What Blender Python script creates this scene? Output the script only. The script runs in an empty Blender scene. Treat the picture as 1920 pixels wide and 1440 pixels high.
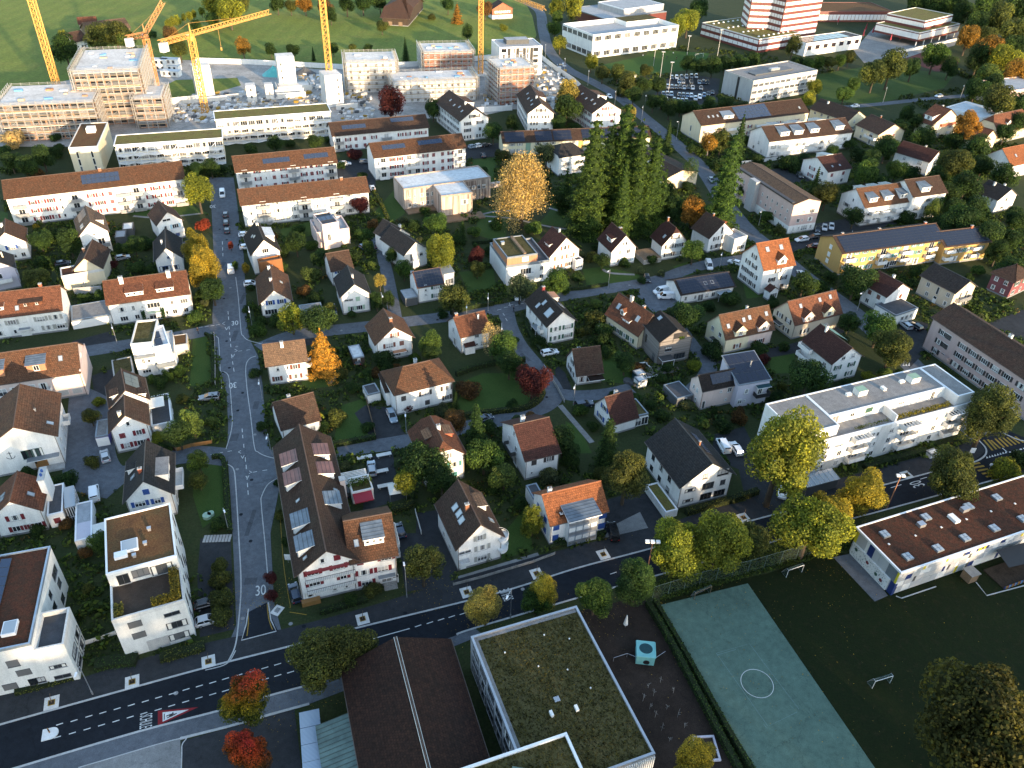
import bpy,bmesh,math,random
import numpy as np
from mathutils import Vector,Matrix
# ---------------------------------------------------------------- camera, sky, sun, exposure
SC=bpy.context.scene
COL=SC.collection
CAM_H,FPX,PITCH,ROLL=115.0,1500.0,math.radians(36.125),math.radians(-2.25)
SUN_DIR=Vector((0.60,-0.80,0.0)).normalized()
SUN_EL=math.radians(9.5)
cam_data=bpy.data.cameras.new('camera')
cam_data.sensor_width=36.0
cam_data.lens=FPX/1920.0*36.0
cam_data.clip_start=1.0
cam_data.clip_end=6000.0
cam=bpy.data.objects.new('camera',cam_data)
COL.objects.link(cam)
_c,_s,_cp,_sp=math.cos(ROLL),math.sin(ROLL),math.cos(PITCH),math.sin(PITCH)
_right=Vector((_c,-_s*_sp,-_s*_cp))
_fwd=Vector((0,_cp,-_sp))
_up=_right.cross(_fwd)
cam.matrix_world=Matrix(((_right.x,_up.x,-_fwd.x,0),(_right.y,_up.y,-_fwd.y,0),(_right.z,_up.z,-_fwd.z,CAM_H),(0,0,0,1)))
SC.camera=cam
world=bpy.data.worlds.new('World')
SC.world=world
world.use_nodes=True
wn=world.node_tree
bg=wn.nodes['Background']
sky=wn.nodes.new('ShaderNodeTexSky')
sky.sky_type='NISHITA'
sky.sun_disc=False
sky.sun_elevation=SUN_EL
sky.sun_rotation=math.atan2(SUN_DIR.x,SUN_DIR.y)
sky.altitude=450
wn.links.new(sky.outputs[0],bg.inputs[0])
bg.inputs[1].default_value=0.15
sun_data=bpy.data.lights.new('sun','SUN')
sun_data.energy=2.55
sun_data.angle=math.radians(0.6)
sun_data.color=(1.0,0.74,0.46)
sun=bpy.data.objects.new('sun',sun_data)
COL.objects.link(sun)
_sd=Vector((SUN_DIR.x*math.cos(SUN_EL),SUN_DIR.y*math.cos(SUN_EL),math.sin(SUN_EL)))
sun.rotation_euler=_sd.to_track_quat('Z','Y').to_euler()
sun.location=_sd*300
SC.view_settings.view_transform='Standard'
SC.view_settings.look='None'
SC.view_settings.gamma=1.0
SC.view_settings.use_curve_mapping=False
SC.view_settings.exposure=2.25
# ---------------------------------------------------------------- pixel of the photograph -> point of the place
def P(u,v,z=0.0):
 x,y=u-960.0,v-720.0
 x,y=_c*x-_s*y,_s*x+_c*y
 fw,dn=FPX*_cp-y*_sp,y*_cp+FPX*_sp
 k=(CAM_H-z)/dn
 return Vector((x*k,fw*k,z))
def ppm(u,v,z=0.0): # photograph pixels per metre at that place
 p=P(u,v,z);d=(p-Vector((0,0,CAM_H))).length
 ax=(p-Vector((0,0,CAM_H))).dot(_fwd)
 return FPX/ax
# ---------------------------------------------------------------- materials
MATS={}
def newmat(name):
 m=bpy.data.materials.new(name);m.use_nodes=True
 nt=m.node_tree;b=nt.nodes['Principled BSDF']
 return m,nt,b
def nd(nt,t,**kw):
 n=nt.nodes.new(t)
 for k,v in kw.items():
  setattr(n,k,v)
 return n
def noise(nt,scale,detail=4.0,rough=0.6,coord='pos'):
 n=nd(nt,'ShaderNodeTexNoise');n.inputs['Scale'].default_value=scale
 n.inputs['Detail'].default_value=detail;n.inputs['Roughness'].default_value=rough
 if coord=='pos':
  g=nd(nt,'ShaderNodeNewGeometry');nt.links.new(g.outputs['Position'],n.inputs['Vector'])
 elif coord=='uv':
  g=nd(nt,'ShaderNodeUVMap');nt.links.new(g.outputs[0],n.inputs['Vector'])
 elif coord=='obj':
  g=nd(nt,'ShaderNodeTexCoord');nt.links.new(g.outputs['Object'],n.inputs['Vector'])
 return n
def ramp(nt,src,stops):
 r=nd(nt,'ShaderNodeValToRGB');e=r.color_ramp.elements
 while len(e)<len(stops):e.new(0.5)
 for i,(p,c)in enumerate(stops):
  e[i].position=p;e[i].color=(c[0],c[1],c[2],1)
 nt.links.new(src,r.inputs[0]);return r
def mix(nt,a,b,fac,mode='MIX'):
 m=nd(nt,'ShaderNodeMix',data_type='RGBA',blend_type=mode)
 for i,x in((6,a),(7,b)):
  if isinstance(x,tuple):m.inputs[i].default_value=(x[0],x[1],x[2],1)
  else:nt.links.new(x,m.inputs[i])
 if isinstance(fac,(int,float)):m.inputs[0].default_value=fac
 else:nt.links.new(fac,m.inputs[0])
 return m.outputs[2]
def bump(nt,b,src,strength=0.3,dist=0.05):
 k=nd(nt,'ShaderNodeBump');k.inputs['Strength'].default_value=strength;k.inputs['Distance'].default_value=dist
 nt.links.new(src,k.inputs['Height']);nt.links.new(k.outputs[0],b.inputs['Normal'])
def sc3(c,k):return(c[0]*k,c[1]*k,c[2]*k)
PAL={ # plain paints, metals, plastics: colour, roughness, metallic, amount of dirt
'white':((.74,.73,.70),.85,0,.11),'offwhite':((.68,.67,.63),.85,0,.11),'cream':((.66,.57,.40),.85,0,.07),'paleyellow':((.66,.60,.42),.85,0,.07),'yellow':((.47,.30,.11),.85,0,.06),'pinkish':((.52,.41,.40),.85,0,.07),'rosewall':((.52,.39,.355),.85,0,.07),'lilac':((.50,.48,.54),.85,0,.06),'redpink':((.20,.075,.08),.85,0,.08),'beige':((.55,.47,.36),.85,0,.07),'palepink':((.62,.50,.45),.85,0,.07),'greywall':((.36,.36,.36),.8,0,.1),'darkgrey':((.08,.085,.09),.7,0,.1),'concrete':((.40,.39,.37),.9,0,.16),'concretelight':((.60,.59,.56),.9,0,.12),'plinth':((.24,.24,.24),.9,0,.15),'copperwall':((.36,.17,.09),.6,0,.1),'brownwood':((.22,.09,.035),.8,0,.15),'frame':((.72,.72,.70),.5,0,.02),'darkframe':((.05,.05,.055),.5,0,.02),'redshut':((.15,.012,.02),.6,0,.08),'blueshut':((.02,.07,.26),.6,0,.08),'greenshut':((.03,.09,.06),.6,0,.08),'tealshut':((.05,.20,.20),.6,0,.08),'palegreenshut':((.28,.40,.30),.6,0,.06),'greyshut':((.34,.34,.31),.7,0,.08),'darkshut':((.045,.04,.04),.6,0,.08),'brownshut':((.14,.045,.03),.6,0,.08),'orangeshut':((.38,.10,.05),.6,0,.08),'paleblueshut':((.34,.50,.56),.6,0,.06),'blind':((.42,.42,.41),.7,0,.05),'darkblind':((.15,.145,.14),.7,0,.05),'zinc':((.22,.25,.28),.45,.4,.12),'metal':((.45,.46,.48),.4,.7,.1),'whitemetal':((.72,.73,.74),.4,0,.05),'darkmetal':((.06,.065,.07),.45,.3,.1),'gutter':((.10,.075,.06),.5,.2,.1),'crane':((.52,.27,.06),.5,0,.1),'craneold':((.42,.19,.06),.5,0,.15),'redpaint':((.16,.02,.025),.5,0,.06),'scarlet':((.30,.015,.03),.6,0,.05),'orangewood':((.26,.13,.04),.6,0,.12),'wood':((.20,.14,.09),.85,0,.2),'paleboard':((.36,.28,.23),.9,0,.2),'darkwood':((.055,.04,.03),.85,0,.2),'purple':((.16,.14,.42),.7,0,.05),'teal':((.16,.42,.42),.6,0,.06),'tealdark':((.02,.06,.07),.7,0,.1),'black':((.012,.012,.014),.6,0,.1),'soil':((.045,.032,.022),.95,0,.3),'roadyellow':((.30,.19,.03),.7,0,.12),'roadwhite':((.60,.60,.58),.75,0,.14),'granite':((.42,.42,.41),.85,0,.15),'roadred':((.20,.015,.02),.75,0,.1),'panelblue':((.012,.03,.13),.5,0,.04),'panelyellow':((.62,.52,.03),.5,0,.04),'panelsky':((.10,.26,.42),.5,0,.04),'panelgrey':((.42,.43,.44),.5,0,.05),'panelwhite':((.70,.70,.68),.6,0,.08),'campusred':((.13,.032,.027),.5,0,.1),'brickred':((.34,.13,.08),.9,0,.15),'blockwork':((.40,.21,.125),.9,0,.25),'insul':((.60,.62,.64),.9,0,.1),'scaffold':((.48,.46,.43),.5,.3,.1),'scaffboard':((.50,.40,.28),.9,0,.2),'tarp':((.10,.42,.40),.5,0,.1),'brick':((.26,.12,.07),.9,0,.2),'canvas':((.70,.68,.62),.8,0,.05),'stone':((.30,.29,.27),.95,0,.25),'skin':((.45,.28,.2),.7,0,0),'clothdark':((.02,.02,.025),.9,0,0),'clothwhite':((.7,.7,.7),.9,0,0),'rubber':((.015,.015,.016),.8,0,0),'headlight':((.8,.8,.8),.15,0,0),'taillight':((.35,.01,.01),.3,0,0),'greenmetal':((.10,.15,.13),.5,.1,.15),'bluemetal':((.34,.40,.46),.4,.5,.1),'palegreen':((.22,.33,.24),.6,0,.1),}
def mat(k):
 if k in MATS:return MATS[k]
 if k in BUILD:m=BUILD[k]()
 else:
  c,r,me,dirt=PAL[k]
  m,nt,b=newmat(k)
  b.inputs['Roughness'].default_value=r;b.inputs['Metallic'].default_value=me
  if r>.6:b.inputs['Specular IOR Level'].default_value=.2
  if dirt>0:
   n1=noise(nt,0.35,5,.65);n2=noise(nt,6.0,3,.6)
   mp=nd(nt,'ShaderNodeMapping');g=nd(nt,'ShaderNodeNewGeometry');nt.links.new(g.outputs['Position'],mp.inputs[0]);mp.inputs['Scale'].default_value=(1,1,.22);nt.links.new(mp.outputs[0],n1.inputs['Vector']);n1.inputs['Scale'].default_value=.8
   a=nd(nt,'ShaderNodeMath',operation='MULTIPLY');nt.links.new(n1.outputs[0],a.inputs[0]);nt.links.new(n2.outputs[0],a.inputs[1])
   r_=ramp(nt,a.outputs[0],[(.10,sc3(c,1-dirt*2.2)),(.34,sc3(c,1+dirt*.5))])
   nt.links.new(r_.outputs[0],b.inputs['Base Color'])
   bump(nt,b,n2.outputs[0],.12,.02)
  else:
   b.inputs['Base Color'].default_value=(*c,1)
 MATS[k]=m
 return m
def tile_mat(name,c1,c2,moss=(.05,.045,.035),mossamt=.5,mortar=.35):
 def f():
  m,nt,b=newmat(name)
  uv=nd(nt,'ShaderNodeUVMap')
  br=nd(nt,'ShaderNodeTexBrick');nt.links.new(uv.outputs[0],br.inputs['Vector'])
  br.inputs['Scale'].default_value=1.0;br.inputs['Brick Width'].default_value=.42;br.inputs['Row Height'].default_value=.44
  br.inputs['Mortar Size'].default_value=.035;br.inputs['Mortar Smooth'].default_value=.4
  br.inputs['Color1'].default_value=(*c1,1);br.inputs['Color2'].default_value=(*c2,1)
  br.inputs['Mortar'].default_value=(*sc3(c1,mortar),1);br.inputs['Bias'].default_value=-.1
  n1=noise(nt,.42,7,.75);n2=noise(nt,2.2,4,.75)
  r1=ramp(nt,n1.outputs[0],[(.44,(0,0,0)),(.72,(mossamt,mossamt,mossamt))])
  c=mix(nt,br.outputs['Color'],moss,r1.outputs[0])
  r2=ramp(nt,n2.outputs[0],[(.3,(.5,.52,.54)),(.7,(1.4,1.36,1.3))])
  c=mix(nt,c,r2.outputs[0],1.0,'MULTIPLY')
  oi=nd(nt,'ShaderNodeObjectInfo')
  r3=ramp(nt,oi.outputs['Random'],[(0,(.82,.80,.78)),(1,(1.15,1.1,1.05))])
  c=mix(nt,c,r3.outputs[0],1.0,'MULTIPLY')
  nt.links.new(c,b.inputs['Base Color']);b.inputs['Roughness'].default_value=.8;b.inputs['Specular IOR Level'].default_value=.12
  bump(nt,b,br.outputs['Fac'],.5,-.04)
  return m
 return f
def glass_mat():
 m,nt,b=newmat('window glass')
 oi=nd(nt,'ShaderNodeObjectInfo')
 r=ramp(nt,oi.outputs['Random'],[(0,(.010,.012,.015)),(.6,(.03,.035,.04)),(.8,(.10,.105,.11)),(1,(.22,.21,.20))])
 nt.links.new(r.outputs[0],b.inputs['Base Color'])
 b.inputs['Roughness'].default_value=.08;b.inputs['IOR'].default_value=1.5
 return m
def carglass_mat():
 m,nt,b=newmat('car glass');b.inputs['Base Color'].default_value=(.012,.014,.016,1);b.inputs['Roughness'].default_value=.06
 return m
def pv_mat():
 m,nt,b=newmat('solar cell');
 uv=nd(nt,'ShaderNodeUVMap');br=nd(nt,'ShaderNodeTexBrick');nt.links.new(uv.outputs[0],br.inputs['Vector'])
 br.offset=0;br.inputs['Scale'].default_value=1;br.inputs['Brick Width'].default_value=.166;br.inputs['Row Height'].default_value=.166;br.inputs['Mortar Size'].default_value=.006
 br.inputs['Color1'].default_value=(.008,.012,.026,1);br.inputs['Color2'].default_value=(.011,.016,.034,1);br.inputs['Mortar'].default_value=(.02,.022,.03,1)
 nt.links.new(br.outputs['Color'],b.inputs['Base Color']);b.inputs['Roughness'].default_value=.28
 return m
def pvblue_mat():
 m,nt,b=newmat('blue solar cell');b.inputs['Base Color'].default_value=(.03,.045,.08,1);b.inputs['Roughness'].default_value=.18
 return m
def paint_mat():
 m,nt,b=newmat('car paint');oi=nd(nt,'ShaderNodeObjectInfo');nt.links.new(oi.outputs['Color'],b.inputs['Base Color'])
 b.inputs['Roughness'].default_value=.25;b.inputs['Coat Weight'].default_value=.6
 return m
def asphalt(name,c,patch=.35,grain=.35,rough=.85):
 def f():
  m,nt,b=newmat(name)
  n1=noise(nt,.12,6,.7);n2=noise(nt,9.0,3,.7);n3=noise(nt,.9,4,.6)
  r1=ramp(nt,n1.outputs[0],[(.3,sc3(c,1-patch)),(.7,sc3(c,1+patch))])
  r2=ramp(nt,n2.outputs[0],[(.3,(1-grain,)*3),(.7,(1+grain,)*3)])
  r3=ramp(nt,n3.outputs[0],[(.35,(.86,)*3),(.65,(1.1,)*3)])
  x=mix(nt,r1.outputs[0],r2.outputs[0],1.0,'MULTIPLY');x=mix(nt,x,r3.outputs[0],1.0,'MULTIPLY')
  vo=nd(nt,'ShaderNodeTexVoronoi',feature='DISTANCE_TO_EDGE');vo.inputs['Scale'].default_value=.11
  g=nd(nt,'ShaderNodeNewGeometry');w=noise(nt,.7,4,.7)
  ad=nd(nt,'ShaderNodeMixRGB');ad.inputs[0].default_value=.55;nt.links.new(g.outputs['Position'],ad.inputs[1])
  va=nd(nt,'ShaderNodeVectorMath',operation='MULTIPLY_ADD');nt.links.new(w.outputs['Color'],va.inputs[0]);va.inputs[1].default_value=(3,3,0);nt.links.new(g.outputs['Position'],va.inputs[2])
  nt.links.new(va.outputs[0],vo.inputs['Vector'])
  cr=ramp(nt,vo.outputs['Distance'],[(.0,(.45,)*3),(.008,(1,1,1))])
  x=mix(nt,x,cr.outputs[0],.5,'MULTIPLY')
  nt.links.new(x,b.inputs['Base Color']);b.inputs['Roughness'].default_value=rough;b.inputs['Specular IOR Level'].default_value=.1
  bump(nt,b,n2.outputs[0],.15,.01)
  return m
 return f
def grass(name,c1,c2,big=.06,fine=3.0,dry=None,stripes=0):
 def f():
  m,nt,b=newmat(name)
  n1=noise(nt,big,7,.7);n2=noise(nt,fine,4,.8);n3=noise(nt,big*9,5,.7)
  r1=ramp(nt,n1.outputs[0],[(.32,c1),(.68,c2)])
  x=r1.outputs[0]
  if dry:
   r3=ramp(nt,n3.outputs[0],[(.52,(0,0,0)),(.75,(.8,.8,.8))]);x=mix(nt,x,dry,r3.outputs[0])
  if stripes:
   wv=nd(nt,'ShaderNodeTexWave');wv.inputs['Scale'].default_value=stripes;wv.inputs['Distortion'].default_value=5;wv.inputs['Detail'].default_value=3;wv.inputs['Detail Scale'].default_value=.25
   g=nd(nt,'ShaderNodeNewGeometry');nt.links.new(g.outputs['Position'],wv.inputs['Vector'])
   rs=ramp(nt,wv.outputs[0],[(.2,(.955,)*3),(.8,(1.045,)*3)]);x=mix(nt,x,rs.outputs[0],1.0,'MULTIPLY')
  r2=ramp(nt,n2.outputs[0],[(.3,(.62,)*3),(.7,(1.35,)*3)]);x=mix(nt,x,r2.outputs[0],1.0,'MULTIPLY')
  nt.links.new(x,b.inputs['Base Color']);b.inputs['Roughness'].default_value=.95;b.inputs['Specular IOR Level'].default_value=.15
  bump(nt,b,n2.outputs[0],.5,.12)
  return m
 return f
def sedum(name,cs,s1=.35,s2=3.5,bumpd=.1):
 def f():
  m,nt,b=newmat(name)
  n1=noise(nt,s1,6,.75);n2=noise(nt,s2,4,.8)
  k=[(.30+.4*i/(len(cs)-1),c)for i,c in enumerate(cs)]
  r1=ramp(nt,n1.outputs[0],k);r2=ramp(nt,n2.outputs[0],[(.3,(.5,)*3),(.72,(1.5,)*3)])
  x=mix(nt,r1.outputs[0],r2.outputs[0],1.0,'MULTIPLY')
  nt.links.new(x,b.inputs['Base Color']);b.inputs['Roughness'].default_value=.95;b.inputs['Specular IOR Level'].default_value=.1
  bump(nt,b,n2.outputs[0],.7,bumpd)
  return m
 return f
def boards(name,c,cd,scale,horiz=False):
 def f():
  m,nt,b=newmat(name)
  tc=nd(nt,'ShaderNodeTexCoord');mp=nd(nt,'ShaderNodeMapping');nt.links.new(tc.outputs['Object'],mp.inputs['Vector'])
  mp.inputs['Scale'].default_value=(.05,.05,scale)if horiz else(scale,scale,.06)
  n=nd(nt,'ShaderNodeTexNoise');n.inputs['Scale'].default_value=1.0;n.inputs['Detail'].default_value=3;nt.links.new(mp.outputs[0],n.inputs['Vector'])
  r=ramp(nt,n.outputs[0],[(.36,cd),(.5,sc3(c,.8)),(.64,c)])
  nt.links.new(r.outputs[0],b.inputs['Base Color']);b.inputs['Roughness'].default_value=.85;bump(nt,b,n.outputs[0],.4,.05)
  return m
 return f
def leaf_mat(name='leaf',top=None,h0=0,h1=1):
 def f():
  m,nt,b=newmat(name)
  oi=nd(nt,'ShaderNodeObjectInfo');at=nd(nt,'ShaderNodeAttribute',attribute_name='rnd')
  sp=nd(nt,'ShaderNodeSeparateColor');nt.links.new(at.outputs['Color'],sp.inputs[0])
  r=ramp(nt,sp.outputs[0],[(0,(.26,.32,.30)),(.4,(.85,.9,.9)),(.7,(1.4,1.35,1.0)),(1,(2.3,2.05,1.05))])  # wide tone spread puts mottled light and dark gaps into the leaf colour
  c=oi.outputs['Color']
  if top:
   rt=ramp(nt,sp.outputs[1],[(h0,(0,0,0)),(h1,(1,1,1))])
   mid=ramp(nt,sp.outputs[1],[(0,top[0]),(.40,top[0]),(.56,top[1]),(.74,top[2]),(1,top[3])]);c=mid.outputs[0]
  x=mix(nt,c,r.outputs[0],1.0,'MULTIPLY')
  nt.links.new(x,b.inputs['Base Color']);b.inputs['Roughness'].default_value=.7;b.inputs['Specular IOR Level'].default_value=.12
  tr=nd(nt,'ShaderNodeBsdfTranslucent');nt.links.new(x,tr.inputs[0])
  ms=nd(nt,'ShaderNodeMixShader');ms.inputs[0].default_value=.36
  nt.links.new(b.outputs[0],ms.inputs[1]);nt.links.new(tr.outputs[0],ms.inputs[2])
  nt.links.new(ms.outputs[0],nt.nodes['Material Output'].inputs[0])
  return m
 return f
def net_mat():
 m,nt,b=newmat('net');b.inputs['Base Color'].default_value=(.06,.10,.09,1);b.inputs['Alpha'].default_value=.35
 return m
def scaffnet_mat():
 m,nt,b=newmat('scaffold netting');b.inputs['Base Color'].default_value=(.62,.62,.6,1);b.inputs['Alpha'].default_value=.35
 return m
def alpha_mat(name,c,a):
 m,nt,b=newmat(name);b.inputs['Base Color'].default_value=(*c,1);b.inputs['Alpha'].default_value=a;return m
def corr_mat():
 m,nt,b=newmat('corrugated sheet')
 tc=nd(nt,'ShaderNodeTexCoord');wv=nd(nt,'ShaderNodeTexWave',bands_direction='Y');wv.inputs['Scale'].default_value=1.6;nt.links.new(tc.outputs['Object'],wv.inputs['Vector'])
 r=ramp(nt,wv.outputs[0],[(0,(.20,.26,.33)),(1,(.38,.46,.55))]);nt.links.new(r.outputs[0],b.inputs['Base Color']);b.inputs['Roughness'].default_value=.4;b.inputs['Metallic'].default_value=.3
 bump(nt,b,wv.outputs[0],.6,.05);return m
def standing_mat(name,c):
 def f():
  m,nt,b=newmat(name)
  tc=nd(nt,'ShaderNodeTexCoord');wv=nd(nt,'ShaderNodeTexWave',bands_direction='Y');wv.inputs['Scale'].default_value=.42;nt.links.new(tc.outputs['Object'],wv.inputs['Vector'])
  n=noise(nt,.5,5,.7);r=ramp(nt,n.outputs[0],[(.3,sc3(c,.6)),(.7,sc3(c,1.3))])
  w=ramp(nt,wv.outputs[0],[(.85,(1,1,1)),(.97,(.45,)*3)]);x=mix(nt,r.outputs[0],w.outputs[0],1.0,'MULTIPLY')
  nt.links.new(x,b.inputs['Base Color']);b.inputs['Roughness'].default_value=.45;b.inputs['Metallic'].default_value=.2;bump(nt,b,wv.outputs[0],.5,.04);return m
 return f
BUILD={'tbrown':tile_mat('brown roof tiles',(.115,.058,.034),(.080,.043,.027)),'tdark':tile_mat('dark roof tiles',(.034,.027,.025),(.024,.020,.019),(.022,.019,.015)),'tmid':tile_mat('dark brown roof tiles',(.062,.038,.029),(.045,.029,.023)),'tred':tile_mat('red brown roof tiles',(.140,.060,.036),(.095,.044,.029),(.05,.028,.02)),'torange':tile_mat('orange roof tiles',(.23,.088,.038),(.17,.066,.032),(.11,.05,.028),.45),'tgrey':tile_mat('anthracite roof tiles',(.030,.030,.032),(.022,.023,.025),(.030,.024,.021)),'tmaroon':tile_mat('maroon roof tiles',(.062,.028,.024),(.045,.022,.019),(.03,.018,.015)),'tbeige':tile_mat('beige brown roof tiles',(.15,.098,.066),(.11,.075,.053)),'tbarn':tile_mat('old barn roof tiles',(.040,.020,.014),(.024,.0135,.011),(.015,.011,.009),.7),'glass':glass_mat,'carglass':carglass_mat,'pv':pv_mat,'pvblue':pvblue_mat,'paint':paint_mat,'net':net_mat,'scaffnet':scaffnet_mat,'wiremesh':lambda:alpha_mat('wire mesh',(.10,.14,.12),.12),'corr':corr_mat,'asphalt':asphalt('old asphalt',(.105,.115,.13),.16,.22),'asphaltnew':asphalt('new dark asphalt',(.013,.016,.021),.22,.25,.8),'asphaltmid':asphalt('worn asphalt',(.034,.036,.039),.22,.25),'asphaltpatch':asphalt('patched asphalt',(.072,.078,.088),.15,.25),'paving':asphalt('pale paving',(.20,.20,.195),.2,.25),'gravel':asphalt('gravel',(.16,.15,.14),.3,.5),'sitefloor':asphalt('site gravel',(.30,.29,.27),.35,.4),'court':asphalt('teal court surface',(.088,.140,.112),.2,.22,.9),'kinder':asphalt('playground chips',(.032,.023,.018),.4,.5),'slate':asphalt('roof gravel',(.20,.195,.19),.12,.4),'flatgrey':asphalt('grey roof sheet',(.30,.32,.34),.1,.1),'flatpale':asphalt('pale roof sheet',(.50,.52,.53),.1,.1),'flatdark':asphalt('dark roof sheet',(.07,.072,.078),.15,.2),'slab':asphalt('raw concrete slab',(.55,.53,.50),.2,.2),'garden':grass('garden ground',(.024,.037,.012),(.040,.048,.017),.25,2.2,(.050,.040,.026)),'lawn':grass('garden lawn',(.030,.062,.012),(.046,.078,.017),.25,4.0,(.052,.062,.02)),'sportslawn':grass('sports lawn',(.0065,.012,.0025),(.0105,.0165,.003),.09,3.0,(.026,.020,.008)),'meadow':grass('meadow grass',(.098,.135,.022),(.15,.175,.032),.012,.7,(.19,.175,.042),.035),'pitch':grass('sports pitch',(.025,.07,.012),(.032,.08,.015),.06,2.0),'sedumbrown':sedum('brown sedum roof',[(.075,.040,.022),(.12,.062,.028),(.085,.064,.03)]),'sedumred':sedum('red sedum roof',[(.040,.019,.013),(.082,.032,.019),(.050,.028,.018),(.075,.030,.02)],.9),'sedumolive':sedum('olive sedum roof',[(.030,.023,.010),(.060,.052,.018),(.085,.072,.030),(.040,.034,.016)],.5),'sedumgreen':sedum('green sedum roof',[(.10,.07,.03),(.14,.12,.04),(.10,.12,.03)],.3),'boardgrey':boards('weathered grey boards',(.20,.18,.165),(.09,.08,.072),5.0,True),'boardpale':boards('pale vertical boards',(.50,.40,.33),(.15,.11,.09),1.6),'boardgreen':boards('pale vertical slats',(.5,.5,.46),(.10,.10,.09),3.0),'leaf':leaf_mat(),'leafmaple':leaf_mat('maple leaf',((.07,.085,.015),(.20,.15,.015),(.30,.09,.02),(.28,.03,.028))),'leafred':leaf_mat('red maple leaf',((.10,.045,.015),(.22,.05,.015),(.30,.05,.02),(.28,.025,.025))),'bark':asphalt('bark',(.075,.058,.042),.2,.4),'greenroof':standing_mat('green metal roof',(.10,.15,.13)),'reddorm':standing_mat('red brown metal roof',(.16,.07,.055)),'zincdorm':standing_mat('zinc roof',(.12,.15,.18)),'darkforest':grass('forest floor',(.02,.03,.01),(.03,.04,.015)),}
# ---------------------------------------------------------------- mesh builder
class M:
 def __init__(s):s.v=[];s.f=[];s.m=[];s.uv={}
 def poly(s,pts,m=0,uv=None):
  n=len(s.v);s.v+=[tuple(p)for p in pts];s.f.append(tuple(range(n,n+len(pts))));s.m.append(m)
  if uv:s.uv[len(s.f)-1]=uv
 def box(s,x0,x1,y0,y1,z0,z1,m=0,mt=None,bottom=True):
  n=len(s.v)
  s.v+=[(x0,y0,z0),(x1,y0,z0),(x1,y1,z0),(x0,y1,z0),(x0,y0,z1),(x1,y0,z1),(x1,y1,z1),(x0,y1,z1)]
  fs=[(0,1,5,4),(1,2,6,5),(2,3,7,6),(3,0,4,7),(4,5,6,7)]+([(3,2,1,0)]if bottom else[])
  for i,f in enumerate(fs):
   s.f.append(tuple(n+k for k in f));s.m.append(mt if(mt is not None and i==4)else m)
 def bar(s,a,b,r,m=0,r2=None,k=4):
  a=Vector(a);b=Vector(b);d=(b-a)
  if d.length<1e-6:return
  d.normalize();u=d.orthogonal().normalized();w=d.cross(u);r2=r if r2 is None else r2
  n=len(s.v)
  for q,rr in((a,r),(b,r2)):
   for i in range(k):
    t=2*math.pi*(i+.5)/k;s.v.append(tuple(q+u*(math.cos(t)*rr)+w*(math.sin(t)*rr)))
  for i in range(k):
   j=(i+1)%k;s.f.append((n+i,n+j,n+k+j,n+k+i));s.m.append(m)
  s.f.append(tuple(n+k+i for i in range(k)));s.m.append(m)
  s.f.append(tuple(n+k-1-i for i in range(k)));s.m.append(m)
 def strip(s,pts,w,z0,z1,m=0): # a low bar following a line on the ground
  ps=[Vector((p[0],p[1]))for p in pts];L=[]
  for i,p in enumerate(ps):
   d=(ps[min(i+1,len(ps)-1)]-ps[max(i-1,0)]).normalized();nn=Vector((-d.y,d.x))*(w/2)
   L.append((p+nn,p-nn))
  for(a,b),(c,d)in zip(L,L[1:]):
   s.poly([(b.x,b.y,z1),(d.x,d.y,z1),(c.x,c.y,z1),(a.x,a.y,z1)],m)
   if z1-z0>.02:
    s.poly([(b.x,b.y,z0),(d.x,d.y,z0),(d.x,d.y,z1),(b.x,b.y,z1)],m);s.poly([(c.x,c.y,z0),(a.x,a.y,z0),(a.x,a.y,z1),(c.x,c.y,z1)],m)
  if z1-z0>.02:
   for a,b in(L[0],L[-1][::-1]):s.poly([(a.x,a.y,z0),(b.x,b.y,z0),(b.x,b.y,z1),(a.x,a.y,z1)],m)
 def mesh(s,name,mats):
  me=bpy.data.meshes.new(name);me.from_pydata(s.v,[],s.f)
  for k in mats:me.materials.append(mat(k))
  me.polygons.foreach_set('material_index',s.m)
  if s.uv:
   l=me.uv_layers.new(name='UVMap')
   for fi,uv in s.uv.items():
    p=me.polygons[fi]
    for li,c in zip(p.loop_indices,uv):l.data[li].uv=c
  me.update();return me
 def make(s,name,mats,parent=None,mx=None):
  return put(name,s.mesh(name,mats),parent,mx)
def put(name,me,parent=None,mx=None):
 o=bpy.data.objects.new(name,me);COL.objects.link(o)
 if parent is not None:o.parent=parent
 if mx is not None:o.matrix_local=mx
 return o
def tag(o,label=None,cat=None,group=None,kind=None):
 if label:o['label']=label
 if cat:o['category']=cat
 if group:o['group']=group
 if kind:o['kind']=kind
 return o
def empty(name,loc,rz=0.0):
 o=bpy.data.objects.new(name,None);COL.objects.link(o);o.empty_display_size=.5
 o.location=loc;o.rotation_euler=(0,0,rz);return o
def frame_mx(ox,oy,z,ang):return Matrix.Translation((ox,oy,z))@Matrix.Rotation(ang,4,'Z')
LAND=[] # (short description, ground point, radius) of every landmark, for telling trees and cars apart
FOOT=[] # footprints that plants keep off
def inpoly(x,y,poly):
 c=False;n=len(poly);j=n-1
 for i in range(n):
  xi,yi=poly[i];xj,yj=poly[j]
  if(yi>y)!=(yj>y)and x<(xj-xi)*(y-yi)/(yj-yi)+xi:c=not c
  j=i
 return c
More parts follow.
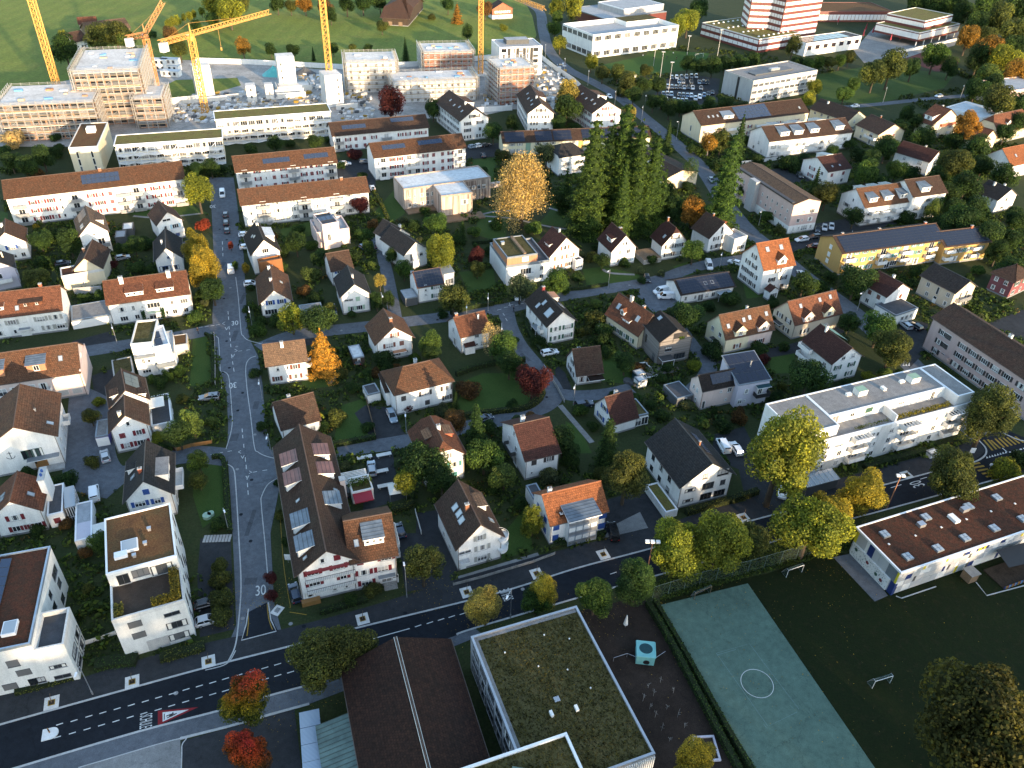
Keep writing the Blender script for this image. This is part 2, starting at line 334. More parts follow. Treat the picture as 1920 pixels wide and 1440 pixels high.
# ---------------------------------------------------------------- windows, doors and other repeated parts
WT={ # width, height, panes across, kind
'w':(1.15,1.35,2),'s':(1.15,1.35,2),'n':(.7,1.1,1),'W':(1.9,1.35,3),'S':(1.9,1.35,3),'k':(.65,.65,1),'t':(1.8,2.2,2),'L':(3.2,1.5,4),'H':(2.4,.8,2),'d':(1.1,2.15,1),'g':(2.5,2.2,1),'c':(1.15,1.35,1),'C':(1.9,1.35,1),'v':(.8,2.4,1),'B':(2.6,1.7,3),'Z':(3.4,2.2,4),'o':(1.7,1.5,1),'O':(2.2,2.0,1)}
WCACHE={}
def win_mesh(t,fr='frame',shut=None,merged=False,var=0):
 key=(t,fr,shut,merged,var)
 if key in WCACHE:return WCACHE[key]
 w,h,n=WT[t];m=M()
 if t=='g': # garage door with panels
  m.box(-w/2,w/2,-.05,0,-h/2,h/2,0)
  for i in range(4):m.box(-w/2+.1,w/2-.1,-.08,-.05,-h/2+.08+i*h/4,-h/2+h/4-.04+i*h/4,0)
  mats=[fr]
 elif t in 'cC': # closed blind or closed shutters in a frame
  m.box(-w/2-.06,w/2+.06,-.04,0,-h/2-.06,h/2+.06,0)
  k=6
  for i in range(k):m.box(-w/2,w/2,-.09,-.04,-h/2+i*h/k,-h/2+(i+.8)*h/k,1)
  mats=[fr,shut or 'blind']
 elif t in 'oO': # flat dark pane, its tone standing in for the shade of a deep loggia
  m.box(-w/2,w/2,-.03,0,-h/2,h/2,1);m.box(-w/2-.05,w/2+.05,-.10,0,-h/2-.10,-h/2,0)
  mats=[fr,'glass']
 else:
  f=.075
  m.box(-w/2,w/2,-.03,0,-h/2,h/2,1)
  for a in(-w/2,w/2-f):m.box(a,a+f,-.08,0,-h/2,h/2,0)
  m.box(-w/2+f,w/2-f,-.078,0,h/2-f,h/2,0);m.box(-w/2+f,w/2-f,-.078,0,-h/2,-h/2+f,0)
  for i in range(1,n):x=-w/2+w*i/n;m.box(x-.035,x+.035,-.07,0,-h/2+f,h/2-f,0)
  if t not in 'dv':m.box(-w/2-.12,w/2+.12,-.15,0,-h/2-.09,-h/2-.002,2)
  if t=='d':m.box(-w/2+f,w/2-f,-.06,-.031,-h/2+f,h*.12,0)
  if var==1:m.box(-w/2+f,w/2-f,-.045,-.031,h*.08,h/2-f,4)
  elif var==2:
   for sg in(-1,1):m.box(sg*w*.34-w*.1,sg*w*.34+w*.1,-.036,-.031,-h/2+f,h/2-f,4)
  elif var==3:m.box(-w/2+f,w/2-f,-.045,-.031,-h*.25,h/2-f,4)
  if merged and shut and t in 'sS':
   for sg in(-1,1):
    a=sg*(w/2+.34);m.box(a-.3,a+.3,-.07,0,-h/2,h/2,3)
  mats=[fr,'glass','granite',shut or fr]+(['blind' if var!=2 else 'canvas']if var else[])
 WCACHE[key]=m.mesh('window',mats);return WCACHE[key]
def shutter_mesh(k,h):
 key=('sh',k,h)
 if key not in WCACHE:
  m=M();m.box(-.29,.29,-.05,0,-h/2,h/2,0)
  for i in range(5):m.box(-.23,.23,-.075,-.05,-h/2+.08+i*(h-.1)/5,-h/2+.02+(i+.8)*(h-.1)/5,0)
  WCACHE[key]=m.mesh('shutter',[k])
 return WCACHE[key]
def pv_mesh(w,h,k='pv'):
 key=('pv',round(w,2),round(h,2),k)
 if key not in WCACHE:
  m=M();m.box(-w/2,w/2,-h/2,h/2,0,.05,1)
  m.poly([(-w/2+.03,-h/2+.03,.054),(w/2-.03,-h/2+.03,.054),(w/2-.03,h/2-.03,.054),(-w/2+.03,h/2-.03,.054)],0,[(0,0),(w,0),(w,h),(0,h)])
  WCACHE[key]=m.mesh('solar_panel',[k,'darkmetal'])
 return WCACHE[key]
def skylight_mesh(w,h):
 key=('sky',round(w,2),round(h,2))
 if key not in WCACHE:
  m=M()
  for a in(-w/2,w/2-.09):m.box(a,a+.09,-h/2,h/2,0,.16,0)
  for a in(-h/2,h/2-.09):m.box(-w/2+.09,w/2-.09,a,a+.09,0,.158,0)
  m.box(-w/2+.09,w/2-.09,-h/2+.09,h/2-.09,.0,.11,1)
  WCACHE[key]=m.mesh('skylight',['zinc','skyglass'])
 return WCACHE[key]
def skyglass():
 m,nt,b=newmat('skylight glass');b.inputs['Base Color'].default_value=(.30,.34,.37,1);b.inputs['Roughness'].default_value=.05;return m
BUILD['skyglass']=skyglass
# ---------------------------------------------------------------- a building: an Empty at its base, volumes and parts under it
class Bld:
 def __init__(s,label,short,A,B,C,he,cat='house',name=None,group=None,z0=0,root=None,land=True,dx=None):
  a=P(*A,he)if len(A)==2 else Vector(A);b=P(*B,he)if len(B)==2 else Vector(B);a.z=b.z=0
  ex=(b-a);ex.z=0;s.w=ex.length;ex.normalize();ey=Vector((-ex.y,ex.x,0))
  s.d=float(C)if isinstance(C,(int,float))else(P(*C,he)-a).dot(ey)
  if isinstance(C,tuple)and s.d<=1:raise ValueError('depth %s %s'%(label,s.d))
  if s.d<0:a=a+ey*s.d;s.d=-s.d
  c=a+ex*s.w/2+ey*s.d/2;s.ang=math.atan2(ex.y,ex.x)
  s.he=he;s.z0=z0;s.c=c;s.dist=math.hypot(c.x,c.y)
  s.near=s.dist<215
  if root is None:
   s.root=empty(name or cat.replace(' ','_'),(c.x,c.y,z0),s.ang);s.short=short
   tag(s.root,label,cat,group)
   if land:LAND.append((short,Vector((c.x,c.y)),max(s.w,s.d)/2))
  else:s.root=root
  rm=Matrix.Translation(s.root.location)@Matrix.Rotation(s.root.rotation_euler.z,4,'Z')
  s.mx=rm.inverted()@frame_mx(c.x,c.y,0,s.ang)
  hw,hd=s.w/2+.4,s.d/2+.4;ca,sa=math.cos(s.ang),math.sin(s.ang)
  FOOT.append([(c.x+x*ca-y*sa,c.y+x*sa+y*ca)for x,y in((-hw,-hd),(hw,-hd),(hw,hd),(-hw,hd))])
  s.roof=None;s.sh='greenshut';s.fr='frame';s.wx=s.w/2;s.wy=s.d/2;s.fh=2.75;s.zb=z0;s.rise=0;s.ax='q';s.ov=0
 def sub(s,A,B,C,he,z0=0):
  t=Bld(None,None,A,B,C,he,root=s.root,z0=z0);t.sh=s.sh;t.fr=s.fr;t.short=s.short;t.fh=s.fh;return t
 def rel(s,x0,x1,y0,y1,he,z0=0): # a volume given in this volume's own metres (x to the right of the front, y into the depth, from the front corner)
  import copy
  t=copy.copy(s);t.w=x1-x0;t.d=y1-y0;t.he=he;t.zb=z0;t.z0=z0
  t.mx=s.mx@Matrix.Translation((-s.w/2+(x0+x1)/2,-s.d/2+(y0+y1)/2,0))
  t.roof=None;t.wx=t.w/2;t.wy=t.d/2;t.rise=0;t.ov=0;return t
 # -- volumes
 def gable(s,rise,ax='q',wall='white',roof='tbrown',ov=.5,hip=0,wallname='wall',plinth=True,chim=None):
  s.rise,s.ax,s.ov=rise,ax,ov
  S,L=(s.w/2,s.d/2)if ax=='q' else(s.d/2,s.w/2) # half span, half length
  T=(lambda a,t,z:(a,t,z))if ax=='q' else(lambda a,t,z:(t,a,z))
  k=rise/S;he=s.he
  zH=he+rise*(1-hip);r2=L-hip*S*.8;zr=he+rise;th=.18
  m=M();sl=math.hypot(S,rise)
  def side(sg):
   pts=[(sg*S,-L,he),(sg*S,L,he)];
   if 0<hip<1:pts.append((sg*S*hip,L,zH))
   pts+=[(0,r2,zr),(0,-r2,zr)]
   if 0<hip<1:pts.append((sg*S*hip,-L,zH))
   return pts
  for sg in(-1,1):
   pts=side(sg)
   uv=[(p[1],(S-abs(p[0]))/S*sl)for p in pts]
   q=[T(*p)for p in pts];q2=[T(p[0],p[1],p[2]-th)for p in pts]
   flip=(sg>0)==(ax=='q')
   if not flip:q=q[::-1];uv=uv[::-1]
   m.poly(q,0,uv);m.poly((q2 if not flip else q2[::-1]),1)
   n=len(pts)
   for i in range(n):
    a,b=pts[i],pts[(i+1)%n]
    if abs(a[0])<1e-6 and abs(b[0])<1e-6:continue
    if 0<hip and not(abs(a[0])>S*.99 and abs(b[0])>S*.99)and not(abs(a[1])>L*.999 and abs(b[1])>L*.999):continue
    m.poly([T(*a),T(*b),T(b[0],b[1],b[2]-th),T(a[0],a[1],a[2]-th)],1)
  if hip>0:
   for sg in(-1,1):
    tri=[(-S*hip,sg*L,zH),(S*hip,sg*L,zH),(0,sg*r2,zr)]
    hl=math.hypot(hip*S*.8,zr-zH)
    uv=[(-S*hip,0),(S*hip,0),(0,hl)]
    if(sg>0)==(ax=='q'):tri=[tri[1],tri[0],tri[2]]
    m.poly([T(*p)for p in tri],0,uv)
    a,b=tri[0],tri[1];m.poly([T(*a),T(*b),T(b[0],b[1],b[2]-th),T(a[0],a[1],a[2]-th)],1)
  # ridge cap
  m.bar(T(0,-r2-.02,zr-.02),T(0,r2+.02,zr-.02),.13,1,k=6)
  s.roof=m.make('roof',[roof,'ridge_'+roof if('ridge_'+roof)in PAL else roof2(roof)],s.root,s.mx)
  # gutters along both eaves, as parts of the roof
  g=M()
  for sg in(-1,1):g.bar(T(sg*(S+.07),-L,he-.10),T(sg*(S+.07),L,he-.10),.075,0,k=5)
  g.make('gutter',['gutter'],s.roof,Matrix())
  # walls
  S2,L2=S-ov,L-ov;zw=he+ov*k-.1;za=zr-.12
  if hip>=1:prof=[(-S2,s.zb),(S2,s.zb),(S2,he-.02),(-S2,he-.02)]
  elif hip>0:prof=[(-S2,s.zb),(S2,s.zb),(S2,zw),(S*hip,zH-.12),(-S*hip,zH-.12),(-S2,zw)]
  else:prof=[(-S2,s.zb),(S2,s.zb),(S2,zw),(0,za),(-S2,zw)]
  w=M();n=len(prof)
  fr=[T(a,-L2,z)for a,z in prof];bk=[T(a,L2,z)for a,z in prof]
  if ax=='q':w.poly(fr);w.poly(bk[::-1])
  else:w.poly(fr[::-1]);w.poly(bk)
  for i in range(n):
   j=(i+1)%n
   q=[fr[j],fr[i],bk[i],bk[j]]
   w.poly(q if ax=='q' else q[::-1])
  w.make(wallname,[wall],s.root,s.mx)
  s.wx,s.wy=s.w/2-ov,s.d/2-ov
  if plinth and s.zb==0:
   p=M();p.box(-s.wx-.03,s.wx+.03,-s.wy-.03,s.wy+.03,0,.45,0);p.make('plinth',['plinth'],s.root,s.mx)
  if s.near:
   for sx in(-1,1):d=M();d.bar((sx*(s.wx-.12),-s.wy-.07,s.zb),(sx*(s.wx-.12),-s.wy-.07,min(he,zw)-.05),.06,0);d.make('downpipe',['gutter'],s.root,s.mx)
  return s
 def flat(s,wall='white',top='flatgrey',par=.35,rim='whitemetal',ov=0.0,rimw=.28,wallname='wall',plinth=False):
  w=M();x,y=s.w/2-ov,s.d/2-ov
  w.box(-x,x,-y,y,s.zb,s.he-.05,0);w.make(wallname,[wall],s.root,s.mx)
  r=M();X,Y=s.w/2,s.d/2
  r.box(-X+rimw,X-rimw,-Y+rimw,Y-rimw,s.he-.25,s.he-.05+.04,0);s.roof=r.make('roof',[top],s.root,s.mx)
  if par is not None:
   p=M();z0,z1=s.he-.30,s.he+par
   for a,b,c,d in((-X,X,-Y,-Y+rimw),(-X,X,Y-rimw,Y),(-X,-X+rimw,-Y+rimw,Y-rimw),(X-rimw,X,-Y+rimw,Y-rimw)):p.box(a-.01,b+.01,c-.01,d+.01,z0,z1,0)
   p.make('parapet',[rim],s.roof,Matrix())
  s.wx,s.wy=x,y;s.rise=0
  return s
 def mono(s,hb,wall='white',roof='zinc',ov=.3,front=None): # single-pitch roof: he at the front, hb at the back
  X,Y=s.w/2,s.d/2;m=M();th=.18;hf=s.he
  t=[(-X,-Y,hf),(X,-Y,hf),(X,Y,hb),(-X,Y,hb)];L=math.hypot(2*Y,hb-hf)
  m.poly(t,0,[(0,0),(2*X,0),(2*X,L),(0,L)]);b=[(p[0],p[1],p[2]-th)for p in t];m.poly(b[::-1],1)
  for i in range(4):j=(i+1)%4;m.poly([t[j],t[i],b[i],b[j]],1)
  s.roof=m.make('roof',[roof,'zinc'],s.root,s.mx)
  x,y=X-ov,Y-ov;k=(hb-hf)/(2*Y);zf=hf+ov*k-.12;zk=hb-ov*k-.12
  w=M();v=[(-x,-y,s.zb),(x,-y,s.zb),(x,y,s.zb),(-x,y,s.zb),(-x,-y,zf),(x,-y,zf),(x,y,zk),(-x,y,zk)]
  for f in((0,1,5,4),(1,2,6,5),(2,3,7,6),(3,0,4,7),(4,5,6,7)):w.poly([v[i]for i in f])
  w.make('wall',[wall],s.root,s.mx);s.wx,s.wy=x,y;s.rise=hb-hf;s.ax='m';return s
 # -- roof geometry
 def rz(s,x,y):
  if s.ax=='m':return s.he+s.rise*(y+s.d/2)/s.d
  if s.rise==0:return s.he
  if s.ax=='q':return s.he+s.rise*(1-abs(x)/(s.w/2))
  return s.he+s.rise*(1-abs(y)/(s.d/2))
 def slope(s,side,p,q):
  """frame lying on a roof slope: p along the eave (0..1, front to back or left to right), q from eave to ridge"""
  w,d=s.w/2,s.d/2
  if s.ax=='m':
   L=math.hypot(2*d,s.rise);o=Vector((-w+2*w*p,-d+2*d*q,s.he+s.rise*q));e1=Vector((1,0,0));e2=Vector((0,2*d/L,s.rise/L))
  elif side=='f':L=math.hypot(d,s.rise);o=Vector((-w+2*w*p,-d+d*q,s.he+s.rise*q));e1=Vector((1,0,0));e2=Vector((0,d/L,s.rise/L))
  elif side=='b':L=math.hypot(d,s.rise);o=Vector((-w+2*w*p,d-d*q,s.he+s.rise*q));e1=Vector((-1,0,0));e2=Vector((0,-d/L,s.rise/L))
  elif side=='l':L=math.hypot(w,s.rise);o=Vector((-w+w*q,-d+2*d*p,s.he+s.rise*q));e1=Vector((0,-1,0));e2=Vector((w/L,0,s.rise/L))
  else:L=math.hypot(w,s.rise);o=Vector((w-w*q,-d+2*d*p,s.he+s.rise*q));e1=Vector((0,1,0));e2=Vector((-w/L,0,s.rise/L))
  n=e1.cross(e2)
  return Matrix(((e1.x,e2.x,n.x,o.x),(e1.y,e2.y,n.y,o.y),(e1.z,e2.z,n.z,o.z),(0,0,0,1))),L
 def sky(s,side,*pq,w=.9,h=1.3):
  for i in range(0,len(pq),2):
   mx,L=s.slope(side,pq[i],pq[i+1]);put('skylight',skylight_mesh(w,h),s.roof,mx)
  return s
 def pv(s,side,p0,p1,q0,q1,nx,ny,k='pv'):
  mx,L=s.slope(side,p0,q0)
  span=(s.w if side in 'fb' else s.d)*abs(p1-p0);hh=L*(q1-q0);pw,ph=span/nx,hh/ny
  me=pv_mesh(pw*.97,ph*.97,k)
  for i in range(nx):
   for j in range(ny):
    m2,_=s.slope(side,p0+(p1-p0)*(i+.5)/nx,q0+(q1-q0)*(j+.5)/ny)
    put('solar_panel',me,s.roof,m2@Matrix.Translation((0,0,.07)))
  return s
 def chim(s,x,y,h=1.2,k='white',sx=.7,sy=.6,cap='granite'):
  """x, y as fractions of the roof plan (0..1), h above the roof there"""
  X,Y=(x-.5)*s.w,(y-.5)*s.d;z=s.rz(X,Y);m=M()
  m.box(X-sx/2,X+sx/2,Y-sy/2,Y+sy/2,z-.8,z+h,0)
  m.box(X-sx/2-.07,X+sx/2+.07,Y-sy/2-.07,Y+sy/2+.07,z+h,z+h+.1,1)
  for a in(-.16,.16):m.bar((X+a*sx,Y,z+h+.1),(X+a*sx,Y,z+h+.4),.1,2,k=6)
  m.make('chimney',[k,cap,'darkgrey'],s.roof,Matrix());return s
 def dorm(s,side,p,q,w=2.2,h=1.3,kind='shed',roof='zinc',wall='white',win='w',nw=1,slope=.18):
  mx,L=s.slope(side,p,q);o=mx.translation;w2=w/2
  dep={'f':Vector((0,1,0)),'b':Vector((0,-1,0)),'l':Vector((1,0,0)),'r':Vector((-1,0,0))}[side]
  half=(s.d if side in 'fb' else s.w)/2;k=s.rise/half
  lat=dep.cross(Vector((0,0,1))) # to the right seen from outside
  lm=Matrix(((lat.x,dep.x,0,o.x),(lat.y,dep.y,0,o.y),(lat.z,dep.z,1,o.z),(0,0,0,1)))
  m=M();zb=-.15;ov=.22
  if kind=='shed':
   dl=min(h/max(k-slope,.12),half*(1-q)+.3);hk=h+slope*dl
   f=[(-w2,0,zb),(w2,0,zb),(w2,0,h),(-w2,0,h)];m.poly(f,1)
   for sg in(-1,1):
    a=[(sg*w2,0,zb),(sg*w2,dl,hk-.3),(sg*w2,dl,hk),(sg*w2,0,h)];m.poly(a if sg>0 else a[::-1],2)
   t=[(-w2-ov,-ov*1.4,h-slope*ov*1.4+.06),(w2+ov,-ov*1.4,h-slope*ov*1.4+.06),(w2+ov,dl,hk+.06),(-w2-ov,dl,hk+.06)]
   m.poly(t,0,[(0,0),(w,0),(w,dl),(0,dl)]);bt=[(x,y,z-.12)for x,y,z in t];m.poly(bt[::-1],0)
   for i in range(4):j=(i+1)%4;m.poly([t[j],t[i],bt[i],bt[j]],1)
   zc=h*.5
  else:
   g=w2*.95;za=h+g;dl0=h/k;dl1=min(za/k,half*(1-q))
   m.poly([(-w2,0,zb),(w2,0,zb),(w2,0,h),(0,0,za),(-w2,0,h)],1)
   for sg in(-1,1):
    a=[(sg*w2,0,zb),(sg*w2,dl0,h-.02),(sg*w2,0,h)];m.poly(a if sg>0 else a[::-1],2)
    e=(sg*(w2+ov),-ov,h-ov*.95+.05);f=(sg*(w2+ov),max(dl0-ov/k,.1),h-ov*.95+.05);r0=(0,-ov,za+.06);r1=(0,dl1,za+.06)
    q4=[e,f,r1,r0];uv=[(0,0),(dl0,0),(dl1,w2*1.3),(0,w2*1.3)]
    if sg<0:q4=q4[::-1];uv=uv[::-1]
    m.poly(q4,0,uv)
    m.poly([(x,y,z-.1)for x,y,z in q4][::-1],1);m.poly([e,r0,(r0[0],r0[1],r0[2]-.14),(e[0],e[1],e[2]-.14)],1)
   zc=h*.55
  dob=m.make('dormer',[roof,wall,wall],s.root,s.mx@lm)
  for i in range(nw):
   x=(i+.5)/nw*w-w2;put('window',win_mesh(win,s.fr,None,True),dob,Matrix.Translation((x,-.002,max(zc,.3)))@Matrix.Scale(min(1,(h-.1)/WT[win][1]),4))
  return s
 # -- facades
 def fmx(s,face,p,z):
  wx,wy=s.wx,s.wy
  if face=='f':return s.mx@Matrix.Translation((-wx+2*wx*p,-wy,z))
  if face=='b':return s.mx@Matrix.Translation((wx-2*wx*p,wy,z))@Matrix.Rotation(math.pi,4,'Z')
  if face=='r':return s.mx@Matrix.Translation((wx,-wy+2*wy*p,z))@Matrix.Rotation(math.pi/2,4,'Z')
  return s.mx@Matrix.Translation((-wx,wy-2*wy*p,z))@Matrix.Rotation(-math.pi/2,4,'Z')
 def win(s,face,spec,sh=None,fr=None,z0=None):
  """'0: .2s .5d; 1: .3s .7S' - storey: places along the wall with a letter for the kind"""
  sh=sh or s.sh;fr=fr or s.fr;z0=s.zb if z0 is None else z0
  for row in spec.split(';'):
   k,items=row.split(':')
   zf=z0+float(k)*s.fh
   for it in items.split():
    t=it[-1];p=float(it[:-1]);w,h,_=WT[t]
    z=zf+(h/2+.1 if t in 'dgtvZ' else 1.65)
    put_win(s,s.fmx(face,p,z),t,fr,sh)
  return s
 def grid(s,face,n,floors,t='s',p0=.1,p1=.9,z0=None,skip=(),sh=None):
  for fl in floors:
   for i in range(n):
    if(i,fl)in skip:continue
    p=p0+(p1-p0)*(i+.5)/n;tt=t[(i+int(fl))%len(t)]if len(t)>1 else t
    s.win(face,'%s:%.4f%s'%(fl,p,tt),sh,z0=z0)
  return s
 def balc(s,face,p0,p1,z,dep=1.4,rail='whitemetal',h=1.0,slab='concretelight',roofed=False):
  W=(2*s.wx if face in 'fb' else 2*s.wy)*abs(p1-p0);mx=s.fmx(face,(p0+p1)/2,z);m=M()
  m.box(-W/2,W/2,-dep,-.003,-.18,0,0);b=m.make('balcony',[slab],s.root,mx)
  r=M();t=.06
  if rail=='bars':
   r.box(-W/2,W/2,-dep-t,-dep,h-.08,h,0)
   for x in(-W/2,W/2-t):r.box(x,x+t,-dep,-.01,h-.081,h-.001,0)
   for i in range(int(W/.3)+1):x=-W/2+i*W/int(W/.3);r.box(x-.02,x+.02,-dep-t+.01,-dep-.01,-.1,h-.08,0)
   r.make('railing',['darkmetal'],b,Matrix());return s
  r.box(-W/2,W/2,-dep-t,-dep,-.1,h,0);r.box(-W/2-t,-W/2,-dep,-.01,-.1,h,0);r.box(W/2,W/2+t,-dep,-.01,-.1,h,0)
  r.make('railing',[rail],b,Matrix());return s
 def canopy(s,face,p0,p1,z,dep=1.2,k='zinc',posts=False):
  W=(2*s.wx if face in 'fb' else 2*s.wy)*abs(p1-p0);mx=s.fmx(face,(p0+p1)/2,z);m=M()
  m.box(-W/2,W/2,-dep,-.003,-.06,.1,1,0)
  if posts:
   for x in(-W/2+.1,W/2-.1):m.bar((x,-dep+.1,-z),(x,-dep+.1,0),.06,1)
  m.make('canopy',[k,'whitemetal'],s.root,mx);return s
 def awning(s,face,p0,p1,z,dep,k='redpaint',drop=.7):
  W=(2*s.wx if face in 'fb' else 2*s.wy)*abs(p1-p0);mx=s.fmx(face,(p0+p1)/2,z);m=M()
  t=[(-W/2,-dep,-drop),(W/2,-dep,-drop),(W/2,-.02,0),(-W/2,-.02,0)];m.poly(t);m.poly([(x,y,z-.04)for x,y,z in t][::-1]);m.poly([(-W/2,-dep,-drop),(-W/2,-dep,-drop-.25),(W/2,-dep,-drop-.25),(W/2,-dep,-drop)])
  m.make('awning',[k],s.root,mx);return s
 def part(s,name,m,mats,parent=None):return m.make(name,mats,parent or s.root,s.mx if parent is None else Matrix())
 def on(s,x,y,z=0): # point of the building's own plan in the place
  return(Matrix.Translation(s.root.location)@Matrix.Rotation(s.root.rotation_euler.z,4,'Z')@s.mx)@Vector((x,y,z))
RW=random.Random(12)
def put_win(s,mx,t,fr,sh):
 open_sh=t in 'sS'
 if t in 'cC':return put('window',win_mesh(t,fr,sh if sh else 'blind'),s.root,mx)
 if t=='g':return put('garage_door',win_mesh(t,fr),s.root,mx)
 o=put('door' if t=='d' else 'window',win_mesh(t,fr,sh if open_sh else None,not s.near,0 if t in 'dv' else RW.choice((0,0,0,1,2,2,3))),s.root,mx)
 if open_sh and s.near:
  w,h,_=WT[t];me=shutter_mesh(sh,h)
  for sg in(-1,1):put('shutter',me,o,Matrix.Translation((sg*(w/2+.33),-.004,0)))
 return o
def roof2(k):
 r=k+'_edge'
 if r not in PAL:PAL[r]=({'torange':(.25,.10,.05),'tgrey':(.06,.06,.06),'tdark':(.05,.042,.038)}.get(k,(.10,.065,.05)),.8,0,.15)
 return r
# ---------------------------------------------------------------- ground, roads, lawns, markings
PAL['reddirt']=((.10,.03,.025),.9,0,.1)
KEEP=[] # ground polygons that loose undergrowth keeps off
def sheet(name,px,k,z,keep=True,**kw):
 pts=[P(u,v,0)for u,v in px];m=M()
 bm=bmesh.new();vs=[bm.verts.new((p.x,p.y,z))for p in pts];f=bm.faces.new(vs);f.normal_update()
 if f.normal.z<0:f.normal_flip()
 bmesh.ops.triangulate(bm,faces=[f]);me=bpy.data.meshes.new(name);bm.to_mesh(me);bm.free();me.materials.append(mat(k))
 o=put(name,me);o['kind']='structure'
 if keep:KEEP.append([(p.x,p.y)for p in pts])
 return o
def smooth(px,n=6):
 ps=[P(u,v,0)for u,v in px];out=[]
 for i in range(len(ps)-1):
  p0=ps[max(i-1,0)];p1=ps[i];p2=ps[i+1];p3=ps[min(i+2,len(ps)-1)]
  for k in range(n):
   t=k/n;out.append(.5*((2*p1)+(p2-p0)*t+(2*p0-5*p1+4*p2-p3)*t*t+(3*p1-p0-3*p2+p3)*t**3))
 out.append(ps[-1]);return out
def road(name,px,w,k,z,keep=True):
 ps=smooth(px);m=M();m.strip(ps,w,z,z);o=m.make(name,[k]);o['kind']='structure'
 if keep:
  L=[];R=[]
  for i,p in enumerate(ps):
   d=(ps[min(i+1,len(ps)-1)]-ps[max(i-1,0)]).normalized();nn=Vector((-d.y,d.x,0))*(w/2+.4);L.append((p+nn)[:2]);R.append((p-nn)[:2])
  KEEP.append(L+R[::-1])
 return o
def line(name,px,w,k='roadwhite',z=.075,h=0.0,sm=True):
 ps=smooth(px)if sm and len(px)>2 else[P(u,v,0)for u,v in px]
 m=M();m.strip(ps,w,z,z+h);o=m.make(name,[k]);o['kind']='structure';return o
def dashes(name,pxs,w=.16,ln=1.1,ang=None,k='roadwhite',z=.076):
 m=M()
 for a,b in pxs:m.strip([P(*a,0),P(*b,0)],w,z,z)
 o=m.make(name,[k]);o['kind']='structure';return o
def text(body,u,v,height,width,up,z=.078,name='road_lettering',k='roadwhite'):
 """lettering lying on the road; up = second pixel towards which the letters' tops point"""
 cu=bpy.data.curves.new(name,'FONT');cu.body=body;cu.align_x='CENTER';cu.align_y='CENTER';cu.size=1
 ob=bpy.data.objects.new('tmp',cu);COL.objects.link(ob);dg=bpy.context.evaluated_depsgraph_get();me=bpy.data.meshes.new_from_object(ob.evaluated_get(dg));bpy.data.objects.remove(ob)
 xs=[q.co.x for q in me.vertices];ys=[q.co.y for q in me.vertices];w,h=max(xs)-min(xs),max(ys)-min(ys);cx,cy=(max(xs)+min(xs))/2,(max(ys)+min(ys))/2
 for q in me.vertices:q.co=((q.co.x-cx)*width/w,(q.co.y-cy)*height/h,0)
 me.materials.clear();me.materials.append(mat(k));me.name=name
 p=P(u,v,0);d=P(*up,0)-p;o=put(name,me);o.location=(p.x,p.y,z);o.rotation_euler=(0,0,math.atan2(d.y,d.x)-math.pi/2);o['kind']='structure';return o
m=M();R_=3000
for i in range(-8,8):
 for j in range(-4,12):m.poly([(i*375,j*375,0),(i*375+375,j*375,0),(i*375+375,j*375+375,0),(i*375,j*375+375,0)])
tag(m.make('ground',['garden']),kind='structure')
sheet('field',[(-400,260),(0,190),(130,152),(200,122),(360,112),(620,130),(800,119),(930,102),(990,96),(1006,66),(998,30),(985,5),(960,-120),(-500,-120)],'meadow',.012,False)
sheet('site_ground',[(-80,275),(0,182),(120,152),(280,112),(365,113),(620,131),(800,119),(1010,110),(1050,140),(1095,172),(1065,205),(960,205),(880,222),(800,222),(700,248),(640,255),(420,262),(250,270),(140,275)],'sitefloor',.014)
sheet('lawn',[(300,165),(330,150),(445,146),(452,160),(330,195),(300,190)],'meadow',.02)
# far right: school campus
sheet('sports_pitch',[(1128,122),(1250,95),(1330,100),(1318,128),(1210,142),(1150,140)],'pitch',.03)
sheet('lawn',[(1530,140),(1640,122),(1790,140),(1770,165),(1640,195),(1535,190)],'lawn',.03)
sheet('running_track',[(1690,112),(1730,98),(1800,110),(1790,132),(1755,134)],'reddirt',.034)
sheet('school_yard',[(1600,95),(1640,50),(1700,40),(1800,60),(1790,85),(1700,112),(1620,118)],'paving',.032)
sheet('car_park',[(1225,190),(1235,150),(1300,140),(1350,148),(1345,190),(1290,200)],'asphaltmid',.032)
# asphalt: the street running away on the left
sheet('street',[(392,333),(397,400),(401,480),(400,560),(398,596),(402,640),(410,690),(425,735),(428,800),(426,842),(428,872),(434,960),(438,1040),(441,1110),(443,1172),(428,1210),(530,1192),(514,1130),(507,1000),(522,925),(530,897),(527,850),(505,842),(499,800),(492,720),(484,668),(470,640),(463,610),(461,560),(457,480),(447,400),(438,333)],'asphalt',.045)
road('side_street',[(420,612),(350,628),(230,648),(100,668),(-60,690)],5.2,'asphalt',.041)
road('side_street',[(430,858),(370,852),(320,858),(290,872),(215,890),(190,850),(200,800),(185,760),(150,740)],5.5,'asphalt',.041)
sheet('yard',[(115,905),(130,740),(190,745),(205,860),(240,900),(200,935),(150,925)],'asphalt',.038)
sheet('yard',[(135,640),(212,620),(222,655),(140,668)],'asphaltmid',.038)
sheet('yard',[(172,705),(215,690),(222,750),(180,760)],'asphaltmid',.038)
road('side_street',[(486,654),(540,632),(600,622),(690,612),(790,600),(880,588),(945,579),(1000,566),(1080,551),(1150,540)],5.2,'asphalt',.041)
road('side_street',[(1140,541),(1230,526),(1290,505),(1345,492),(1400,484),(1470,470)],5.0,'asphalt',.040)
sheet('yard',[(1195,555),(1205,528),(1275,520),(1290,545),(1262,575),(1228,590)],'asphalt',.036)
road('side_street',[(948,576),(955,610),(972,645),(1000,680),(1030,715),(1040,742),(1015,765),(950,785),(870,802),(770,825),(690,838),(625,845)],4.4,'asphalt',.043)
road('side_street',[(1034,735),(1080,742),(1140,738),(1185,728)],4.2,'asphalt',.039)
